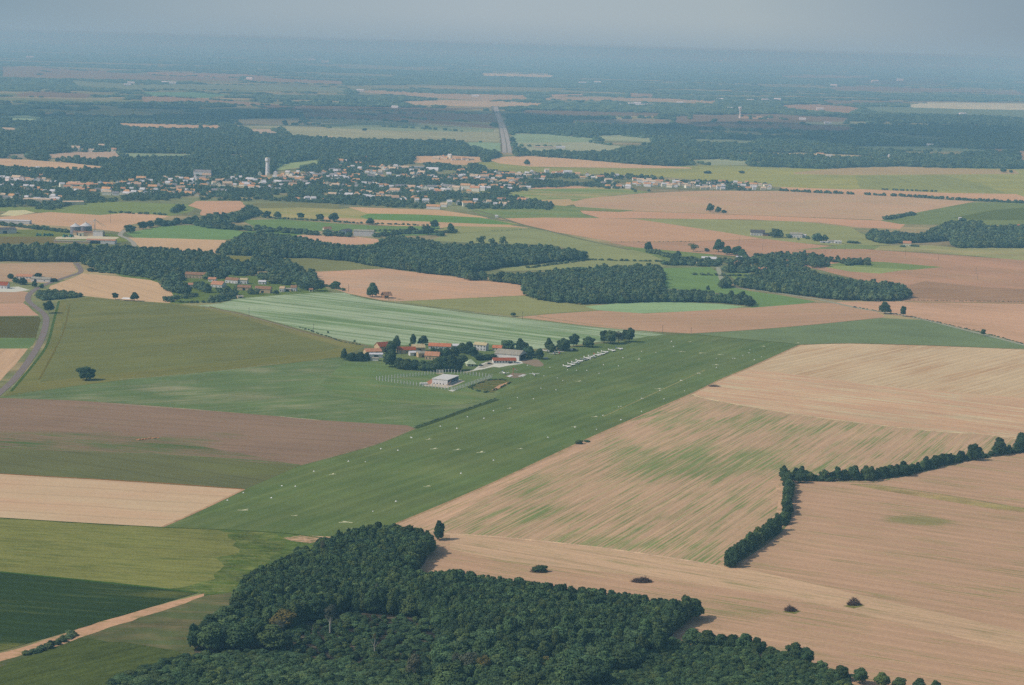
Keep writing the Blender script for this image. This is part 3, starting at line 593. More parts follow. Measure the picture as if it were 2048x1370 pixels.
def taper(bm, a, b, r0, r1, n=6):
    a = Vector(a); b = Vector(b); d = (b - a).normalized(); x = d.orthogonal().normalized(); y = d.cross(x)
    A = []; B = []
    for i in range(n):
        t = 6.2832 * i / n; e = x * math.cos(t) + y * math.sin(t)
        A.append(bm.verts.new(a + e * r0)); B.append(bm.verts.new(b + e * r1))
    for i in range(n): bm.faces.new((A[i], A[(i + 1) % n], B[(i + 1) % n], B[i]))
    bm.faces.new(A[::-1]); bm.faces.new(B)
def trunk_mesh(name, seed, h=1.0, r=.045, m=BARK, limbs=4):
    R = random.Random(seed); bm = bmesh.new()
    taper(bm, (0, 0, -.02), (.01, 0, h * .55), r, r * .7); taper(bm, (.01, 0, h * .55), (0, .02, h), r * .7, r * .3)
    for i in range(limbs):
        a = 6.283 * i / limbs + R.random(); z = h * R.uniform(.45, .75)
        taper(bm, (0, 0, z), (.3 * math.cos(a), .3 * math.sin(a), z + .3 * h), r * .5, r * .15, 5)
    me = bpy.data.meshes.new(name); bm.to_mesh(me); bm.free(); me.materials.append(m); return me

CR = {}   # crown meshes; all unit radius
def crowns():
    CR['round'] = [leaf_mesh("crown", 10 + i, 2300, .092, 7, LEAF, 1.0) for i in range(3)]
    CR['dark'] = [leaf_mesh("crown", 20 + i, 2300, .092, 6, LEAF_DARK, 1.0) for i in range(2)]
    CR['light'] = [leaf_mesh("crown", 30, 2300, .092, 7, LEAF_LIGHT, .95)]
    CR['grey'] = [leaf_mesh("crown", 40, 900, .075, 6, LEAF_GREY, 1.0)]
    CR['rust'] = [leaf_mesh("crown", 50, 2000, .08, 7, LEAF_RUST, .8)]
    CR['tall'] = [leaf_mesh("crown", 60 + i, 1800, .10, 6, LEAF_DARK, 1.9, spread=.38) for i in range(2)]
    CR['spare'] = [leaf_mesh("crown", 70 + i, 700, .09, 9, LEAF, 1.05, spread=.8) for i in range(2)]
    CR['mid'] = [leaf_mesh("crown", 80 + i, 420, .17, 6, LEAF_FAR, .9) for i in range(4)]
    CR['bush'] = [leaf_mesh("crown", 90 + i, 620, .13, 6, LEAF, .62) for i in range(2)]
    CR['bushlight'] = [leaf_mesh("crown", 95, 620, .13, 6, LEAF_LIGHT, .6)]
    CR['far'] = [lump_mesh("crown", 100 + i, LEAF_FAR, .55) for i in range(3)]
crowns()
TRUNKS = [trunk_mesh("trunk", i) for i in range(2)]
TRUNK_PALE = trunk_mesh("trunk", 7, m=PALEBARK, r=.055, limbs=3)
CROWNCOL = {k: bpy.data.collections.new("crowns_" + k) for k in CR}
TR = random.Random(5)
def tree(pos, h, r, kind='round', label=None, group=None, cat="tree", name="tree", stem=.22, trunk=None, squash=1.0):
    """a tree: Empty at the foot, crown and trunk as its parts; h total height, r crown radius"""
    e = empty(name, pos, TR.uniform(0, 6.28), label, cat, group)
    me = TR.choice(CR[kind]); c = bpy.data.objects.new("crown", me); link(c, e)
    zmax = getattr(tree, 'zm', {}).get(me.name)
    if zmax is None:
        zmax = max(v.co.z for v in me.vertices); tree.zm = getattr(tree, 'zm', {}); tree.zm[me.name] = zmax
    z0 = h * stem; c.location = (0, 0, z0)
    c.scale = (r * TR.uniform(.92, 1.05), r * TR.uniform(.92, 1.05), (h - z0) / zmax)
    if h > 3.0 or stem > .1:
        tk = bpy.data.objects.new("trunk", trunk or TR.choice(TRUNKS)); link(tk, e); tk.scale = (h * .55, h * .55, h * .8)
    if len(CROWNCOL[kind].objects) < 3 and not any(o.data == me for o in CROWNCOL[kind].objects):
        CROWNCOL[kind].objects.link(c)
    return e

def _scatter_group(name, colls):
    """points -> crowns; colls: the collection of crown shapes"""
    g = bpy.data.node_groups.new(name, 'GeometryNodeTree')
    g.interface.new_socket('Geometry', in_out='INPUT', socket_type='NodeSocketGeometry')
    g.interface.new_socket('Geometry', in_out='OUTPUT', socket_type='NodeSocketGeometry')
    i = g.nodes.new('NodeGroupInput'); o = g.nodes.new('NodeGroupOutput')
    ip = g.nodes.new('GeometryNodeInstanceOnPoints'); ci = g.nodes.new('GeometryNodeCollectionInfo')
    ci.inputs['Collection'].default_value = colls; ci.inputs['Separate Children'].default_value = True
    ci.inputs['Reset Children'].default_value = True; ci.transform_space = 'ORIGINAL'
    ip.inputs['Pick Instance'].default_value = True
    def attr(n, t):
        a = g.nodes.new('GeometryNodeInputNamedAttribute'); a.data_type = t; a.inputs['Name'].default_value = n; return a.outputs['Attribute']
    L(g, i.outputs[0], ip.inputs['Points']); L(g, ci.outputs[0], ip.inputs['Instance'])
    L(g, attr('pick', 'INT'), ip.inputs['Instance Index']); L(g, attr('rot', 'FLOAT_VECTOR'), ip.inputs['Rotation']); L(g, attr('siz', 'FLOAT_VECTOR'), ip.inputs['Scale'])
    L(g, ip.outputs[0], o.inputs[0])
    return g
_groups = {}
def woodland(name, pts, kind, label, nvar=3, name2="wood"):
    """pts: list of (x, y, z, radius, height scale)"""
    if not pts: return
    A = np.array(pts, dtype=float); n = len(A)
    me = bpy.data.meshes.new(name); me.from_pydata(A[:, :3].tolist(), [], [])
    R = np.random.RandomState(n)
    a = me.attributes.new('siz', 'FLOAT_VECTOR', 'POINT'); a.data.foreach_set('vector', np.stack([A[:, 3], A[:, 3], A[:, 4]], 1).astype('f').ravel())
    a = me.attributes.new('rot', 'FLOAT_VECTOR', 'POINT'); a.data.foreach_set('vector', np.stack([0 * A[:, 0], 0 * A[:, 0], R.rand(n) * 6.28], 1).astype('f').ravel())
    a = me.attributes.new('pick', 'INT', 'POINT'); a.data.foreach_set('value', R.randint(0, 3, n).astype('i'))
    o = bpy.data.objects.new(name2, me); COL.objects.link(o)
    tag(o, label, "wood", kind="stuff")
    if kind not in _groups: _groups[kind] = _scatter_group("crowns_on_points_" + kind, CROWNCOL[kind])
    md = o.modifiers.new("crowns", 'NODES'); md.node_group = _groups[kind]
    return o

def wood_outline(px, h):
    """outline of a wood as seen (tops of crowns behind, feet in front) -> outline on the ground"""
    n = len(px); ar = sum(px[i - 1][0] * px[i][1] - px[i][0] * px[i - 1][1] for i in range(n)); sg = 1 if ar > 0 else -1
    out = []
    for i in range(n):
        a = px[i - 1]; b = px[(i + 1) % n]; nx, ny = (b[1] - a[1]) * sg, -(b[0] - a[0]) * sg
        l = math.hypot(nx, ny) or 1; up = -ny / l      # +1 faces up the picture
        z = h * (.5 + .5 * max(-1, min(1, up * 1.5)))
        out.append(P(px[i][0], px[i][1], z * .9).xy[:])
    return out
def fill(poly, s, R, keep=None, jit=.42):
    xs = [p[0] for p in poly]; ys = [p[1] for p in poly]; out = []
    x0, x1, y0, y1 = min(xs), max(xs), min(ys), max(ys)
    nx = int((x1 - x0) / s) + 2; ny = int((y1 - y0) / (s * .87)) + 2
    for j in range(ny):
        for i in range(nx):
            x = x0 + (i + .5 * (j % 2)) * s + R.uniform(-jit, jit) * s; y = y0 + j * s * .87 + R.uniform(-jit, jit) * s
            if inside((x, y), poly) and (keep is None or keep(x, y)): out.append((x, y))
    return out
# ------------------------------------------------------------------ the near wood
def smooth_noise(X, Y, s, seed):
    R = np.random.RandomState(seed); T = R.rand(257, 257); u = X / s + 60.3; v = Y / s + 11.7
    i = np.floor(u).astype(int); j = np.floor(v).astype(int); a = u - i; b = v - j; a = a * a * (3 - 2 * a); b = b * b * (3 - 2 * b)
    g = lambda p, q: T[p % 256, q % 256]
    return (g(i, j) * (1 - a) + g(i + 1, j) * a) * (1 - b) + (g(i, j + 1) * (1 - a) + g(i + 1, j + 1) * a) * b
NEAR = [  # outline in the photo, height, crown radius, spacing, kinds
 ([(490,1152),(560,1110),(640,1080),(700,1060),(760,1048),(800,1050),(850,1058),(888,1080),(872,1100),(842,1122),(818,1138),(870,1140),(930,1137),(1000,1152),(1100,1167),(1200,1182),(1290,1192),(1340,1200),(1380,1197),(1388,1230),(1352,1266),(1320,1280),(1250,1295),(1150,1295),(1050,1290),(900,1280),(850,1240),(700,1225),(560,1262),(470,1256),(478,1190)], 11.5, 3.3, 4.1, ('round','round','dark','round','dark')),
 ([(385,1262),(415,1228),(470,1205),(490,1235),(560,1262),(540,1312),(420,1312),(388,1300)], 14, 5.0, 8.5, ('dark','round')),
 ([(560,1262),(700,1226),(850,1240),(905,1280),(880,1335),(700,1335),(560,1312)], 3.2, 2.1, 5.5, ('bush','bush','dark')),
 ([(225,1365),(330,1327),(420,1314),(540,1312),(700,1335),(880,1340),(900,1440),(400,1540),(150,1480)], 6, 3.3, 4.3, ('light','round','round','dark')),
 ([(870,1282),(1050,1288),(1250,1292),(1330,1290),(1300,1330),(1200,1350),(1150,1420),(900,1440),(870,1335)], 14, 5.0, 8.0, ('round','dark','round','light')),
 ([(1150,1300),(1330,1290),(1400,1300),(1500,1315),(1640,1340),(1720,1385),(1800,1440),(1700,1520),(900,1560),(900,1440),(1150,1420),(1200,1335)], 6.0, 3.0, 3.9, ('round','dark','round','round')),
]
sheet("wood_floor", [(500,1190),(560,1150),(640,1120),(700,1095),(770,1085),(860,1085),(850,1125),(830,1150),(1000,1180),(1200,1215),(1340,1230),(1370,1240),(1340,1275),(1390,1295),(1500,1318),(1640,1345),(1750,1390),(1850,1460),(1700,1600),(300,1600),(150,1480),(225,1372),(330,1335),(400,1318),(388,1302),(400,1268),(470,1240)],
      field_mat("undergrowth", albedo((50,62,48), 800, 1250), streak=.02, patch=.3, psize=12, fine=.3, fsize=1.2, col2=albedo((112,110,96), 800, 1250), amt=.36, p2=7, stretch=2))
R0 = random.Random(11); nearpts = []
for k, (px, h, r, s, kinds) in enumerate(NEAR):
    g = wood_outline(px, h) if k in (0, 1) else [P(x, y, h * .35).xy[:] for x, y in px]
    for x, y in fill(g, s, R0):
        u = TR.random(); hh = h * TR.uniform(.93, 1.05) * (.86 + .28 * float(smooth_noise(np.array([x]), np.array([y]), 26., 31)[0])) * (1.15 if TR.random() < .05 else 1)
        nearpts.append((x, y, hh, r * TR.choice((.75, .95, 1.1, 1.3, 1.65)) * TR.uniform(.9, 1.1), TR.choice(kinds), k))
def vis(x, y, z):
    a, b = PX((x, y, z)); return -10 < a < 2058 and -10 < b < 1385
seen = [p for p in nearpts if vis(p[0], p[1], p[2])]
seen.sort(key=lambda p: -(p[2] + 2 * p[3]) / (Vector(p[:2]).length ** 1.0) * (1.0 if p[5] != 2 else .6))
solo = seen[:135]; solo_set = set(id(p) for p in solo)
LBL = {0: ('tree of the close dark canopy of the big wood in the foreground', 'trees of the foreground wood canopy'),
       1: ('tall tree in the dark clump at the left corner of the foreground wood', 'trees of the left corner clump'),
       2: ('low young bush in the felled clearing of the foreground wood', 'bushes of the clearing'),
       3: ('low leafy tree of the paler thicket at the bottom left of the wood', 'trees of the paler low thicket'),
       4: ('tall broad tree at the bottom centre edge of the foreground wood', 'tall trees at the bottom centre'),
       5: ('low tree of the even thicket below the tree line at bottom right', 'trees of the low even thicket')}
for p in solo:
    x, y, h, r, kd, z = p
    lb, gp = LBL[z]
    tree((x, y, 0), h, r * 1.06, kd, lb, gp, stem=.06 if h < 8 else .2, trunk=TRUNK_PALE if z == 4 and TR.random() < .5 else None,
         cat="bush" if z == 2 else "tree", name="bush" if z == 2 else "tree")
# crowns needed as patterns for the farther woods stand on real trees as well
def lone(x, y, h, r, kind, label, group=None, cat="tree", stem=.15, name="tree", **k):
    return tree(P(x, y), h, r, kind, label, group, cat, name, stem, **k)

ZU = {k: max(v.co.z for m in CR[k] for v in m.vertices) for k in CR}
rest = {}
for p in nearpts:
    if id(p) in solo_set: continue
    kd = p[4]; rest.setdefault(kd, []).append((p[0], p[1], 0.04 * p[2], p[3] * 1.06, p[2] * .96 / ZU[kd]))

# single trees standing in and along the near wood
SPECIAL = [
 (660, 1277, 17, 3.4, 'grey', 'pale thin tree on a tall bare trunk in the middle of the wood clearing', .55, 1),
 (559, 1298, 14, 3.6, 'grey', 'grey tree with a short pale trunk at the left side of the clearing', .45, 1),
 (565, 1262, 11, 7.0, 'rust', 'broad yellowing tree at the left of the foreground wood', .2, 0),
 (749, 1316, 12, .9, 'grey', 'bare pale pole of a tree standing in the clearing', .75, 1),
 (753, 1212, 12, 1.6, 'grey', 'thin pale trunk among the dark canopy above the clearing', .6, 1),
 (645, 1130, 14, 2.0, 'grey', 'thin grey tree rising from the upper left canopy', .5, 1),
 (881, 1350, 15, 6.0, 'round', 'big spreading tree with a forked trunk at the bottom edge', .35, 1),
 (828, 1368, 14, 4.5, 'grey', 'dull grey tree beside the forked tree at the bottom edge', .35, 1),
 (935, 1372, 16, 4.5, 'grey', 'brownish tree on a tall pale trunk at the bottom edge', .5, 1),
 (968, 1374, 15, 4.0, 'rust', 'reddish tree next to the brownish one at the bottom edge', .4, 1),
 (910, 1368, 15, 2.2, 'grey', 'slim tree on a thin pale stem at the bottom edge', .6, 1),
 (1090, 1362, 12, 4.8, 'rust', 'brown-topped tree above the low thicket at the bottom', .2, 0),
 (1170, 1345, 12, 5.0, 'grey', 'brownish-grey tree at the right of the bottom tall trees', .2, 0),
 (906, 1200, 17, 4.6, 'dark', 'dark tree standing high above the canopy right of the narrow neck', .1, 0),
 (878,1080,12, 3.9,'dark', 'lone dark tree at the upper right tip of the foreground wood', .04, 0),
 (700, 1078, 5.5, 3.0, 'dark', 'dark bush on the grass at the top left of the wood', .05, 0),
 (595, 1110, 5, 3.0, 'dark', 'dark low bush at the upper left border of the wood', .05, 0),
 (1370, 1247, 15, 4.2, 'dark', 'tall dark tree at the right tip of the foreground wood', .15, 0),
 (1345, 1250, 14, 5.2, 'dark', 'broad dark tree just left of the right tip of the wood', .1, 0),
 (1325, 1278, 11, 4.5, 'round', 'round tree below the right tip of the wood', .1, 0),
]
for x, y, h, r, kd, lb, st, pale in SPECIAL:
    lone(x, y, h, r, kd, lb, stem=st, trunk=TRUNK_PALE if pale else None)
# row of trees on the lower right border of the wood
ROWT = [(1388,1296,9,4.2),(1415,1302,9.5,4.5),(1440,1306,8,4),(1462,1308,9,4.4),(1490,1312,9.5,4.6),(1516,1318,9,4.2),(1541,1322,9.5,4.4),(1566,1328,9,4),(1590,1332,9.5,4.5),(1612,1334,9,4.2)]
for i, (x, y, h, r) in enumerate(ROWT):
    lone(x + R0.uniform(-4, 4), y, h * R0.choice((.75, .95, 1.1, 1.2)), r * R0.uniform(1.1, 1.45), 'dark' if i % 2 else 'round', 'dark round tree in the row bordering the low thicket on the stubble side', 'trees of the thicket border row')
LONER = [(1640,1352,7.5,3.6,'light','light green tree first after the gap in the bottom right row'),(1681,1362,7.5,3.9,'round','round tree with a leaning crown in the bottom right row'),
 (1719,1368,8,4.2,'dark','darkest round tree of the bottom right row'),(1765,1376,7.5,4.4,'round','broad tree in the bottom right row, right of the darkest one'),
 (1798,1382,6.5,3.8,'light','paler low tree cut by the bottom edge'),(1838,1386,7,4.0,'round','tree crown rising from the bottom edge right of the paler one'),
 (1870,1392,7.5,3.0,'dark','small pointed tree at the bottom edge'),(1927,1402,7,3.0,'dark','last small tree top at the bottom edge, far right')]
for x, y, h, r, kd, lb in LONER: lone(x, y, h, r, kd, lb)

# ------------------------------------------------------------------ hedges of the right-hand fields
def along(px, step, h, r, kinds, label, group, jit=.5, name="hedge_tree", cat="hedge tree", stem=.0, end=None):
    pts = [P(x, y) for x, y in px]; out = []; acc = 0
    for a, b in zip(pts, pts[1:]):
        d = (b - a).length; t = acc
        while t < d:
            q = a.lerp(b, t / d); out.append(q); t += step * TR.uniform(.75, 1.25)
        acc = t - d
    for i, q in enumerate(out):
        hh = h * TR.choice((.55, .8, .95, 1.05, 1.2, 1.35)) * TR.uniform(.92, 1.08); f = 1 if end is None else 1 + (end - 1) * i / len(out)
        tree((q.x + TR.uniform(-jit, jit), q.y + TR.uniform(-jit, jit), 0), hh * f, r * f * TR.uniform(.75, 1.25), TR.choice(kinds), label, group, cat, name, stem)
along([(1582,960),(1640,962),(1740,960),(1820,948)], 3.2, 7.6, 3.8, ('dark','dark','round'), 'dense dark hedge tree in the straight hedge above the lower right stubble', 'trees of the straight dark hedge')
along([(1820,948),(1880,932),(1940,918)], 3.4, 6.4, 3.5, ('dark','round'), 'hedge tree in the climbing part of the dark hedge', 'trees of the climbing hedge')
along([(1940,920),(2000,910),(2100,897),(2500,850)], 5.5, 5.5, 3.0, ('dark','round'), 'low hedge bush under the big trees at the right edge', 'bushes under the big right edge trees')
along([(1566,950),(1574,965),(1578,985),(1572,1008),(1576,1030),(1566,1052)], 2.9, 6.6, 3.1, ('round','dark'), 'tree of the hedge running down between the two stubble fields', 'trees of the descending hedge')
along([(1556,1060),(1530,1080),(1500,1100),(1474,1118),(1458,1136)], 2.8, 8.0, 3.8, ('round','dark'), 'broad tree at the lower end of the descending hedge', 'trees at the lower hedge end')
for x, y, h, r, lb in [(1808,952,11,4.6,'round-topped tree in the dark hedge left of the climb'),(1852,938,9.5,3.2,'small pointed tree in the climbing dark hedge'),(1600,966,9,4.4,'round tree near the corner of the two hedges'),
   (1950,921,13,5.2,'tall dome-shaped tree in the hedge near the right edge'),(1998,910,13.5,5.6,'big round dark tree second from the right edge'),(2042,904,15,6.0,'big dark tree cut by the right edge'),(1738,962,10,4.5,'tree with a split top at the right end of the dense hedge')]:
    lone(x, y, h, r, 'dark', lb, stem=.05)
lone(1157, 888, 3.2, 3.6, 'bush', 'small dark bush on the runway edge by the stubble', cat="bush", name="bush", stem=.02)
lone(1174, 884, 1.6, 3.0, 'bush', 'flat scrub beside the small bush on the runway edge', cat="bush", name="bush", stem=.02)

# ------------------------------------------------------------------ lone trees of the middle distance
LT = [
 (174,760,12,8.0,'dark','round dark tree standing alone in the lower left of the big maize field',.04),(98,626,13,6.2,'dark','round tree by the bend of the left road',.18),
 (231,599,8,3.6,'dark','small round tree left of the pale tent by the maize field',.15),(269,602,10,5.2,'dark','round tree right of the pale tent by the maize field',.12),
 (745,594,17,7.5,'dark','tall bushy tree beside the open barn',.03),(1026,633,4.5,3.6,'dark','clipped dark tree pair on the path end of the pale green field',.2),
 (635,582,14,8.2,'dark','big round tree at the right end of the hamlet',.08),(610,580,9,7,'round','pale round tree left of the big round tree of the hamlet',.1),(671,577,9,6.5,'round','bush tree right of the big round tree of the hamlet',.02),
 (1770,628,14,7.2,'round','large spreading tree beside the right-hand road',.1),(1806,633,12,4.2,'round','slimmer tree just right of the spreading roadside tree',.12),(1966,672,7.5,3.0,'round','small roadside tree at the far right',.15),
 (1420,424,16,7.5,'dark','big dark tree alone among the pink stubble fields',.08),(1436,425,11,6,'dark','lower tree touching the big dark field tree',.05),(1448,426,6,5.5,'bush','low scrub right of the field trees',.02),
 (1437,504,19,8.5,'dark','tall round tree above the white-roofed farm',.1),(1414,504,6,4,'dark','small bush left of the tall round farm tree',.05),(1297,502,14,6.5,'dark','dark tree on the path left of the farm',.05),(1387,503,12,6.0,'spare','gnarled half-bare tree above the farm meadow',.12),
 (1356,514,9,5,'dark','small tree in the farm meadow',.05),(1455,509,13,7.5,'dark','left tree of the dark group behind the farm',.05),(1475,512,15,10,'dark','wide tree in the middle of the dark group behind the farm',.04),(1484,516,13,8,'round','right tree of the dark group behind the farm',.04),
 (1416,582,7,2.4,'dark','small dark tree poking up from the hedge below the green field',.1),(1462,606,15,6.5,'dark','tree at the right end of the central wood, above the hedge',.05),(1484,606,14,6,'round','second tree at the right end of the central wood',.05),(1498,612,9,8,'dark','bushy dark end of the central wood',.03),
 (1534,530,15,9,'dark','broad dark tree in the middle of the right hamlet',.05),(1562,518,12,5,'dark','smaller tree above the hamlet roofs',.08),
 (962,492,15,6.0,'spare','leftmost of the three ragged trees behind the wood',.1),(984,493,13,4.5,'spare','middle of the three ragged trees behind the wood, narrowest',.1),(1007,491,14,6.0,'spare','rightmost of the three ragged trees behind the wood',.1),
 (533,436,12,7,'dark','left of the two round trees in the hedge under the striped stubble',.08),(555,436,11,7.5,'dark','right of the two round trees in the hedge under the striped stubble',.08),
 (602,437,10,6.5,'dark','round hedge tree further right below the stubble',.06),(640,440,10,8,'round','wide bushy hedge tree below the stubble',.04),(667,442,14,11,'dark','biggest dark tree of the hedge below the stubble',.05),
 (740,449,11,7,'dark','round tree in front of the green strip',.08),(869,457,14,8,'dark','tall tree right of centre at the edge of the green crop',.12),(857,470,15,10,'dark','big dark tree below the tall one, by the hedge',.04),(902,464,14,6.5,'dark','round tree at the end of the short hedge',.05),
 (822,466,11,8,'dark','bushy tree on the green crop corner near the white barn',.05),(880,472,6,9,'bush','long low bush on the short hedge',.02),
 (261,466,13,9,'dark','round tree beside the road near the silos',.04),(286,458,12,8,'dark','second tree of the hedge right of the silo road',.04),(300,455,11,8,'dark','third tree of the hedge right of the silo road',.04),(318,452,13,9,'dark','fourth tree of the hedge right of the silo road',.04),
 (1054,330,14,9,'dark','round tree alone on the far pink field behind the town',.05),(2007,345,12,9,'dark','round tree on the far right crop fields',.06),(2022,346,8,6,'dark','smaller tree right of the far right one',.06),
 (1415,347,7,13,'dark','low wide clump on the far pale field',.02),(1484,347,7,8,'dark','round tree of the far pale field',.04),
 (729,262,10,9,'dark','tree speck on the far grey-green field',.05),(854,258,12,9,'dark','second tree speck on the far grey-green field',.05),(570,250,17,10,'dark','tall dark tree by the far hamlet on the pale field',.04),(600,248,12,8,'dark','round tree right of the tall dark tree by the far hamlet',.05),
 (1924,447,10,9,'dark','dark tree group top above the right wood',.02),
 (1496,469,1,1,'far','',.02)][:-1]
for x, y, h, r, kd, lb, st in LT:
    lone(x, y, h, r, {'dark':'dark','round':'round'}.get(kd, kd), lb, stem=st, cat="bush" if kd == 'bush' else "tree", name="bush" if kd == 'bush' else "tree")
# trees round the airfield
AT = [
 (688,720,11,3.8,'tall','conical tree at the left end of the aerodrome farm',.03),(704,722,8,6,'dark','bushy tree right of the conical tree',.03),(720,722,8.5,6,'dark','rounded tree left of the white-roofed shed',.03),(733,721,7.5,4,'dark','small tree touching the white-roofed shed',.03),
 (780,734,17,6.5,'dark','tallest dark tree in front of the farm',.03),(793,702,15,4.8,'tall','upright dark tree behind the red roofs',.05),(783,707,12,5.5,'round','rounded light tree behind the tallest dark tree',.03),
 (799,737,10,6.5,'dark','first tree of the dense belt right of the tallest tree',.02),(814,739,10,6.5,'dark','second tree of the dense belt before the farm',.02),(830,740,9.5,6.5,'dark','third tree of the dense belt before the farm',.02),(844,741,9.5,6,'round','lighter tree in the middle of the dense belt',.02),
 (858,742,9,6,'round','pale tree of the belt near the fence',.02),(872,743,12,6.5,'dark','dark tree of the belt above the metal hut',.02),(886,742,14,7,'dark','tall dome tree of the belt',.02),(902,742,15,8,'dark','largest dome of the belt left of the green pavilion',.02),(916,741,12,5.5,'dark','right end tree of the belt beside the green pavilion',.02),
 (868,716,10,5.5,'tall','dark conifer left of the farmhouse roofs',.02),(880,715,9,5,'tall','second dark conifer behind the farmhouse',.02),(893,716,10,5.5,'tall','third dark conifer behind the farmhouse',.02),
 (922,706,10,6,'tall','conifer before the yellow-roofed house',.02),(936,708,12,6.5,'tall','tall conifer beside the yellow-roofed house',.02),(946,712,9,6,'dark','conifer right of the tall conifer',.02),(908,712,9,6,'dark','dark tree among the conifers',.02),(925,724,7,6,'dark','low tree above the green pavilion',.02),
 (960,720,5.5,6,'dark','low hedge tree under the yellow-roofed house',.02),(974,719,5,6,'dark','low hedge tree left of the hangar',.02),(984,718,5,5,'dark','low hedge tree touching the hangar',.02),
 (826,690,11,3.8,'tall','slim tree standing in the striped green field edge',.05),(824,697,7,4,'round','small tree in front of the slim one',.03),(846,689,9,6,'round','round bushy tree right of the slim field tree',.04),
 (1016,698,9,8.5,'light','wide pale green tree behind the hangar',.02),(1040,703,13,5.5,'dark','dark tree right behind the hangar roof',.04),(1046,706,11,5,'dark','second dark tree behind the hangar',.03),(1058,715,11,6.2,'dark','large dark tree right of the hangar',.03),(1078,718,10.5,5.8,'dark','dark round tree beside the apron',.03),
 (1098,702,13,4.6,'round','first tree of the row above the parked aircraft',.05),(1103,704,8,6,'round','spreading tree under the first of the row',.04),(1124,702,13,6.0,'dark','second tree of the row above the parked aircraft',.05),(1130,701,11,5.5,'round','tree leaning right in the parked aircraft row',.04),(1147,693,13,5.4,'dark','dark upright tree of the row above the aircraft',.06),
 (1177,694,10.5,7.2,'round','well-rounded tree above the aircraft line',.05),(1208,686,13,5.5,'round','left part of the big grove at the row end',.08),(1221,688,14,7.0,'round','broad middle tree of the big grove at the row end',.08),(1237,686,12,5.5,'grey','thin pale tree inside the big grove',.15),
 (1258,684,15,5.6,'dark','tall tree at the right end of the grove',.08),(1250,683,12,5,'round','light tree between the grove and its tall right end',.1),
 (656,666,2.2,1.3,'bush','little bush on the field path',.02),(709,684,2.2,1.4,'bush','tiny bush on the field path near the farm',.02),
]
for x, y, h, r, kd, lb, st in AT: lone(x, y, h, r, kd, lb, stem=st, cat="bush" if kd == 'bush' else "tree", name="bush" if kd == 'bush' else "tree")

# far crowns stand on far lone trees
for x, y, h, r, kd, lb in [(455,254,14,10,'mid','dark tree by the far white houses on the left'),(1480,247,12,14,'mid','dark round tree on the far purple field'),(165,160,12,22,'far','dark lone tree on the far left yellow field'),
  (1540,250,9,10,'mid','small dark tree right of the far purple field tree'),(500,263,10,10,'mid','tree on the far light field left of the water tower'),(1095,195,14,26,'far','dark tree clump right of the far motorway top'),(80,150,12,24,'far','dark clump on the far left strips'),(1160,205,12,24,'far','dark round clump right of the far motorway top on tan field')]:
    lone(x, y, h, r, kd, lb, stem=.02)
for k in ('round', 'dark', 'light', 'mid', 'far', 'bush', 'tall'):
    for m in CR[k][:4]:
        if not any(o.data == m for o in CROWNCOL[k].objects):
            for o in COL.objects:
                if o.type == 'MESH' and o.data == m: CROWNCOL[k].objects.link(o); break
for kd, pts in rest.items():
    woodland("foreground_wood_" + kd, pts, kd, {'round':'closed canopy of the foreground wood','dark':'darker crowns of the foreground wood','light':'paler crowns of the foreground wood','bush':'low growth in the foreground wood clearing'}[kd])

# ------------------------------------------------------------------ woods of the middle distance
MW = [
 ([(430,500),(455,482),(490,466),(530,462),(560,470),(610,473),(650,484),(700,490),(745,490),(770,474),(800,470),(850,478),(900,487),(1000,488),(1100,490),(1172,503),(1177,515),(1160,521),(1080,527),(1000,536),(940,546),(900,552),(840,546),(770,536),(700,524),(620,516),(560,516),(500,512),(440,510)], 11, 5.2, 7.2, 'large wood in the centre behind the tan field'),
 ([(900,550),(940,546),(1010,545),(1055,544),(1100,538),(1200,532),(1290,528),(1322,530),(1326,550),(1322,568),(1340,578),(1400,580),(1440,585),(1490,592),(1506,602),(1498,612),(1430,605),(1330,604),(1230,607),(1160,609),(1080,602),(1052,592),(1048,572),(980,562)], 10.5, 4.8, 6.6, 'wood right of centre above the pale green field'),
 ([(1442,560),(1480,556),(1500,548),(1540,540),(1590,530),(1615,534),(1640,547),(1700,557),(1760,562),(1800,566),(1822,580),(1822,596),(1790,603),(1700,602),(1620,594),(1540,584),(1480,576),(1450,570)], 11.5, 5.0, 6.8, 'long dark wood below the right hamlet'),
 ([(1732,462),(1750,457),(1800,464),(1840,466),(1880,450),(1900,442),(1960,440),(1970,448),(2000,450),(2120,447),(2120,496),(1910,496),(1900,482),(1830,486),(1760,488),(1735,480)], 11, 6, 8.5, 'dark wood at the right edge round a pink house'),
 ([(-60,490),(60,487),(130,488),(185,492),(180,512),(150,524),(0,523),(-60,523)], 17, 6, 9, 'tall-stemmed wood at the left edge'),
 ([(160,522),(175,500),(200,490),(330,494),(420,504),(440,520),(420,548),(330,558),(240,547),(190,541)], 11, 5.2, 7.5, 'dense wood behind the left hamlet'),
 ([(72,592),(80,579),(110,578),(165,586),(172,592),(140,597),(85,601)], 4.5, 3.5, 4.6, 'low copse by the bend of the left road'),
 ([(395,438),(420,446),(460,440),(480,420),(500,408),(516,416),(512,430),(490,440),(460,448),(400,448)], 9, 5.5, 7.5, 'copse between the stubble patches left of centre'),
 ([(340,420),(352,408),(374,410),(372,418),(345,428)], 9, 6, 8, 'small copse on the left green field'),
]
R1 = random.Random(3)
for px, h, r, s, lb in MW:
    pts = []
    for x, y in fill(wood_outline(px, h), s, R1):
        hh = h * R1.uniform(.75, 1.15) * (1.25 if R1.random() < .05 else 1); rr = r * R1.uniform(.8, 1.25)
        pts.append((x, y, .03 * hh, rr, hh / ZU['mid']))
    woodland("middle_wood", pts, 'mid', lb)
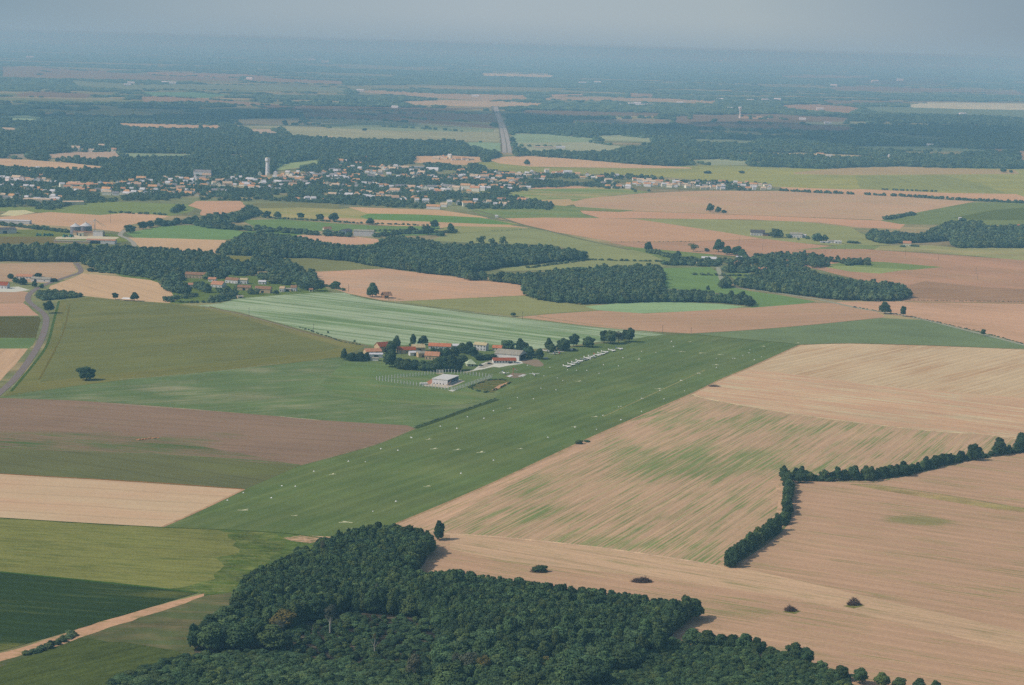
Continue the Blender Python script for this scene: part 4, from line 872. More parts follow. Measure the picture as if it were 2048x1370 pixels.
# tree belts of the middle distance
BELTS = [
 ([(325,452),(360,448),(395,444),(430,442),(470,440)], 9, 5, 7, 'belt of trees along the green crop left of centre'),
 ([(380,446),(420,456),(460,459),(520,462),(580,466),(660,472),(700,474)], 8, 6, 9, 'loose tree belt left of the blue barn'),
 ([(420,436),(470,434),(500,432),(520,430)], 8, 5, 8, 'trees round the small houses left of centre'),
 ([(500,432),(560,438),(640,442),(700,446),(860,452)], 3, 3, 5, 'low hedge under the striped stubble'),
 ([(756,474),(800,468),(880,466),(915,466)], 6, 5, 7, 'hedge right of the white barn'),
 ([(1560,382),(1640,386),(1710,389)], 6, 4, 6, 'hedge at the right end of the town'),
 ([(1735,390),(1800,393),(1900,399),(1970,403),(2060,407),(2500,420)], 6, 4.5, 7, 'long hedge on the right stubble strip'),
 ([(1765,380),(1880,384)], 4, 4, 9, 'broken hedge over the right stubble strip'),
 ([(1773,439),(1800,434),(1830,429)], 6, 5, 6, 'short hedge at the stubble tip on the right'),
 ([(215,425),(260,427),(330,430)], 3.5, 4, 6, 'low hedge on the left field edge'),
 ([(0,450),(60,456),(110,462),(140,466)], 6, 5, 8, 'hedge left of the silos'),
 ([(1060,536),(1180,520),(1330,524)], 3, 3, 5, 'field hedge above the central wood'),
 ([(1640,522),(1700,526),(1740,531)], 8, 5, 8, 'tree row on the green triangle at right'),
 ([(1300,505),(1330,512),(1360,520),(1440,524)], 6, 5, 7, 'trees between meadow and hamlet at right'),
 ([(1330,530),(1400,528),(1435,528)], 6, 5, 6, 'hedge above the right green field'),
 ([(1390,550),(1470,552),(1530,553)], 3, 3, 4, 'clipped hedge in front of the right hamlet'),
 ([(340,604),(400,606),(440,604),(470,597)], 3, 2.5, 3.5, 'dark hedge round the green paddock of the left hamlet'),
 ([(332,602),(350,598),(390,592)], 5, 4, 5, 'hedge at the left side of the paddock'),
 ([(430,603),(455,594),(472,588)], 6, 4.5, 5, 'bushes at the right side of the paddock'),
 ([(185,543),(240,548),(300,556),(336,566)], 4, 4, 6, 'hedge above the left stubble field'),
 ([(1395,1300),(1450,1312),(1520,1324),(1580,1336),(1640,1350),(1700,1362)], 3.2, 2.6, 2.6, 'undergrowth below the border row of the near thicket'),
 ([(1480,600),(1500,608)], 9, 6, 6, 'end trees of the central wood'),
 ([(730,463),(860,460)], 3, 3, 6, 'low hedge on the green crop'),
 ([(610,560),(660,575),(690,582)], 3, 3, 5, 'hedge right of the left hamlet'),
 ([(540,532),(560,544),(600,556),(640,562)], 4, 4, 5, 'hedge behind the orange-roofed hamlet house'),
 ([(1800,600),(1900,602),(2060,604)], .8, 1.2, 4, 'weedy field edge at right'),
 ([(1720,616),(1850,639),(1960,664),(2048,688)], 1.0, 1.5, 5, 'weeds along the right road'),
 ([(600,655),(640,668),(680,682),(720,690)], 1.0, 1.2, 5, 'weeds along the field path'),
 ([(832,853),(880,837),(940,815),(992,797)], .5, .9, 1.4, 'tall grass along the ditch'),
 ([(58,1310),(90,1298),(120,1285),(142,1272),(152,1270)], 2.2, 1.9, .9, 'dark hedge along the dirt track at lower left'),
 ([(985,462),(1060,458)], .8, 1.5, 6, 'weeds on the field edge'),
 ([(1380,483),(1230,484)], .8, 1.5, 6, 'weeds on the pink field edge'),
]
for px, h, r, s, lb in BELTS:
    pts = []; q = [P(x, y) for x, y in px]; acc = 0
    for a, b in zip(q, q[1:]):
        d = (b - a).length; t = acc
        while t < d:
            c = a.lerp(b, t / d)
            for k in range(2 if h > 5 else 1):
                hh = h * R1.uniform(.55, 1.25); j = r * .9
                pts.append((c.x + R1.uniform(-j, j), c.y + R1.uniform(-j, j), 0, r * R1.uniform(.75, 1.25), hh / ZU['mid']))
            t += s * R1.uniform(.7, 1.4)
        acc = t - d
    o = woodland("tree_belt", pts, 'mid', lb, name2="hedge" if h < 8 else "tree_belt"); o["category"] = "hedge" if h < 8 else "trees"

# ------------------------------------------------------------------ towns' areas (trees are thinner there) and the far woods
TOWN = [[(-60,352),(150,354),(260,362),(380,352),(520,352),(600,340),(660,330),(760,322),(880,330),(960,342),(1060,350),(1150,352),(1160,370),(1080,380),(1000,390),(900,398),(850,418),(700,410),(560,402),(490,402),(400,400),(260,402),(150,408),(110,420),(-60,412)],
        [(1150,354),(1300,362),(1450,366),(1540,370),(1550,383),(1440,381),(1340,381),(1280,387),(1200,378),(1150,370)],
        [(900,404),(1000,392),(1110,408),(1100,420),(940,418)]]
RW, RH = 3600, 700     # raster of the photo's upper part, offset 750
def raster(polys):
    M = np.zeros((RH, RW), bool)
    for p in polys:
        ys = [q[1] for q in p]; y0, y1 = max(0, int(min(ys)) - 1), min(RH - 1, int(max(ys)) + 1)
        n = len(p)
        for y in range(y0, y1 + 1):
            yy = y + .5; xs = []
            for i in range(n):
                (xa, ya), (xb, yb) = p[i - 1], p[i]
                if (ya > yy) != (yb > yy): xs.append(xa + (yy - ya) / (yb - ya) * (xb - xa))
            xs.sort()
            for a, b in zip(xs[::2], xs[1::2]): M[y, max(0, int(a + 750)):max(0, min(RW, int(b + 751)))] = True
    return M
FM = raster(FIELDPX); TM = raster(TOWN)
ROADPX = [[(1000,308),(1029,308),(1023,270),(1011,235),(1001,210),(983,210),(990,240),(996,270)]]
FM |= raster(ROADPX)
def project(A):
    q = A - np.array(CP[:])
    fw = q @ np.array(_f[:]); return 1024 + F * (q @ np.array(_r[:])) / fw, 685 - F * (q @ np.array(_u[:])) / fw
def look(M, X, Y):
    xi = np.clip((X + 750).astype(int), 0, RW - 1); yi = np.clip(Y.astype(int), 0, RH - 1)
    return M[yi, xi]
def far_points():
    R = np.random.RandomState(8); out = []
    d = 4050.
    while d < 58000:
        s = max(9.5, d / 400.); half = d * .40
        xs = np.arange(-half, half, s); xs = xs + R.uniform(-.4, .4, len(xs)) * s
        ys = d + R.uniform(-.45, .45, len(xs)) * s * 1.2
        out.append(np.stack([xs, ys, np.full(len(xs), s)], 1)); d += s * (1.0 if d < 9000 else 1.25)
    A = np.concatenate(out)
    G = np.stack([A[:, 0], A[:, 1], 0 * A[:, 0]], 1); X0, Y0 = project(G); G[:, 2] = 9.5; X1, Y1 = project(G)
    ok = (X0 > -620) & (X0 < 2700) & (Y0 < 372) & ~look(FM, X0, Y0) & ~look(FM, X1, Y1) & ~look(FM, X0, (Y0 + Y1) / 2) & ~look(TM, X0, Y0)
    n = .55 * smooth_noise(A[:, 0] / 2.2, A[:, 1], 520., 1) + .3 * smooth_noise(A[:, 0] / 1.6, A[:, 1] , 210., 2) + .15 * smooth_noise(A[:, 0], A[:, 1], 60., 3)
    far = smooth_noise(A[:, 0] / 4.5, A[:, 1], 1500., 5)
    thr = np.interp(Y0, [70, 110, 150, 200, 240, 300], [.54, .55, .51, .44, .37, .32]) + np.where(Y0 < 230, .22 * (far - .5), 0)
    return A[ok & (n > thr)], Y0[ok & (n > thr)]
FP, FY = far_points()
R = np.random.RandomState(4)
hh = np.where(FY < 200, 9.5, 12.5) * (.75 + .5 * R.rand(len(FP))) * np.where(R.rand(len(FP)) < .04, 1.3, 1)
for nm, sel, kd, lb in (("far_wood", FY > 232, 'mid', 'dark blue-green woods beyond the town'), ("horizon_wood", FY <= 232, 'far', 'hazy blue woods running back to the horizon')):
    Q = FP[sel]; H = hh[sel]; k = .62 if kd == 'mid' else .72
    woodland(nm, np.stack([Q[:, 0], Q[:, 1], 0 * H - (.0 if kd == 'mid' else 1.5), Q[:, 2] * k * (.8 + .4 * R.rand(len(H))), H / ZU[kd]], 1).tolist(), kd, lb)
print("far trees", len(FP), "near", len(nearpts), len(solo))
# hedgerow trees between the far fields
hp = []
for px in FARPX:
    for i in range(len(px)):
        if R1.random() < .22: continue
        a, b = P(px[i - 1][0], px[i - 1][1] + 1), P(px[i][0], px[i][1] + 1); n = (b - a).length / max(14, a.length / 260.)
        for k in range(int(n)):
            if smooth_noise(np.array([k * 1.]), np.array([i * 7.]), 5., 40)[0] < .5: continue
            q = a.lerp(b, (k + R1.random()) / n); qx, qy = PX(q)
            if 975 < qx < 1032 and 205 < qy < 312 or inside((qx, qy - 3), FARPX[30]) or inside((qx, qy - 5), FARPX[30]): continue
            hp.append((q.x, q.y + R1.uniform(-8, 8), -1., max(5, q.length / 900.) * R1.uniform(.7, 1.4), R1.uniform(5, 11) / ZU['far']))
o = woodland("far_hedgerows", hp, 'far', 'broken hedgerows between the hazy far fields', name2="hedgerow"); o["category"] = "hedgerow"
# trees inside the town
def town_trees():
    out = []
    for ti, px in enumerate(TOWN):
        g = [P(x, y).xy[:] for x, y in px]
        for x, y in fill(g, 11.0 if ti != 1 else 14, R1):
            n = .7 * float(smooth_noise(np.array([x]), np.array([y * .45]), 70., 21)[0]) + .3 * float(smooth_noise(np.array([x]), np.array([y]), 25., 22)[0])
            t_ = (.40 if ti == 0 else .47)
            if n > t_: out.append((x, y, 0, R1.uniform(3.5, 6.0), R1.uniform(4.0, 7.0 + 14 * min(.4, n - t_)) / ZU['mid']))
    return out
TT = town_trees()
woodland("town_trees", TT, 'mid', 'green trees filling the gaps between the houses of the town')
# ------------------------------------------------------------------ buildings
def box(bm, x0, x1, y0, y1, z0, z1):
    v = [bm.verts.new(p) for p in ((x0,y0,z0),(x1,y0,z0),(x1,y1,z0),(x0,y1,z0),(x0,y0,z1),(x1,y0,z1),(x1,y1,z1),(x0,y1,z1))]
    for f in ((3,2,1,0),(4,5,6,7),(0,1,5,4),(1,2,6,5),(2,3,7,6),(3,0,4,7)): bm.faces.new([v[i] for i in f])
def prism_roof(bm, lx, ly, z, h, ov=.4, hip=0., t=.18):
    """pitched roof with the ridge along x; hip>0 slopes the ends in"""
    a, b = lx / 2 + ov, ly / 2 + ov; r = a - hip
    k = h * ov / (ly / 2)
    top = [(-a, -b, z - k), (a, -b, z - k), (a, b, z - k), (-a, b, z - k), (-r, 0, z + h), (r, 0, z + h)]
    T = [bm.verts.new((p[0], p[1], p[2] + t)) for p in top]; B = [bm.verts.new(p) for p in top]
    for f in ((0, 1, 5, 4), (2, 3, 4, 5), (1, 2, 5), (3, 0, 4)):
        if hip > 0 or len(f) == 4:
            bm.faces.new([T[i] for i in f])
            bm.faces.new([B[i] for i in f][::-1])
    for i in range(4):
        j = (i + 1) % 4
        if hip > 0 or i in (0, 2): bm.faces.new([B[i], B[j], T[j], T[i]])
    if hip <= 0:
        for (i, j, r_) in ((1, 2, 5), (3, 0, 4)):
            bm.faces.new([B[i], B[r_], T[r_], T[i]]); bm.faces.new([B[r_], B[j], T[j], T[r_]])
def gable_walls(bm, lx, ly, z, h):
    a, b = lx / 2, ly / 2
    V = [bm.verts.new(p) for p in ((-a,-b,0),(a,-b,0),(a,b,0),(-a,b,0),(-a,-b,z),(a,-b,z),(a,b,z),(-a,b,z),(-a,0,z+h),(a,0,z+h))]
    for f in ((0,1,5,4),(2,3,7,6)): bm.faces.new([V[i] for i in f])
    bm.faces.new([V[i] for i in (1,2,6,9,5)]); bm.faces.new([V[i] for i in (3,0,4,8,7)]); bm.faces.new([V[i] for i in (3,2,1,0)])
def tile_mat(name, rgb, x=1000, y=700, rows=.35):
    g_ = sum(rgb) / 3; c = [v * (.86 if y > 420 else .95) for v in albedo([a + (g_ - a) * .10 for a in rgb], x, y)]; m = bpy.data.materials.new(name); m.use_nodes = True; t = m.node_tree
    b = t.nodes['Principled BSDF']; b.inputs['Roughness'].default_value = .9; b.inputs['Specular IOR Level'].default_value = .1
    tx = N(t, 'ShaderNodeTexCoord'); ob = tx.outputs['Object']
    g = math_node(t, 'ADD', rng(t, noise(t, ob, (.25, .25, .25), 4), .3, .7, -.16, .16), rng(t, noise(t, ob, (3, .8, 3), 3), .3, .7, -.12, .12))
    g = math_node(t, 'ADD', g, 1.0)
    mu = N(t, 'ShaderNodeVectorMath', operation='SCALE'); mu.inputs[0].default_value = c; L(t, g, mu.inputs['Scale']); L(t, mu.outputs[0], b.inputs['Base Color'])
    return m
M_ORANGE = tile_mat("orange_tiles", (196, 122, 98)); M_RED = tile_mat("red_tiles", (166, 96, 84)); M_SALMON = tile_mat("salmon_tiles", (190, 138, 114)); M_OCHRE = tile_mat("ochre_tiles", (198, 178, 140))
M_BROWN = tile_mat("brown_tiles", (150, 120, 104)); M_GREYR = tile_mat("grey_roofing", (152, 156, 148)); M_SLATE = tile_mat("slate", (92, 104, 118)); M_GREENR = tile_mat("pale_green_roofing", (168, 192, 164))
M_CREAM = mat("cream_render", albedo((222, 216, 190), 1000, 720), var=.06, scale=.5); M_WHITE = mat("white_render", albedo((236, 236, 228), 1000, 720), var=.05, scale=.5)
M_STONE = mat("stone_wall", albedo((176, 160, 136), 1000, 720), var=.14, scale=.8); M_PINKW = mat("pinkish_render", albedo((226, 194, 176), 1000, 720), var=.05, scale=.5)
M_METAL = mat("pale_sheet_metal", albedo((222, 222, 208), 1000, 720), rough=.5, spec=.3, var=.06, scale=.4); M_DARK = mat("dark_opening", (.02, .022, .025), rough=.6)
M_GLASS = mat("window_glass", (.03, .04, .05), rough=.2, spec=.6); M_BLUE = mat("blue_sheet", albedo((104, 130, 156), 880, 765), var=.1, scale=.5); M_SHUT = mat("brown_shutters", (.13, .08, .05))
M_WPAINT = mat("white_paint", (.78, .78, .74), rough=.5, spec=.3, var=.03, scale=1.); M_REDP = mat("red_paint", (.5, .06, .04), rough=.5, spec=.3); M_BLUEP = mat("blue_paint", (.04, .10, .28), rough=.4, spec=.3)
M_GREYP = mat("grey_paint", (.3, .31, .31), rough=.5); M_TYRE = mat("tyre_rubber", (.02, .02, .02)); M_GREENM = mat("green_paint", (.05, .22, .14), rough=.6)
M_BLACKT = mat("dark_sheeting", (.05, .05, .05), var=.2, scale=1)

def front(a, lx, ly, z, openings, parent):
    """windows and doors set 4 cm proud of the wall; openings: (side, centre, width, sill, height, kind)"""
    for side, c, w, s, h, kd in openings:
        bm = bmesh.new(); g = .04
        def slab(bm, c, w, s, h, out_):
            if side == 'S': box(bm, c - w / 2, c + w / 2, -ly / 2 - out_, -ly / 2 + .05, s, s + h)
            if side == 'N': box(bm, c - w / 2, c + w / 2, ly / 2 - .05, ly / 2 + out_, s, s + h)
            if side == 'E': box(bm, lx / 2 - .05, lx / 2 + out_, c - w / 2, c + w / 2, s, s + h)
            if side == 'W': box(bm, -lx / 2 - out_, -lx / 2 + .05, c - w / 2, c + w / 2, s, s + h)
        slab(bm, c, w, s, h, g)
        o = mobj(kd if kd in ('door', 'window') else 'opening', bm, {'door': M_SHUT, 'window': M_GLASS}.get(kd, M_DARK), parent)
        if kd == 'window':
            bm = bmesh.new(); slab(bm, c, w + .3, s - .14, .13, .12); mobj('sill', bm, M_WHITE, o)
def house(name, label, cat, pos, rz, lx, ly, z, h, wall, roof, group=None, hip=0., openings=None, chimney=True, ov=.4):
    e = empty(name, pos, rz, label, cat, group)
    bm = bmesh.new()
    if hip > 0: box(bm, -lx / 2, lx / 2, -ly / 2, ly / 2, 0, z)
    else: gable_walls(bm, lx, ly, z, h)
    mobj("wall", bm, wall, e)
    bm = bmesh.new(); prism_roof(bm, lx, ly, z, h, ov, hip); r = mobj("roof", bm, roof, e)
    if chimney:
        bm = bmesh.new(); box(bm, lx * .28, lx * .28 + .8, -.4, .4, z + h * .5, z + h + .9); mobj("chimney", bm, M_STONE, r)
    if openings: front(e, lx, ly, z, openings, e)
    return e
def wins(lx, n, sill=1.0, w=1.1, h=1.2, side='S', door=None):
    out_ = []
    for i in range(n):
        c = -lx / 2 + lx * (i + .5) / n
        if door is not None and i == door: out_.append((side, c, 1.1, 0.02, 2.1, 'door'))
        else: out_.append((side, c, w, sill, h, 'window'))
    return out_
def ang(p, q):
    a, b = P(*p), P(*q); return math.atan2(b.y - a.y, b.x - a.x), (b - a).length
def place(pxl, pxr, ly):
    """front wall foot seen from pxl to pxr -> centre of a building ly deep behind it, angle, length"""
    a, ln = ang(pxl, pxr); A, B = P(*pxl), P(*pxr); c = (A + B) / 2
    return Vector((c.x - math.sin(a) * ly / 2, c.y + math.cos(a) * ly / 2, 0)), a, ln

# -- the aerodrome farm and club
c, a, ln = place((995, 727), (1024, 727), 7)
house("clubhouse", "long low clubhouse with a red tiled roof beside the car park", "clubhouse", c, a, 21, 7.5, 2.8, 2.0, M_CREAM, M_RED, openings=wins(21, 8, .9, 1.3, 1.4, door=6) + wins(7, 2, 1, 1, 1.1, 'E'), chimney=False)
# hangar
HX, HR, HL = P(1020, 724), math.radians(-14), 19
hang = empty("hangar", P(1021, 717.5), math.radians(-20), "cream hangar with a grey ridged roof and a wide open dark door", "hangar")
bm = bmesh.new(); gable_walls(bm, 24, 20, 5.6, 3.0); mobj("wall", bm, M_CREAM, hang)
bm = bmesh.new(); prism_roof(bm, 24, 20, 5.6, 3.0, .5); mobj("roof", bm, M_GREYR, hang)
bm = bmesh.new(); box(bm, 11.95, 12.06, -7.5, 7.5, .02, 5.0); mobj("door_opening", bm, M_DARK, hang)
bm = bmesh.new(); box(bm, 11.95, 12.25, -9.6, -7.6, 0.02, 5.1); mobj("door", bm, M_GREYR, hang)
bm = bmesh.new(); box(bm, 11.95, 12.25, 7.6, 9.6, 0.02, 5.1); mobj("door", bm, M_GREYR, hang)
# pavilion
pav = empty("pavilion", P(941, 731.5), math.radians(12), "small square pavilion with a pale green pyramid roof", "pavilion")
bm = bmesh.new(); box(bm, -3.6, 3.6, -3.6, 3.6, 0, 2.9); mobj("wall", bm, M_PINKW, pav)
bm = bmesh.new(); prism_roof(bm, 7.2, 7.2, 2.9, 2.9, 1.0, hip=4.2); mobj("roof", bm, M_GREENR, pav)
front(pav, 7.2, 7.2, 3, [('S', -1.9, 1.2, .9, 1.3, 'window'), ('S', 1.2, 1.1, .02, 2.2, 'door'), ('E', 0, 1.2, .9, 1.2, 'window')], pav)
def fh(name, label, cx, cy, rz, lx, ly, z, h, wall, roof, cat="house", hip=0, op=None, chimney=True, group=None):
    return house(name, label, cat, P(cx, cy), math.radians(rz), lx, ly, z, h, wall, roof, group, hip, op, chimney)
fh("house", "two-storey white house with an ochre roof between the conifers", 962, 700.5, -22, 12.5, 7, 5.6, 1.9, M_WHITE, M_OCHRE, op=wins(12.5, 4, 3.6, 1.0, 1.3) + wins(12.5, 4, .9, 1.0, 1.4, door=1) + [('E', 0, 1, 3.6, 1.2, 'window')])
fh("house", "small house with a bright orange roof behind the hangar", 995, 701, -12, 8.6, 6.5, 3.0, 2.0, M_PINKW, M_ORANGE, op=wins(8.6, 3, 1, 1, 1.2, door=1))
fh("farm_building", "low building with a bright orange roof behind the conifers", 880, 697.5, -5, 21, 8, 3.0, 2.4, M_WHITE, M_ORANGE, "farm building", op=wins(21, 4, 1, 1, 1.2))
fh("farm_building", "long barn with a dull red roof running up to an ochre end", 812, 706, 14, 17, 8, 3.6, 2.3, M_STONE, M_RED, "barn", op=wins(17, 3, 1, 1.2, 1.2), chimney=False)
fh("farm_building", "ochre-roofed end building joined to the long red barn", 836, 702, 14, 12, 8, 4.0, 2.4, M_STONE, M_OCHRE, "farm building", op=[('S', 1, 2.4, .02, 2.6, 'door')], chimney=True)
fh("farmhouse", "farmhouse with an orange roof rising over the dark tree belt", 865, 718.5, -8, 13, 8.5, 4.0, 3.0, M_STONE, M_SALMON, op=wins(13, 4, 1, 1, 1.3, door=2) + wins(8, 2, 1, 1, 1.2, 'W'))
fh("farm_building", "grey stone outbuilding left of the orange-roofed farmhouse", 844, 714, 20, 9, 7, 4.0, 1.5, M_STONE, M_GREYR, "outbuilding", op=[('S', 0, 2, .02, 2.4, 'door')], chimney=False)
fh("farm_building", "pale sheet-roofed shed in the middle of the farm", 829, 711, 18, 10, 7, 3.2, 1.0, M_METAL, M_METAL, "shed", op=[('S', 0, 3, .02, 2.4, 'door')], chimney=False)
fh("farm_building", "tall old barn with a red roof at the back left of the farm", 766, 702.5, 38, 14, 9, 5.4, 3.4, M_STONE, M_RED, "barn", op=[('S', 0, 3, .02, 3.4, 'door')], chimney=False)
fh("farm_building", "lean-to barn with a patched pink roof in front of the tall old barn", 745, 707.5, 22, 15, 9, 2.8, 2.2, M_STONE, M_SALMON, "barn", op=[('S', -3, 3, .02, 2.4, 'opening'), ('S', 3, 3, .02, 2.4, 'opening')], chimney=False)
fh("farm_building", "white-roofed shed beside the tallest farm tree", 752, 714.5, 6, 12, 7, 3.2, .9, M_WHITE, M_METAL, "shed", op=[('S', 0, 4, .02, 2.4, 'opening')], chimney=False)
fh("farm_building", "open-fronted low shed nearest the pasture at the left of the farm", 746, 721, -4, 10, 4.5, 2.5, .6, M_CREAM, M_GREYR, "shed", op=[('S', -3, 2.6, .02, 2.0, 'opening')], chimney=False)
fh("farm_building", "small white house glimpsed behind the orange low building", 912, 697, -5, 6, 5, 3, 1.5, M_WHITE, M_METAL, "shed", chimney=False)

# -- fenced compound with the metal hut
hut = empty("hut", P(890, 766), math.radians(37), "pale sheet-metal hut with a dark side standing inside the fenced compound", "hut")
q0, q1, q2 = P(864, 770), P(905, 770.5), P(918, 763)
def extrude(pts, z0, z1, bm):
    A = [bm.verts.new((p[0], p[1], z0)) for p in pts]; B = [bm.verts.new((p[0], p[1], z1)) for p in pts]; n = len(pts)
    for i in range(n): bm.faces.new((A[i], A[(i + 1) % n], B[(i + 1) % n], B[i]))
    bm.faces.new(A[::-1]); bm.faces.new(B)
hut.location = (0, 0, 0); hut.rotation_euler = (0, 0, 0)
g0, g1, g2 = P(864, 767.5), P(895, 770.5), P(917.5, 761.5); g3 = g0 + (g2 - g1); hc = (g0 + g1 + g2 + g3) / 4
hut.location = hc; loc = [(p - hc) for p in (g0, g1, g2, g3)]
bm = bmesh.new(); extrude(loc, 0, 4.4, bm); mobj("wall", bm, [M_METAL], hut)
bm = bmesh.new(); extrude([p * 1.03 for p in loc], 4.42, 4.65, bm); mobj("roof", bm, mat("cream_roofing", albedo((206,204,190), 890, 760), var=.07, scale=.4), hut)
d0, d1 = loc[1].copy(), loc[2].copy()
def wallquad(a, b, t0, t1, z0, z1, m, nm, par, out_=.05):
    d = (b - a); nrm = Vector((d.y, -d.x, 0)).normalized() * out_; p, q = a + d * t0, a + d * t1
    bm = bmesh.new(); extrude([p, q, q + nrm, p + nrm], z0, z1, bm); return mobj(nm, bm, m, par)
for i in range(4): wallquad(loc[0], loc[1], .1 + i * .2, .17 + i * .2, .02, 1.1, M_DARK, "opening", hut)
wallquad(loc[1], loc[2], .04, .96, 1.0, 3.9, M_BLACKT, "side_cladding", hut, .06)
for i in range(3): wallquad(loc[1], loc[2], .1 + i * .28, .3 + i * .28, 1.6, 3.0, M_BLUE, "window", hut, .12)
# stairs at the near corner
stc = empty("staircase", P(898, 771), math.radians(30), "dark open metal staircase at the corner of the hut", "staircase")
bm = bmesh.new()
for i in range(8): box(bm, -2.4 + i * .5, -1.85 + i * .5, -.6, .6, .25 + i * .42, .33 + i * .42)
mobj("steps", bm, M_STONE, stc)
bm = bmesh.new()
for sy in (-.62, .62):
    taper(bm, (-2.4, sy, 1.0), (1.8, sy, 4.5), .05, .05, 4)
    for i in range(4): taper(bm, (-2.2 + i * 1.2, sy, 0), (-2.2 + i * 1.2, sy, 1.1 + i * 1.0), .06, .06, 4)
mobj("railing", bm, M_BROWN, stc)
sheet("hut_pavement", [(843,768),(866,759),(905,762),(917,758),(930,762),(912,770),(893,776),(868,773),(850,772)], mat("hut_paving", albedo((176,172,160), 890, 770), rough=1, spec=0, var=.08, scale=.3))
sheet("hut_pavement", [(845,768),(866,757),(876,752),(884,750),(895,751),(888,757),(868,762),(860,769)], mat("pink_paving", albedo((164,122,108), 870, 760), rough=1, spec=0, var=.08, scale=.3))
tk = empty("tank", P(848, 769.5), .2, "small white box tank at the left end of the hut paving", "tank")
bm = bmesh.new(); box(bm, -3.2, 3.2, -1.2, 1.2, .3, 1.9); bmesh.ops.bevel(bm, geom=bm.edges[:], offset=.3, segments=2, affect='EDGES'); mobj("body", bm, M_WPAINT, tk)
for s_ in (-2.2, 2.2):
    bm = bmesh.new(); box(bm, s_ - .2, s_ + .2, -1, 1, 0, .32); mobj("foot", bm, M_GREYP, tk)
# slatted screen behind hut
sc_ = empty("scaffold", P(880, 748), math.radians(-8), "white scaffold-like frame of crossed bars behind the hut", "frame")
bm = bmesh.new()
for i in range(4): taper(bm, (-3 + i * 2, 0, 0), (-3 + i * 2, 0, 3.6), .12, .12, 5)
mobj("upright", bm, M_WPAINT, sc_)
bm = bmesh.new()
for k in range(4): taper(bm, (-3, .0, .5 + k * 1.0), (3, .0, .5 + k * 1.0), .11, .11, 5)
mobj("crossbar", bm, M_WPAINT, sc_)
bm = bmesh.new(); box(bm, -3.2, 3.2, -1.4, 1.4, 0, .5); mobj("base", bm, M_STONE, sc_)
# fence: every post is countable; posts copied one by one under the fence
FQ = [P(753, 760.5), P(897, 745.5), P(984, 755.5), P(909, 781.5)]
fence = empty("fence", (0, 0, 0), 0, "tall pale posted wire fence enclosing the metal hut on the aerodrome", "fence"); fence.location = (FQ[0] + FQ[2]) / 2
bm = bmesh.new(); taper(bm, (0, 0, 0), (0, 0, 2.9), .28, .25, 5); taper(bm, (0, 0, 2.88), (.0, .4, 3.3), .15, .12, 4)
M_POST = mat("concrete_posts", albedo((226, 232, 216), 870, 760), var=.06); post0 = None; cnt = 0
mesh_bm = bmesh.new()
for i in range(4):
    A, B = FQ[i], FQ[(i + 1) % 4]; n = int((B - A).length / {0: 3.3, 1: 3.1, 2: 3.0, 3: 3.1}[i]); n = max(8, min(n, 25))
    for k in range(n):
        p = A.lerp(B, k / n) - fence.location
        if post0 is None: post0 = mobj("post", bm, M_POST, fence); o = post0
        else: o = post0.copy(); COL.objects.link(o)
        o.location = p; o.rotation_euler = (0, 0, math.atan2((B - A).y, (B - A).x)); cnt += 1
    for z in (.2, .7, 1.2, 1.7, 2.2, 2.6): taper(mesh_bm, A - fence.location + Vector((0, 0, z)), B - fence.location + Vector((0, 0, z)), .012, .012, 3)
    for k in range(0, n, 8): taper(mesh_bm, A.lerp(B, k / n) - fence.location + Vector((0, 0, 2.5)), A.lerp(B, (k + .55) / n) - fence.location, .05, .05, 4)
mobj("wires", mesh_bm, M_GREYP, fence)
gt = empty("gate", P(905, 781), math.radians(25), "white leaf gate standing open at the near corner of the fence", "gate")
bm = bmesh.new(); box(bm, -.1, .1, -.1, .1, 0, 2.8); box(bm, 3.4, 3.6, -.1, .1, 0, 2.8); mobj("gate_post", bm, M_WPAINT, gt)
bm = bmesh.new()
for k in range(8): box(bm, .3 + k * .42, .36 + k * .42, -.03, .03, .2, 2.4)
box(bm, .1, 3.4, -.04, .04, .15, .25); box(bm, .1, 3.4, -.04, .04, 2.35, 2.45); mobj("gate_leaf", bm, M_WPAINT, gt)
sheet("gate_slab", [(896,781),(905,779),(913,780),(905,783)], rmat("slab", (190,194,184), 900, 781))
# reed-grown hollow right of the fence
sheet("hollow", [(936,775),(970,758),(1000,757),(1026,763),(1012,772),(985,786),(965,780)], field_mat("hollow_soil", albedo((92,110,84), 980, 770), patch=.2, psize=10, fine=.2, col2=albedo((136,114,96), 980, 770), amt=.30, p2=5))
sheet("hollow_track", [(983,780),(998,770),(1018,763),(1010,769),(992,780)], mat("hollow_sand", albedo((178,144,120), 1000, 770), rough=1, var=.1, scale=.5))
pts = []
for px in ([(938,775),(952,781),(968,785),(984,785)], [(940,774),(956,768),(975,761),(990,759)], [(985,760),(1000,759),(1022,762)], [(986,781),(1002,776),(1016,768),(1024,764)]):
    for a_, b_ in zip(px, px[1:]):
        for k in range(9):
            q = P(a_[0] + (b_[0] - a_[0]) * k / 14 + R1.uniform(-1, 1), a_[1] + (b_[1] - a_[1]) * k / 14 + R1.uniform(-1, 1)); pts.append((q.x, q.y, 0, R1.uniform(.6, 1.3), R1.uniform(.3, 1.0)))
o = woodland("reeds", pts, 'bush', 'dark reeds and scrub ringing the hollow beside the fence', name2="reeds"); o["category"] = "reeds"

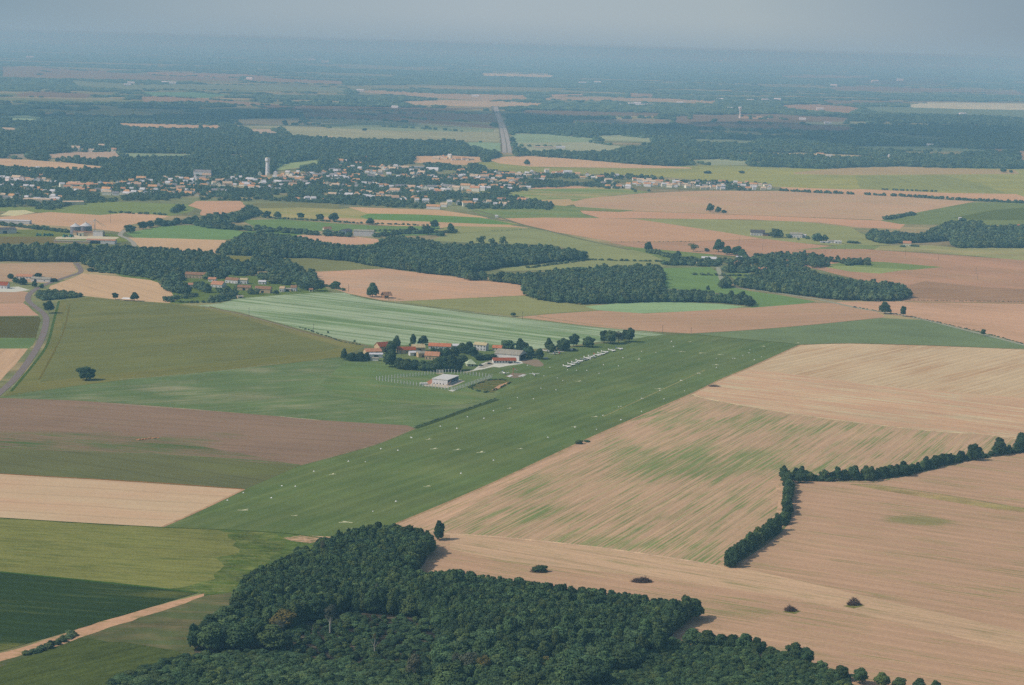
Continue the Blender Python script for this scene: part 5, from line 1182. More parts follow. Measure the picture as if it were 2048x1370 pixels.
# -- left edge farm, tent, open barn
fh("house", "white farmhouse with a big red roof cut by the left edge", 4, 576, -8, 15, 9, 3.8, 3.4, M_WHITE, M_RED, op=wins(15, 4, 1, 1, 1.2, door=2))
fh("farm_building", "long cream barn with a grey roof on the left farm beside the road", 83, 563, -8, 23, 8, 3.6, 1.6, M_CREAM, M_GREYR, "barn", op=[('S', -6, 3, .02, 2.6, 'opening'), ('S', 5, 1.2, 1, 1.2, 'window')], chimney=False)
fh("house", "low house with an orange-pink roof and chimney behind the left farm trees", 50, 557, -6, 19, 8, 3, 2.2, M_CREAM, M_SALMON, op=wins(19, 5, 1, 1, 1.2, door=2))
for x, y, h, r, lb in [(32,566,7,5,'left tree between the farmhouses on the left edge'),(45,569,8,7,'dark tree in front of the pink-roofed left house'),(21,557,6,5,'tree behind the red roof at the left edge'),(69,574,7,4,'round tree before the long cream barn'),(83,576,5,4,'small tree by the cream barn corner'),(108,563,4,6,'bushy hedge at the right end of the cream barn'),(76,554,5,6,'tree behind the cream barn')]:
    lone(x, y, h, r, 'dark', lb, stem=.03)
sheet("yard", [(-30,572),(10,575),(36,573),(60,580),(30,584),(-30,584)], rmat("farm_yard", (206,200,180), 10, 578))
tent = empty("tent", P(254, 601), -.1, "flat white tent awning between two round trees by the maize field", "tent")
bm = bmesh.new(); prism_roof(bm, 11, 6, 2.2, 1.1, .4, hip=2.0, t=.05); mobj("canopy", bm, M_WPAINT, tent)
for sx_ in (-5, 5):
    for sy in (-2.6, 2.6):
        bm = bmesh.new(); taper(bm, (sx_, sy, 0), (sx_, sy, 2.3), .06, .06, 5); mobj("pole", bm, M_GREYP, tent)
ob = empty("open_barn", P(773, 596), math.radians(24), "open-sided barn with a brown pitched roof in the tan field", "barn")
bm = bmesh.new(); prism_roof(bm, 9, 11, 3.6, 3.4, .6); mobj("roof", bm, M_BROWN, ob)
bm = bmesh.new(); box(bm, -4.5, -4.3, -5.4, 5.4, 0, 3.6); box(bm, -4.3, 4.4, 5.2, 5.4, 0, 3.6); mobj("wall", bm, M_BROWN, ob)
for sx_ in (-4.4, 0, 4.4):
    bm = bmesh.new(); taper(bm, (sx_, -5.3, 0), (sx_, -5.3, 3.6), .16, .16, 5); mobj("post", bm, M_STONE, ob)
bm = bmesh.new()
for i in range(16):
    x_, y_ = R1.uniform(-7, 7), R1.uniform(-1.5, 1.5); box(bm, x_, x_ + R1.uniform(1, 2.4), y_, y_ + R1.uniform(.6, 1.6), 0, R1.uniform(.3, 1.1))
jk = mobj("farm_clutter", bm, M_STONE); jk.location = P(790, 599); tag(jk, "heap of pale planks and blocks beside the open barn", "heap")

# -- left hamlet
HAM = [
 ("farmhouse", "long farmhouse with a dull red roof at the back left of the hamlet", 396, 556, -6, 30, 8, 4.4, 2.6, M_STONE, M_BROWN),
 ("house", "ochre-roofed house end right of the long hamlet farmhouse", 425, 563, -8, 9, 7, 3.2, 1.8, M_CREAM, M_SALMON),
 ("house", "house with a wide gabled pink roof in the hamlet centre left", 437, 574, -18, 14, 12, 3.6, 3.2, M_CREAM, M_SALMON),
 ("house", "small pink-roofed house behind the left paddock trees", 383, 574, 10, 8, 6, 3.0, 1.8, M_CREAM, M_SALMON),
 ("house", "red-roofed long house rising diagonally in the hamlet", 466, 566, -24, 17, 7.5, 4.0, 2.4, M_WHITE, M_BROWN),
 ("house", "ochre-topped house with white front, right of the red long one", 488, 567, -6, 9, 7, 4.6, 1.8, M_WHITE, M_OCHRE),
 ("house", "low white-roofed house in the middle of the hamlet", 525, 568, -6, 8.5, 7, 3, 1.4, M_WHITE, M_METAL),
 ("barn", "big stone barn with a mottled brown roof on the edge of the striped field", 527, 585, -8, 18, 10, 4.6, 2.6, M_STONE, M_BROWN),
 ("barn", "smaller brown-roofed barn left of the big mottled one", 489, 580, -4, 15, 8, 3.6, 2.2, M_STONE, M_BROWN),
 ("house", "white-gabled little house at the right end of the hamlet", 565, 583, -8, 5.5, 7, 4.0, 2.0, M_WHITE, M_STONE),
 ("house", "second white gabled house right of the little one", 588, 582, -8, 6.5, 7, 4.4, 2.2, M_WHITE, M_BROWN),
 ("shed", "low white shed between the two white gabled hamlet houses", 576, 582, -8, 9, 5, 2.6, .8, M_STONE, M_GREYR),
 ("house", "modern house with a bright orange roof behind the hamlet", 557, 554, -4, 19, 9, 3, 2.3, M_CREAM, M_ORANGE),
 ("shed", "tiny pale shed beside the big round hamlet tree", 622, 583, 0, 4, 4, 2.4, 1.4, M_PINKW, M_BROWN),
 ("shed", "pale blue-grey shed roof at the corner of the paddock", 480, 596, 24, 6.5, 5, 2, 1.0, M_STONE, M_GREYR),
 ("house", "white-walled house deep in the trees above the hamlet", 507, 531, -10, 7, 6, 3.2, 1.4, M_WHITE, M_SALMON),
 ("house", "red-roofed house corner in the wood above the hamlet", 356, 520, -20, 8, 6, 3.2, 1.8, M_WHITE, M_RED),
 ("shed", "pale flat shed among trees above the hamlet", 375, 532, -4, 11, 5, 2.4, .6, M_STONE, M_GREYR),
 ("caravan", "white van parked on the drive of the orange-roofed house", 581, 555, -10, 5, 2.2, 2.2, .3, M_WPAINT, M_WPAINT),
 ("caravan", "pale van at the right end of the drive behind the hamlet", 592, 554, 10, 5, 2.2, 2.2, .3, M_WPAINT, M_METAL),
]
for nm, lb, x, y, rz, lx, ly, z, h, w, r in HAM:
    fh(nm, lb, x, y, rz, lx, ly, z, h, w, r, cat={'caravan': 'van'}.get(nm, nm), op=(wins(lx, max(2, int(lx / 4)), 1, 1, 1.2, door=1) if nm in ('house', 'farmhouse') else ([('S', 0, min(3, lx * .4), .02, min(2.6, z * .8), 'opening')] if nm != 'caravan' else [('S', 0, 2.4, 1.1, .7, 'window')])), chimney=nm in ('house', 'farmhouse'))
pts = []
for x, y in fill([P(a, b).xy[:] for a, b in [(318,566),(360,545),(420,520),(500,512),(560,520),(600,540),(644,566),(640,576),(600,583),(540,560),(470,556),(380,560),(330,585)]], 8.0, R1):
    if smooth_noise(np.array([x]), np.array([y]), 25., 9)[0] > .42: pts.append((x, y, 0, R1.uniform(3.5, 6), R1.uniform(5, 11) / ZU['mid']))
for x, y, r, h in [(345,584,7,10),(360,586,9,14),(372,588,8,13),(405,582,7,12),(414,585,6,11),(395,578,6,9),(440,585,5,6),(455,584,5,8),(475,578,5,7),(500,588,5,7),(512,588,5,7),(470,590,5,8),(552,588,4,5),(524,560,7,10),(546,567,7,8),(530,560,7,10),(600,574,5,9),(455,592,5,7)]:
    q = P(x, y); pts.append((q.x, q.y, 0, r, h / ZU['mid']))
woodland("hamlet_trees", pts, 'mid', 'trees and shrubs of the left hamlet gardens')

# -- right hamlet and white farm
RH_ = [
 ("farm_building", "wide grey-white farm hangar roof at the left of the right hamlet", 1418, 521, -8, 20, 13, 3, 2.4, M_STONE, M_METAL),
 ("farm_building", "second pale grey hangar of the right hamlet", 1485, 519, -2, 18, 9, 3, 1.6, M_STONE, M_METAL),
 ("house", "small house with a light gable at the right end of the long pink barn", 1508, 522, -10, 8, 6, 3, 1.8, M_PINKW, M_SALMON),
 ("barn", "long brown barn standing end on behind the poplar stems", 1475, 531, 80, 12, 9, 4, 2.5, M_STONE, M_BROWN),
 ("house", "white-fronted house with an orange roof on the hamlet lawn", 1485, 543, -14, 8, 7, 3.6, 2.0, M_WHITE, M_ORANGE),
 ("house", "peach house half hidden in the trees right of the lawn", 1525, 543, -8, 10, 7, 3.8, 1.8, M_PINKW, M_SALMON),
 ("house", "pinkish house gable among trees at the right of the hamlet", 1573, 525, -20, 7, 6, 3.4, 2.0, M_PINKW, M_ORANGE),
 ("house", "red-roofed house rising out of the trees at the far right of the hamlet", 1608, 519, 20, 9, 7, 5, 2.4, M_PINKW, M_ORANGE),
 ("house", "small tan house at the left edge of the hamlet trees", 1397, 531, 0, 6, 5, 3, 1.4, M_PINKW, M_OCHRE),
 ("house", "white-gabled house with a long slate roof on the right farm", 1515, 471, -3, 22, 9, 5.0, 4.0, M_WHITE, M_SLATE),
 ("barn", "dark low barn joined to the slate-roofed house", 1538, 472, -3, 20, 8, 3.2, 1.6, M_BROWN, M_BLACKT),
 ("house", "bright white house right of the dark barn", 1592, 475, -8, 19, 9, 6.0, 2.0, M_WHITE, M_GREYR),
 ("house", "lower white wing at the right of the bright white house", 1606, 475, -20, 10, 7, 4.0, 1.2, M_WHITE, M_METAL),
 ("shed", "low white wall-like shed at the right end of the white farm", 1648, 486, -4, 12, 4, 1.8, .5, M_WHITE, M_METAL),
 ("house", "white house right of the low white shed", 1662, 486, -4, 11, 6, 3.6, 1.0, M_WHITE, M_GREYR),
 ("house", "white building at the right edge of the white farm", 1676, 487, -4, 10, 6, 3.4, 1.0, M_WHITE, M_METAL),
 ("house", "salmon-pink house standing before the dark right wood", 1814, 492, -10, 12, 8, 4.5, 3.0, M_PINKW, M_SALMON),
 ("house", "orange-roofed house cut by the right edge above the wood", 2043, 457, 0, 14, 8, 4, 3, M_PINKW, M_ORANGE),
 ("shed", "little white shed behind the dark right wood", 1920, 440, 0, 5, 5, 4, 1, M_WHITE, M_METAL),
]
for nm, lb, x, y, rz, lx, ly, z, h, w, r in RH_:
    fh(nm, lb, x, y, rz, lx, ly, z, h, w, r, cat={'farm_building': 'farm building'}.get(nm, nm), op=wins(lx, max(2, int(lx / 4)), 1, 1, 1.2, door=1) if nm == 'house' else [('S', 0, min(3, lx * .4), .02, 2, 'opening')], chimney=nm == 'house')
pts = []
for x, y in fill([P(a, b).xy[:] for a, b in [(1340,522),(1400,526),(1500,522),(1560,512),(1640,514),(1740,524),(1740,530),(1650,534),(1600,542),(1540,546),(1450,546),(1440,534),(1340,532)]], 10, R1):
    if smooth_noise(np.array([x]), np.array([y]), 30., 19)[0] > .44: pts.append((x, y, 0, R1.uniform(4, 6), R1.uniform(5, 11) / ZU['mid']))
for x, y, r, h in [(1548,475,8,15),(1560,475,7,13),(1578,476,6,7),(1635,482,10,13),(1650,482,6,11),(1615,478,5,5),(1700,486,7,4),(1712,487,7,4),(1830,493,8,3),(1805,494,5,3),(1597,480,2.4,4)]:
    q = P(x, y); pts.append((q.x, q.y, 0, r, h / ZU['mid']))
woodland("right_hamlet_trees", pts, 'mid', 'garden trees of the right hamlet and the white farm')
pts = []
for i in range(9):
    q = P(1457 + i * 6 + R1.uniform(-2, 2), 542 + R1.uniform(-2, 1)); tree(q, R1.uniform(12, 17), 1.3, 'tall', 'slim poplar in the row before the right hamlet barn', 'poplars of the right hamlet', 'poplar', 'poplar', .1)

# -- blue barn, white barn, silos
fh("barn", "blue-fronted metal barn with a grey roof behind the woods", 691, 470, 70, 22, 12, 7.0, 2.0, M_BLUE, M_SLATE, "barn", op=[('W', 0, 4, .02, 4, 'opening')], chimney=False)
fh("barn", "long white metal barn beside the wood left of centre", 728, 472, -2, 30, 12, 8.0, 1.5, M_METAL, M_GREYR, "barn", op=[('E', 0, 4, .02, 4.4, 'opening')], chimney=False)
fh("house", "pink-roofed house in the trees left of the blue barn", 654, 462, 20, 12, 8, 4, 2.5, M_PINKW, M_BROWN)
def silo(px, py, r, h, label):
    e = empty("silo", P(px, py), 0, label, "silo", "grain silos")
    bm = bmesh.new(); taper(bm, (0, 0, 0), (0, 0, h), r, r, 28)
    mobj("drum", bm, M_SILO, e)
    bm = bmesh.new(); taper(bm, (0, 0, h + .01), (0, 0, h + r * .55), r * 1.04, r * .14, 28); ro = mobj("roof", bm, M_SILOR, e)
    bm = bmesh.new(); taper(bm, (0, 0, h + r * .55), (0, 0, h + r * .55 + 1), r * .12, r * .12, 10); mobj("cap", bm, M_SILOR, ro)
M_SILO = mat("silo_steel", albedo((120, 132, 150), 150, 465), rough=.6, var=.06, scale=.3); M_SILOR = mat("silo_roof_steel", albedo((176, 184, 192), 150, 465), rough=.5)
silo(151, 468, 7.6, 11, "left steel grain silo with a conical roof"); silo(172, 466, 8.6, 10.5, "wider right steel grain silo with a conical roof")
fh("farm_building", "long low grain store with a brown roof in front of the silos", 178, 471, -2, 44, 10, 5, 1.2, M_STONE, M_BROWN, "grain store", op=[('S', -14, 5, .02, 4, 'opening')], chimney=False)
fh("farm_building", "white box-shaped hall at the right of the grain store", 197, 472, -2, 14, 9, 7.4, .6, M_METAL, M_GREYR, "hall", op=[('E', 0, 3, .02, 4, 'opening')], chimney=False)
fh("farm_building", "cream annex before the grain store middle", 162, 472, 4, 8, 6, 5, .5, M_PINKW, M_STONE, "annex", op=[('S', 0, 2, .02, 3, 'opening')], chimney=False)
el = empty("grain_elevator", P(190, 466), 0, "thin grain elevator tower with sloping pipes beside the silos", "elevator")
bm = bmesh.new(); taper(bm, (0, 0, 0), (0, 0, 21), .6, .6, 4); mobj("tower", bm, M_SILOR, el)
for dx in (-14, -6, 12, 16):
    bm = bmesh.new(); taper(bm, (0, 0, 20), (dx, -2, 10), .3, .3, 5); mobj("pipe", bm, M_SILOR if dx < 0 else M_OCHRE, el)
fh("farm_building", "grey flat-roofed hall beside the silos, half behind the wood", 145, 486, -3, 50, 9, 3, .6, M_STONE, M_GREYR, "hall", chimney=False)
fh("farm_building", "hall with a red front and white gable near the silos", 203, 487, -3, 40, 12, 5, 1.2, M_WHITE, M_SALMON, "hall", op=[('S', -8, 16, .02, 4, 'opening')], chimney=False)
fh("farm_building", "red and grey roofed works hall at the left edge", 6, 466, 30, 34, 20, 6, 2, M_WHITE, M_SLATE, "works hall", op=[('S', 0, 6, .02, 4, 'opening')], chimney=False)
fh("farm_building", "white walled long hall along the left edge", 22, 447, -3, 60, 12, 5, 1, M_WHITE, M_METAL, "works hall", chimney=False)
sheet("yard", [(112,474),(150,470),(210,473),(240,474),(232,478),(160,478),(110,478)], rmat("silo_yard", (190,180,160), 170, 475))
sheet("gravel_heap_yard", [(0,430),(18,421),(50,420),(70,425),(30,432)], rmat("quarry_yard", (204,182,150), 30, 425))
for i, (x, y, lb) in enumerate([(78,472,'leftmost green combine parked on the grass by the silos'),(92,472,'second green farm machine by the silos'),(102,472,'third green farm machine by the silos'),(131,474,'green harvester on the silo yard'),(143,474,'green harvester at the right of the silo yard')]):
    e = empty("farm_machine", P(x, y), .3 * i, lb, "farm machine")
    bm = bmesh.new(); box(bm, -3.4, 3.2, -1.6, 1.6, 1.0, 3.2); box(bm, -4.6, -3.4, -2.4, 2.4, .4, 1.4); bmesh.ops.bevel(bm, geom=bm.edges[:], offset=.15, segments=1, affect='EDGES'); mobj("body", bm, M_GREENM, e)
    bm = bmesh.new(); box(bm, -3.2, -1.6, -1.2, 1.2, 3.22, 4.3); mobj("cab", bm, M_GLASS, e)
    for wx, wr in ((-2, 1.1), (2.3, .8)):
        for sy in (-1.9, 1.9):
            bm = bmesh.new(); taper(bm, (wx, sy - .3, wr), (wx, sy + .3, wr), wr, wr, 14); mobj("wheel", bm, M_TYRE, e)

# -- water towers
wt = empty("water_tower", P(535, 350.5), 0, "tall pale concrete water tower with a wider tank, rising over the town", "water tower")
M_CONC = mat("tower_concrete", albedo((228, 228, 212), 535, 340, hi=.8), var=.05, scale=.2); M_CONCD = mat("tower_concrete_band", albedo((160, 170, 160), 535, 340), var=.05, scale=.2)
bm = bmesh.new(); taper(bm, (0, 0, 0), (0, 0, 28), 4.6, 3.9, 24); mobj("shaft", bm, M_CONC, wt)
bm = bmesh.new(); taper(bm, (0, 0, 28), (0, 0, 30.5), 3.9, 5.6, 24); taper(bm, (0, 0, 30.5), (0, 0, 36.5), 5.6, 5.6, 24); tk_ = mobj("tank", bm, M_CONC, wt)
bm = bmesh.new(); taper(bm, (0, 0, 36.51), (0, 0, 38), 4.2, 3.9, 20); mobj("roof", bm, M_CONCD, tk_)
bm = bmesh.new(); taper(bm, (0, 0, 29.6), (0, 0, 30.4), 5.7, 5.7, 24); mobj("band", bm, M_CONCD, tk_)
wt2 = empty("water_tower", P(1480, 236), 0, "slender pale water tower flaring at the top, far off at right", "water tower")
bm = bmesh.new(); prof = [(0, 5.6), (8, 4.0), (20, 3.0), (30, 3.6), (38, 6.4), (44, 8.4), (47, 8.4)]
for (z0, r0), (z1, r1) in zip(prof, prof[1:]): taper(bm, (0, 0, z0), (0, 0, z1), r0, r1, 20)
mobj("shaft", bm, mat("far_tower_concrete", (.78, .78, .74)), wt2)
bm = bmesh.new(); taper(bm, (0, 0, 47), (0, 0, 48.5), 8.6, 7.6, 20); mobj("rim", bm, M_CONC, wt2)

# -- the town: separate houses, each with wall, roof
TX, TY = 600, 380
ROOFS = [tile_mat("town_tiles_a", (186, 146, 130), TX, TY), tile_mat("town_tiles_b", (206, 150, 126), TX, TY), tile_mat("town_tiles_c", (178, 158, 146), TX, TY), tile_mat("town_tiles_d", (184, 170, 156), TX, TY), tile_mat("town_slate", (130, 142, 156), TX, TY), tile_mat("town_orange", (206, 154, 130), TX, TY), tile_mat("town_pale_roof", (226, 218, 206), TX, TY)]
WALLS = [mat("town_white", albedo((238, 232, 220), TX, TY, hi=.8)), mat("town_cream", albedo((228, 216, 196), TX, TY, hi=.8)), mat("town_grey", albedo((188, 182, 172), TX, TY))]
protos = []
for i in range(8):
    lx, ly, z, h = [(12, 8, 4, 2.6), (9, 8, 6, 2.6), (15, 8, 3.2, 2.4), (10, 9, 3.2, 2.8), (18, 9, 6.2, 3), (13, 9, 3.4, 2.6), (11, 7, 5.6, 2.4), (22, 10, 4.6, 2.4)][i]
    e = house("house", "", "house", (0, 0, 0), 0, lx, ly, z, h, WALLS[i % 3], ROOFS[[1, 6, 3, 5, 2, 1, 6, 4][i]], None, hip=2.5 if i % 3 == 0 else 0, chimney=i in (1, 4, 6), openings=wins(lx, 3, 1, 1.2, 1.3, door=1) if i in (0, 3) else None)
    protos.append(e)
placed = []; used = set()
HPX = []
def row(pts, n, j=2.2):
    L_ = [0]
    for a, b in zip(pts, pts[1:]): L_.append(L_[-1] + math.hypot(b[0] - a[0], b[1] - a[1]))
    for k in range(n):
        s = L_[-1] * (k + R1.uniform(.1, .9)) / n
        for i in range(len(pts) - 1):
            if L_[i] <= s <= L_[i + 1]:
                t = (s - L_[i]) / (L_[i + 1] - L_[i]); HPX.append((pts[i][0] + (pts[i + 1][0] - pts[i][0]) * t + R1.uniform(-3, 3), pts[i][1] + (pts[i + 1][1] - pts[i][1]) * t + R1.uniform(-j, j))); break
row([(0,344),(40,346),(80,342)], 9); row([(0,374),(40,376),(75,382)], 8); row([(40,384),(80,388),(120,398)], 12, 4); row([(120,372),(180,374),(240,376)], 12, 4)
row([(210,372),(300,372),(380,366)], 20, 5); row([(240,384),(320,382),(400,384)], 16, 4); row([(320,388),(400,392),(470,384)], 12); row([(380,360),(440,362),(520,362)], 20, 5)
row([(470,370),(540,372),(620,370)], 20, 5); row([(520,356),(600,352),(680,350)], 22, 5); row([(600,362),(680,364),(760,372)], 20, 4); row([(660,344),(720,340),(800,338)], 16, 5)
row([(660,332),(730,326)], 7, 4); row([(740,352),(800,356),(880,358)], 14, 4); row([(680,388),(730,388),(800,392)], 9, 3); row([(750,376),(820,380),(900,378)], 15, 3)
row([(590,402),(650,404)], 4, 1); row([(780,404),(850,400)], 7, 3); row([(860,316),(950,320)], 10, 3); row([(910,344),(1000,352),(1040,350)], 14, 4); row([(960,364),(1040,370),(1090,362)], 14, 3)
row([(1000,352),(1060,350),(1090,354)], 8, 3); row([(900,352),(960,358)], 7, 3); row([(500,378),(560,380)], 7, 2); row([(1210,356),(1300,362)], 9, 2.5); row([(1210,374),(1260,378)], 5, 1.5); row([(1280,366),(1360,374)], 10, 2); row([(1345,368),(1430,372)], 13, 2.5); row([(1400,378),(1450,380)], 6, 1)
row([(1440,370),(1520,372),(1548,377)], 13, 2.5); row([(926,412),(1020,414)], 4, 1); row([(780,300),(890,304)], 7, 2)
PR = random.Random(9)
HMORE = []
row([(0,350),(60,350),(110,352)], 14, 4); row([(0,362),(60,364),(110,366)], 14, 4); row([(0,394),(60,398),(120,404)], 12, 4); row([(130,380),(200,386),(300,392)], 22, 5); row([(250,366),(350,362),(420,360)], 22, 5); row([(300,376),(400,374),(500,372)], 30, 4)
row([(440,368),(520,366),(600,366)], 24, 4); row([(560,358),(640,356),(720,356)], 28, 4); row([(700,346),(780,344),(860,346)], 26, 5); row([(640,372),(720,374),(800,380)], 24, 4); row([(800,352),(880,362),(960,360)], 24, 5); row([(820,388),(900,384),(980,378)], 20, 4)
row([(900,360),(1000,360),(1090,356)], 30, 5); row([(960,374),(1020,378),(1060,376)], 12, 3); row([(1090,348),(1150,352),(1200,360)], 14, 4); row([(1200,366),(1300,372),(1400,374)], 22, 4); row([(660,394),(760,398),(860,406)], 16, 4); row([(1300,368),(1400,376),(1540,378)], 20, 3); row([(880,412),(960,408),(1060,406)], 12, 3)
for i, (x, y) in enumerate(HPX[:292]):
    q = P(x, y); k = PR.choice((0, 1, 2, 3, 4, 5, 6, 0, 1, 3, 5, 7)); e = protos[k]
    if any((q - o).length < 11 for o in placed): q = P(x + PR.uniform(-8, 8), y + PR.uniform(-1.2, 1.2))
    placed.append(q); rz = PR.choice((0, 0, .3, -.25, 1.57, 1.3)) + PR.uniform(-.25, .25); sc = PR.uniform(.8, 1.15); sc = (sc, sc, sc * 1.15)
    east = x > 1150
    lb = 'small distant house with a pale tiled roof, at the right-hand end of the town' if east else ('small tiled house in the crowded middle of the distant town' if x > 380 else 'small house with a tiled roof in the left part of the distant town')
    gp = 'houses of the right-hand end of the town' if east else ('houses of the middle of the town' if x > 380 else 'houses of the left part of the town')
    if k not in used: used.add(k); e.location = q; e.rotation_euler = (0, 0, rz); tag(e, lb, 'house', gp)
    else: copy_tree(e, q, rz, sc, lb, 'house', gp)
# past three hundred the farthest back of the houses stand as one mass
hm = bmesh.new(); wm = bmesh.new()
for x, y in HPX[292:]:
    q = P(x, y); 
    if any((q - o).length < 9 for o in placed): continue
    placed.append(q); lx, ly, z, h = PR.choice([(12,8,4,2.6),(9,8,6,2.6),(15,8,3.6,2.6),(11,9,3.6,2.8),(18,9,6.2,3)]); c_, s_ = math.cos(PR.choice((0,.3,-.3,1.4))), 0
    a_ = PR.choice((0, .25, -.3, 1.5)) + PR.uniform(-.2, .2); k_ = PR.uniform(.75, 1.05)
    for tgt, fn in ((wm, gable_walls), (hm, lambda b, *a: prism_roof(b, *a, .4))):
        b_ = bmesh.new(); fn(b_, lx, ly, z, h); m_ = bpy.data.meshes.new("t"); bmesh.ops.transform(b_, matrix=Matrix.Translation(q) @ Matrix.Rotation(a_, 4, 'Z') @ Matrix.Diagonal((k_, k_, k_ * 1.15, 1)), verts=b_.verts)
        mi = PR.choice((0, 0, 1, 2)) if tgt is wm else PR.choice((0, 1, 6, 3, 5, 6, 3, 4))
        for f in b_.faces: f.material_index = mi
        b_.to_mesh(m_); b_.free(); tgt.from_mesh(m_); bpy.data.meshes.remove(m_)
tag(mobj("house_walls", wm, WALLS), "pale walls of the many further houses packed in the distant town", "houses", kind="stuff")
tag(mobj("house_roofs", hm, ROOFS), "tiled roofs of the many further houses packed in the distant town", "houses", kind="stuff")
# marked buildings of the town
W2 = mat("bright_cladding", albedo((240, 236, 224), TX, TY, hi=.75)); B2 = mat("blue_grey_cladding", albedo((140, 156, 172), TX, TY))
TB = [
 ("sports_hall", "long blue-grey hall left of the white curved hall in the town", 834, 341, -4, 30, 16, 8, 1.2, B2, B2, "hall"),
 ("barn", "white-gabled building with an orange roof at the town's lower edge", 867, 418, -4, 24, 11, 5, 3, W2, ROOFS[1], "building"),
 ("hall", "long grey factory hall at the lower left of the town", 76, 405, -3, 46, 22, 6, 1.5, WALLS[2], ROOFS[3], "factory"),
 ("hall", "grey roofed depot right of the dark tree at the town's left end", 146, 409, 24, 34, 16, 5, 1.4, WALLS[2], ROOFS[3], "depot"),
 ("school", "long pink-roofed school block in the left part of the town", 165, 375, -4, 60, 12, 6, 2.5, WALLS[1], ROOFS[0], "school block"),
 ("manor", "large slate-roofed manor with a tall chimney at the top of the town", 405, 352, -3, 36, 12, 9, 4, WALLS[0], ROOFS[4], "manor"),
 ("barn", "big slate-roofed barn above the town's left part", 268, 374, 0, 26, 14, 5, 3, WALLS[2], ROOFS[4], "barn"),
 ("house", "large red-roofed house on the rise at the back right of the town", 732, 322, 10, 14, 12, 8, 4, W2, ROOFS[1], "house"),
 ("house", "red-roofed villa on the rise left of the big red-roofed house", 681, 328, 0, 13, 11, 8, 4, WALLS[1], ROOFS[1], "house"),
 ("house", "lone white house in the woods above the water tower", 530, 293, 0, 15, 8, 3.5, 2, W2, ROOFS[3], "house"),
 ("house", "low long house in the far woods right of the tower", 694, 301, 0, 14, 8, 4, 2, W2, ROOFS[1], "house"),
 ("house", "second low house in the far woods right of the tower", 667, 299, 0, 12, 8, 4, 2, W2, ROOFS[1], "house"),
 ("house", "third low house in the far woods, leftmost above the town", 634, 296, 0, 12, 8, 4, 2, W2, ROOFS[2], "house"),
 ("barn", "long white barn on the edge of the far pale field", 573, 276, -3, 34, 10, 5, 2, W2, W2, "barn"),
 ("barn", "pinkish long barn on the edge of the far pale field", 655, 279, -3, 30, 12, 6, 3, WALLS[1], ROOFS[3], "barn"),
 ("house", "white house group member left on the far tan field edge", 151, 303, 0, 22, 14, 10, 4, WALLS[1], ROOFS[3], "house"),
 ("house", "white tall house on the far tan field edge", 203, 299, 0, 15, 12, 11, 3, W2, ROOFS[3], "house"),
 ("house", "low wide house between the two tall ones on the far field edge", 176, 303, 0, 30, 9, 5, 2, WALLS[1], ROOFS[3], "house"),
 ("house", "small house at the right end of the far tan field edge", 228, 303, 0, 12, 9, 6, 3, WALLS[1], ROOFS[0], "house"),
 ("house", "white house in the far woods near the tall dark tree", 446, 263, 0, 22, 10, 6, 2, W2, W2, "house"),
 ("house", "white house beside it in the far woods", 464, 268, 30, 20, 10, 6, 2, W2, ROOFS[3], "house"),
 ("shed", "lone white hut at the corner of the field road below the town", 993, 435, 0, 5, 3, 3.4, .6, W2, W2, "hut"),
 ("barn", "white flat building by the roadside hedge on the right of the town's foot", 1015, 411, 0, 12, 8, 4, 1, W2, W2, "building"),
 ("barn", "white long shed at the motorway end", 1121, 297, -2, 26, 12, 6, 1, W2, W2, "shed"),
 ("barn", "grey-white works beside the motorway end", 1090, 297, -2, 60, 14, 5, 1, WALLS[2], ROOFS[3], "works"),
 ("barn", "long white farm shed on the far right plain", 1784, 314, -2, 22, 10, 5, 1.4, W2, W2, "shed"),
 ("house", "orange-roofed far house on the right wooded slope", 1640, 311, 0, 20, 10, 5, 3, WALLS[1], ROOFS[1], "house"),
 ("house", "bright far shed right of the orange-roofed far house", 1658, 313, -4, 18, 8, 4, 1, W2, W2, "shed"),
]
for nm, lb, x, y, rz, lx, ly, z, h, w, r, ct in TB: fh(nm, lb, x, y, rz, lx, ly, z, h, w, r, ct, chimney=nm in ('manor', 'house'))
ch = empty("curved_hall", P(865, 342.5), math.radians(-6), "bright white hall with a rounded roof in the middle of the town", "hall")
bm = bmesh.new(); n = 12; A = []; B = []
for i in range(n + 1):
    t = math.pi * i / n; A.append(bm.verts.new((-14, -9 * math.cos(t), 1.5 + 7.5 * math.sin(t)))); B.append(bm.verts.new((14, -9 * math.cos(t), 1.5 + 7.5 * math.sin(t))))
for i in range(n): bm.faces.new((A[i], A[i + 1], B[i + 1], B[i]))
mobj("roof", bm, W2, ch)
bm = bmesh.new(); extrude([(-13.9, -8.9), (13.9, -8.9), (13.9, 8.9), (-13.9, 8.9)], 0, 1.5, bm)
for sx_ in (-13.9, 13.9):
    vs = [bm.verts.new((sx_, -8.8 * math.cos(math.pi * i / n), 1.5 + 7.3 * math.sin(math.pi * i / n))) for i in range(n + 1)]; bm.faces.new(vs)
mobj("wall", bm, WALLS[2], ch)
for i, (x, y) in enumerate([(1010,418),(1057,414),(970,378),(1026,378)]): pass
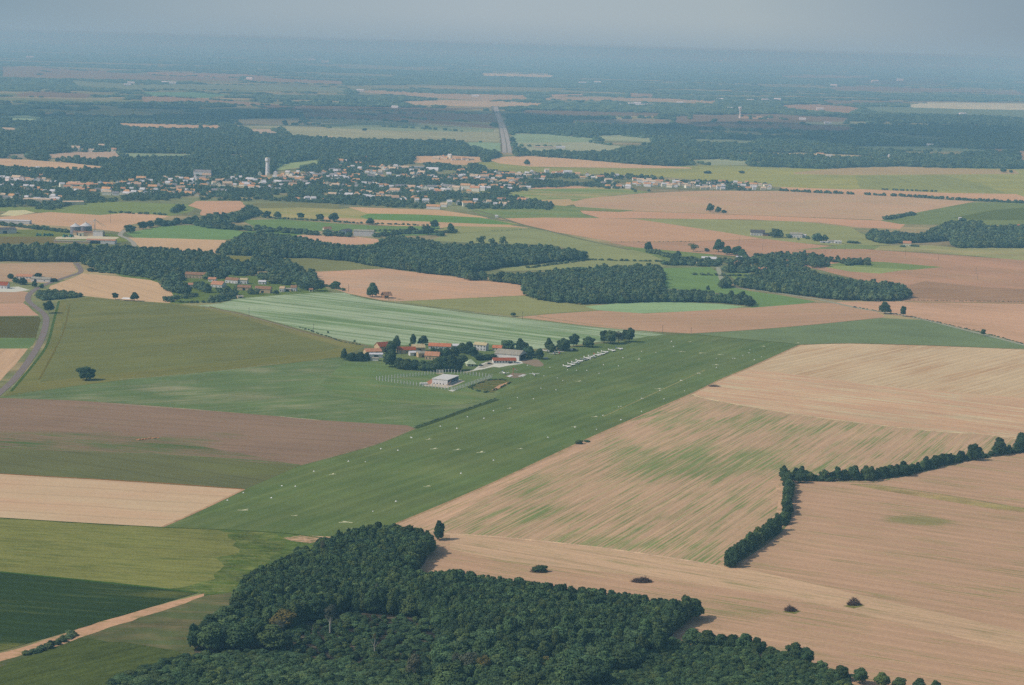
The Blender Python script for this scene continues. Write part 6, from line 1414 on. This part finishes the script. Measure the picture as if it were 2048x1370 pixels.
# far sheds scattered in the haze: bright specks
FSP = [(60,116,'far'),(255,171,''),(262,167,''),(330,166,''),(345,167,''),(1165,167,''),(1195,166,''),(1275,208,''),(1263,209,''),(1750,164,''),(1668,172,''),(1800,161,''),(1435,124,''),(1450,123,''),(625,121,''),(650,125,''),(500,158,''),(720,182,''),(1440,200,''),(1500,202,''),(1530,201,''),(1555,200,''),(1460,218,''),(1640,219,''),(1655,247,''),(1605,239,''),(1528,265,''),(1500,296,''),(1535,300,''),(1455,296,''),(1750,290,''),(1840,290,''),(1930,312,''),(1725,320,''),(1860,291,''),(1360,207,''),(950,193,''),(1925,229,''),(870,214,''),(790,215,''),(1700,282,''),(1380,293,''),(1300,211,''),(1235,211,'')]
F2 = mat("far_cladding", albedo((226, 226, 220), 1000, 200, hi=.8))
fe = None
for i, (x, y, _) in enumerate(FSP):
    q = P(x, y + 1); d = q.length; s = max(.8, d / 8000.)
    if fe is None: fe = house("shed", "", "shed", q, 0, 26, 12, 6, 2.5, F2, F2, None, chimney=False); fe.scale = (s, s, s); tag(fe, "tiny pale building speck on the hazy far plain", "building", "pale buildings far off in the haze")
    else: copy_tree(fe, q, R1.uniform(-.4, .4), s, "tiny pale building speck on the hazy far plain", "building", "pale buildings far off in the haze")
# ------------------------------------------------------------------ aircraft
def loft(bm, secs, n=10):
    """secs: (x, half width, half height, centre z)"""
    rings = []
    for x, w, h, z in secs:
        rings.append([bm.verts.new((x, w * math.cos(6.2832 * i / n), z + h * math.sin(6.2832 * i / n))) for i in range(n)])
    for a, b in zip(rings, rings[1:]):
        for i in range(n): bm.faces.new((a[i], a[(i + 1) % n], b[(i + 1) % n], b[i]))
    bm.faces.new(rings[0][::-1]); bm.faces.new(rings[-1])
def wing(bm, x, y0, y1, c0, c1, z0, z1, t=.14, sweep=0.):
    """a wing panel from root y0 to tip y1"""
    P0 = [(x, y0, z0), (x - c0, y0, z0)]; P1 = [(x - sweep, y1, z1), (x - sweep - c1, y1, z1)]
    a = [bm.verts.new((p[0], p[1], p[2] + s * t / 2)) for s in (1, -1) for p in P0 + P1[::-1]]
    bm.faces.new(a[:4]); bm.faces.new(a[4:][::-1])
    for i in range(4): bm.faces.new((a[i], a[4 + i], a[4 + (i + 1) % 4], a[(i + 1) % 4]))
def aeroplane(kind, pos, rz, label, group=None, body=None, wmat=None, nose=None):
    body = body or M_WPAINT; wmat = wmat or body
    e = empty("light_aircraft", pos, rz, label, "aeroplane", group); hw = kind == 'high'
    z = 1.15 if not hw else 1.2
    bm = bmesh.new(); loft(bm, [(2.6, .18, .2, z), (2.4, .42, .42, z), (1.4, .55, .55, z + .02), (0, .58, .72, z + .12), (-1.2, .48, .58, z + .1), (-3, .22, .3, z + .12), (-4.6, .08, .14, z + .18)]); mobj("fuselage", bm, body, e)
    zw = 2.05 if hw else .78; dih = .35 if not hw else .12
    for s in (-1, 1):
        bm = bmesh.new(); wing(bm, .95, s * (.2 if hw else .45), s * 4.7, 1.55, 1.2, zw, zw + dih); mobj("wing", bm, wmat, e)
    bm = bmesh.new(); loft(bm, [(1.2, .1, .1, z + .55), (.6, .42, .34, z + .66), (-.6, .42, .34, z + .68), (-1.4, .1, .1, z + .5)]) if not hw else loft(bm, [(1.3, .3, .1, z + .45), (.6, .5, .3, z + .55), (-1.0, .45, .28, z + .52)]); mobj("canopy", bm, M_GLASS, e)
    bm = bmesh.new(); wing(bm, -3.9, -1.6, 1.6, .8, .8, z + .25, z + .25, .08); mobj("tailplane", bm, wmat, e)
    bm = bmesh.new(); v = [(-3.6, z + .2), (-4.8, z + .2), (-5.1, z + 1.5), (-4.4, z + 1.5)]
    A = [bm.verts.new((a, .05, b)) for a, b in v]; B = [bm.verts.new((a, -.05, b)) for a, b in v]; bm.faces.new(A); bm.faces.new(B[::-1])
    for i in range(4): bm.faces.new((A[i], B[i], B[(i + 1) % 4], A[(i + 1) % 4]))
    mobj("fin", bm, wmat if nose is None else nose, e)
    bm = bmesh.new(); taper(bm, (2.6, 0, z), (2.95, 0, z), .17, .03, 8); box(bm, 2.68, 2.74, -.07, .07, z - .9, z + .9); mobj("propeller", bm, nose or M_GREYP, e)
    for (wx, wy) in ((.2, -1.1), (.2, 1.1), (1.9, 0)):
        bm = bmesh.new(); taper(bm, (wx, wy, z - .3), (wx, wy, .25), .05, .05, 5); lg = mobj("landing_gear", bm, M_GREYP, e)
        bm = bmesh.new(); taper(bm, (wx, wy - .09, .24), (wx, wy + .09, .24), .24, .24, 12); mobj("wheel", bm, M_TYRE, lg)
    if hw:
        for s in (-1, 1):
            bm = bmesh.new(); taper(bm, (.4, s * .5, z - .3), (.3, s * 2.6, zw), .05, .05, 5); mobj("strut", bm, wmat, e)
    return e
ORD = ["first, nearest", "second", "third", "fourth", "fifth", "sixth", "seventh", "eighth", "ninth", "tenth", "last, farthest"]
LINE = [(1136,735,'low',None,None),(1145,731,'low',None,None),(1153,728,'high',None,None),(1161,724,'low',None,None),(1170,721,'low',M_GREYP,None),(1177,718.5,'low',None,None),(1186,716,'high',None,None),(1197,712,'low',None,M_REDP),(1205,709.5,'low',None,None),(1212,706,'low',None,None),(1226,703,'low',None,None),(1241,699.5,'low',None,M_BLUEP)]
ORD.insert(10, "eleventh")
for i, (x, y, k, b, w) in enumerate(LINE):
    extra = " with dark blue on it" if w is M_BLUEP else (" with reddish nose" if w is M_REDP else (" in grey" if b else ""))
    aeroplane(k, P(x, y), math.radians(-17 + R1.uniform(-6, 6)), "white aircraft%s, %s of the parked line" % (extra, ORD[i]), "light aircraft parked in a line", b, None, w)
aeroplane('high', P(1068, 752), math.radians(-75), "white high-wing aircraft alone on the grass right of the windsock", None)
aeroplane('low', P(1008, 748), math.radians(-70), "white low-wing aircraft with a blue middle left of the windsock", None, None, None, M_BLUEP)
aeroplane('high', P(1118, 707.5), math.radians(-80), "aircraft with a red back and white wing under the tree row", None, M_REDP, M_WPAINT)
aeroplane('high', P(1094, 704.5), math.radians(-30), "small white aircraft half under the first tree of the row", None)
aeroplane('low', P(1108, 709), math.radians(-95), "low greenish-white aircraft left of the red-backed one", None, M_METAL)
gl = empty("trailer", P(1091, 718), .3, "small pale trailer on the grass right of the apron trees", "trailer")
bm = bmesh.new(); box(bm, -2.2, 2.2, -.8, .8, .5, 1.5); bmesh.ops.bevel(bm, geom=bm.edges[:], offset=.25, segments=2, affect='EDGES'); mobj("body", bm, M_METAL, gl)
for s in (-.9, .9):
    bm = bmesh.new(); taper(bm, (0, s - .1, .35), (0, s + .1, .35), .35, .35, 10); mobj("wheel", bm, M_TYRE, gl)
bm = bmesh.new(); 
for i in range(26):
    x_, y_ = R1.uniform(-10, 10), R1.uniform(-3, 3); box(bm, x_, x_ + R1.uniform(1, 3.5), y_, y_ + R1.uniform(1, 2), 0, R1.uniform(.4, 1.6))
jk = mobj("machinery_heap", bm, M_BLACKT); jk.location = P(1134, 700); tag(jk, "dark heap of machinery under the tree row", "heap")
b5 = empty("glider_trailer", P(1143, 701), .4, "round white-ended tank at the right end of the dark heap", "tank")
bm = bmesh.new(); loft(bm, [(-1.2, .5, .5, 1.0), (-.8, .9, .9, 1.0), (.8, .9, .9, 1.0), (1.2, .5, .5, 1.0)]); mobj("drum", bm, M_WPAINT, b5)
bm = bmesh.new(); box(bm, -.8, .8, -.5, .5, 0, .3); mobj("cradle", bm, M_REDP, b5)

# windsock
ws = empty("windsock", P(1026, 752.5), 0, "red and white windsock on a tall mast by the signal area", "windsock")
bm = bmesh.new(); taper(bm, (0, 0, 0), (0, 0, 7.2), .2, .14, 8); mobj("mast", bm, mat("mast_paint", (.62, .2, .12), rough=.6), ws)
for i in range(4):
    bm = bmesh.new(); a_ = Vector((.2 + i * .9, -.2, 6.9 - i * .42)); b_ = a_ + Vector((.9, 0, -.42)); taper(bm, a_, b_, .5 - i * .08, .42 - i * .08, 12); mobj("sock_band", bm, M_REDP if i % 2 == 0 else M_WPAINT, ws)
bm = bmesh.new(); box(bm, -.6, .6, -.6, .6, 0, .25); mobj("footing", bm, M_STONE, ws)
for nm, pts, lb in [("marking_board", [(1014,753),(1021,750.5),(1026,751),(1020,754.5)], "white L-shaped marking board left of the windsock foot"), ("marking_board", [(1036,753),(1046,749.5),(1050,749.5),(1041,753.5)], "white bar board on the signal area"), ("marking_board", [(1042,754),(1050,750),(1054,749.6),(1046,754)], "outer pinkish edge board of the signal area")]:
    ps = [P(x, y) for x, y in pts]; c = sum(ps, Vector()) / 4; bm = bmesh.new(); extrude([p - c for p in ps], .14, .32, bm); o = mobj(nm, bm, M_WPAINT if 'white' in lb else M_PINKW); o.location = c; tag(o, lb, "marking")

# cars
def car(pos, rz, label, paint, big=1.0):
    e = empty("car", pos, rz, label, "car")
    bm = bmesh.new(); box(bm, -2.1, 2.1, -.85, .85, .35, .95); bmesh.ops.bevel(bm, geom=bm.edges[:], offset=.12, segments=2, affect='EDGES'); mobj("body", bm, paint, e)
    bm = bmesh.new(); A = [(-1.7, -.75, .95), (1.1, -.75, .95), (1.1, .75, .95), (-1.7, .75, .95)]; B = [(-1.3, -.62, 1.42), (.5, -.62, 1.42), (.5, .62, 1.42), (-1.3, .62, 1.42)]
    va = [bm.verts.new(p) for p in A]; vb = [bm.verts.new(p) for p in B]
    for i in range(4): bm.faces.new((va[i], va[(i + 1) % 4], vb[(i + 1) % 4], vb[i]))
    mobj("windows", bm, M_GLASS, e)
    bm = bmesh.new(); box(bm, -1.32, .52, -.64, .64, 1.42, 1.48); mobj("roof", bm, paint, e)
    for wx in (-1.3, 1.3):
        for wy in (-.82, .82):
            bm = bmesh.new(); taper(bm, (wx, wy - .1, .32), (wx, wy + .1, .32), .32, .32, 12); mobj("wheel", bm, M_TYRE, e)
DK = mat("dark_car_paint", (.03, .035, .05), rough=.3, spec=.5); LT_ = mat("white_car_paint", (.7, .7, .7), rough=.3, spec=.5); SV = mat("silver_car_paint", (.4, .42, .44), rough=.3, spec=.5)
car(P(979, 728.5), .1, "dark car parked left of the clubhouse", DK); car(P(996, 726.5), .05, "white car parked before the clubhouse windows", LT_); car(P(1027, 726), .5, "silver car parked at the right corner of the clubhouse", SV); car(P(1021, 727), .8, "dark car under the clubhouse right end", DK)
car(P(962, 732), .7, "small dark car at the yard entrance near the pavilion", DK); car(P(959, 720), .2, "white car on the drive above the pavilion", LT_); car(P(1450, 560), 1.3, "pale car on the road below the right hamlet", LT_); car(P(1444, 548), 1.3, "dark car climbing the road to the right hamlet", DK); car(P(716, 721), .2, "light car left of the farm shed", LT_); car(P(1710, 615), -.4, "dark car on the right-hand road", DK)
for i, x in enumerate(range(1000, 1010, 2)):
    e = empty("bollard", P(x, 731.5), 0, "white bollard in the short row on the yard edge before the clubhouse", "bollard", "white bollards of the yard")
    bm = bmesh.new(); taper(bm, (0, 0, 0), (0, 0, 1.0), .14, .14, 8); mobj("post", bm, M_WPAINT, e)
    bm = bmesh.new(); taper(bm, (0, 0, 1.0), (0, 0, 1.12), .16, .05, 8); mobj("cap", bm, M_REDP, e)

# runway markers: small white cones and angle boards
MK = [(564,972),(591,973),(543,996),(487,986),(455,1001),(628,943),(697,923),(731,924),(762,898),(796,901),(822,875),(824,876),(914,857),(935,834),(968,837),(881,853),(987,822),(1035,796),(1067,798),(1082,777),(1112,780),(922,947),(987,921),(746,1023),(792,1003),(1096,875),(1193,859),(1242,840),(1283,823),(1150,855),(1206,831),(1320,781),(1369,782),(1361,761),(1364,761),(1328,798),(1283,797),(1286,797),(1242,813),(1237,814),(1396,747),(1400,747),(1433,735),(1466,717),(1470,717),(1486,711),(1498,706),(1509,720),(1523,714),(1433,717),(1343,683),(1347,693),(1283,703),(1312,705),(1278,717),(1237,732),(1246,716),(1207,730),(1174,741),(1153,741),(1135,740),(1198,747),(1088,752),(1126,761),(1100,735),(1055,731),(1115,756),(1180,719),(1500,700),(1675,692)]
mk0 = None
for i, (x, y) in enumerate(MK):
    q = P(x, y)
    if mk0 is None:
        mk0 = empty("runway_marker", q, 0, "small white marker on the runway grass", "runway marker", "small white runway markers")
        bm = bmesh.new(); taper(bm, (0, 0, .0), (0, 0, .55), .75, .22, 10); mobj("cone", bm, M_WPAINT, mk0)
        bm = bmesh.new(); taper(bm, (0, 0, 0), (0, 0, .07), .95, .95, 10); mobj("rim", bm, M_WPAINT, mk0)
    else: copy_tree(mk0, q, 0, R1.uniform(.8, 1.15), "small white marker on the runway grass", "runway marker", "small white runway markers")
M_CHALK = mat("chalky_boards", albedo((206, 190, 156), 900, 900), var=.1, scale=.6)
AM = [(488,1021,1.3,0),(693,1044,1.5,2.6),(590,1032,.8,0),(667,949,1.1,.6),(859,879,1.0,.5),(870,898,1.2,.4),(916,900,1.2,.4),(964,905,1.4,.5),(1041,898,.9,.3),(856,973,1.0,.2),(1021,817,1.0,.6),(1158,763,1.2,.1),(1191,834,1.2,.2),(1149,854,.9,.1),(1277,719,1.1,.1),(1381,684,1.0,.4),(1364,703,1.2,2.8),(1404,706,1.4,2.9),(1441,709,1.1,2.8),(1528,693,1.1,.4),(1432,730,1.3,.1),(1318,778,1.3,.1),(1597,686,1.0,.5),(700,1058,.8,0)]
am0 = None
for i, (x, y, s, rz) in enumerate(AM):
    if am0 is None:
        am0 = empty("angle_marker", P(x, y), rz, "angled chalk-white runway marking of two joined strips", "runway marking", "angled white runway markings")
        bm = bmesh.new(); box(bm, -4, 2.4, -.45, .45, .10, .20); mobj("long_strip", bm, M_CHALK, am0)
        bm = bmesh.new(); v = [(-1.6, .46), (.6, .46), (2.6, 3.6), (1.8, 4.0)]; extrude(v, .10, .20, bm); mobj("side_strip", bm, M_CHALK, am0)
        am0.scale = (s * .75, s * .75, 1)
    else: copy_tree(am0, P(x, y), rz, (s * .75, s * .75, 1), "angled chalk-white runway marking of two joined strips", "runway marking", "angled white runway markings")

# piles of brushwood, weed patches
def pile(x, y, lx, ly, h, m, label, n=420, twigs=True, leaf=.5):
    e = empty("brush_pile", P(x, y), .1, label, "brush pile"); bm = bmesh.new(); rr = random.Random(x)
    for i in range(n):
        a = rr.uniform(0, 6.28); q = rr.random() ** .5; p = Vector((math.cos(a) * lx * q, math.sin(a) * ly * q, h * (1 - q ** 1.6) * rr.random()))
        d = Vector((rr.uniform(-1, 1), rr.uniform(-1, 1), rr.uniform(-.2, .7))).normalized() * rr.uniform(.8, 2.0)
        taper(bm, p, p + d, .11, .04, 3)
    mobj("branches", bm, M_TWIG if not m else m, e)
    if leaf:
        me = CR['bush'][0] if twigs == 'green' else CR['grey'][0]; c_ = bpy.data.objects.new("foliage", me); link(c_, e); c_.scale = (lx, ly, h / 1.3)
M_TWIG = mat("brushwood", (.105, .062, .045), var=.3, scale=1.)
pile(1078, 1144, 5.2, 3.6, 4.0, None, "pile of cut green branches on the stubble above the wood", 260, 'green')
pile(1284, 1164, 5.8, 3.4, 2.8, None, "long brown pile of brushwood on the stubble", 900, False, 0)
pile(1581, 1222, 3.2, 2.6, 2.8, None, "dark brown brush pile with a green skirt, lower right", 520, False, 0)
pile(1708, 1210, 3.4, 2.6, 4.0, None, "reddish-brown pointed brush pile at the lower right", 620, False, 0)
pile(1428, 773, 5, 3, 1.6, None, "low brown heap on the edge of runway and stubble", 300, False, 0)
sheet("green_skirt", [(1565,1224),(1580,1217),(1602,1222),(1590,1228)], field_mat("skirt", albedo((110,118,76), 1580, 1222), patch=.2, psize=3, fine=.2))
sheet("green_skirt", [(1686,1212),(1708,1207),(1730,1211),(1708,1217)], field_mat("skirt", albedo((110,118,76), 1580, 1222), patch=.2, psize=3, fine=.2))

e_ = empty("soil_heap", P(297, 878), math.radians(38), "row of small reddish soil heaps on the brown ploughed field", "soil heap"); bm = bmesh.new(); rr = random.Random(4)
M_HEAP = mat("red_soil", albedo((168, 124, 98), 297, 878), var=.15, scale=.5)
for i in range(16):
    x_ = -9 + i * 1.15; taper(bm, (x_, rr.uniform(-.6, .6), 0), (x_ + rr.uniform(-.2, .2), 0, rr.uniform(.5, 1.1)), rr.uniform(.9, 1.5), .2, 7)
mobj("heap", bm, M_HEAP, e_)
# power poles
M_POLE = mat("pole_wood", (.11, .095, .08))
def pole(x, y, h, label, group):
    e = empty("power_pole", P(x, y), .3, label, "power pole", group)
    bm = bmesh.new(); taper(bm, (0, 0, 0), (0, 0, h), .2, .13, 6); mobj("mast", bm, M_POLE, e)
    bm = bmesh.new(); box(bm, -.9, .9, -.07, .07, h - .9, h - .75); mobj("crossarm", bm, M_POLE, e)
for x, y in [(627,665),(498,632),(697,584),(777,600),(327,572),(1045,640),(1955,560),(1952,548),(1877,520),(1811,512),(1650,512),(1690,500),(1525,500),(1478,486),(1382,672),(1325,668)]:
    pole(x, y, 9, "thin dark power pole beside the tracks and fields", "power poles across the fields")
for x, y in [(221,446),(188,472)]: pole(x, y, 16, "tall thin mast near the grain silos", "thin masts near the silos")
# ------------------------------------------------------------------ thin summer clouds, high above the view, shading the far woods
M_CLOUD = bpy.data.materials.new("cloud_vapour"); M_CLOUD.use_nodes = True; _t = M_CLOUD.node_tree; _t.nodes.clear()
_o = N(_t, 'ShaderNodeOutputMaterial'); _v = N(_t, 'ShaderNodeVolumePrincipled'); _v.inputs['Color'].default_value = (.96, .97, 1, 1); _v.inputs['Density'].default_value = .0042
L(_t, _v.outputs[0], _o.inputs['Volume']); M_CLOUD.cycles.homogeneous_volume = True
def cloud(px, py, rx, ry, seed, label):
    g = P(px, py); z = 1500.; c = g + _sv * (z / _sv.z)
    from mathutils import noise as mn
    bm = bmesh.new(); bmesh.ops.create_icosphere(bm, subdivisions=4, radius=1)
    for v in bm.verts:
        k = 1 + .55 * mn.noise(v.co * 1.6 + Vector((seed * 5.3, 0, 0))) + .3 * mn.noise(v.co * 4 + Vector((0, seed * 3.1, 0)))
        v.co = Vector((v.co.x * rx * k, v.co.y * ry * k, v.co.z * 150 * k))
    o = mobj("cloud", bm, M_CLOUD); o.location = c; tag(o, label, "cloud")
cloud(1760, 268, 780, 1300, 1, "thin flat cloud drifting above the right-hand far woods")
cloud(850, 232, 800, 900, 2, "thin flat cloud over the far fields left of the motorway")
cloud(300, 228, 900, 900, 3, "thin flat cloud above the far left woods")
make_haze()
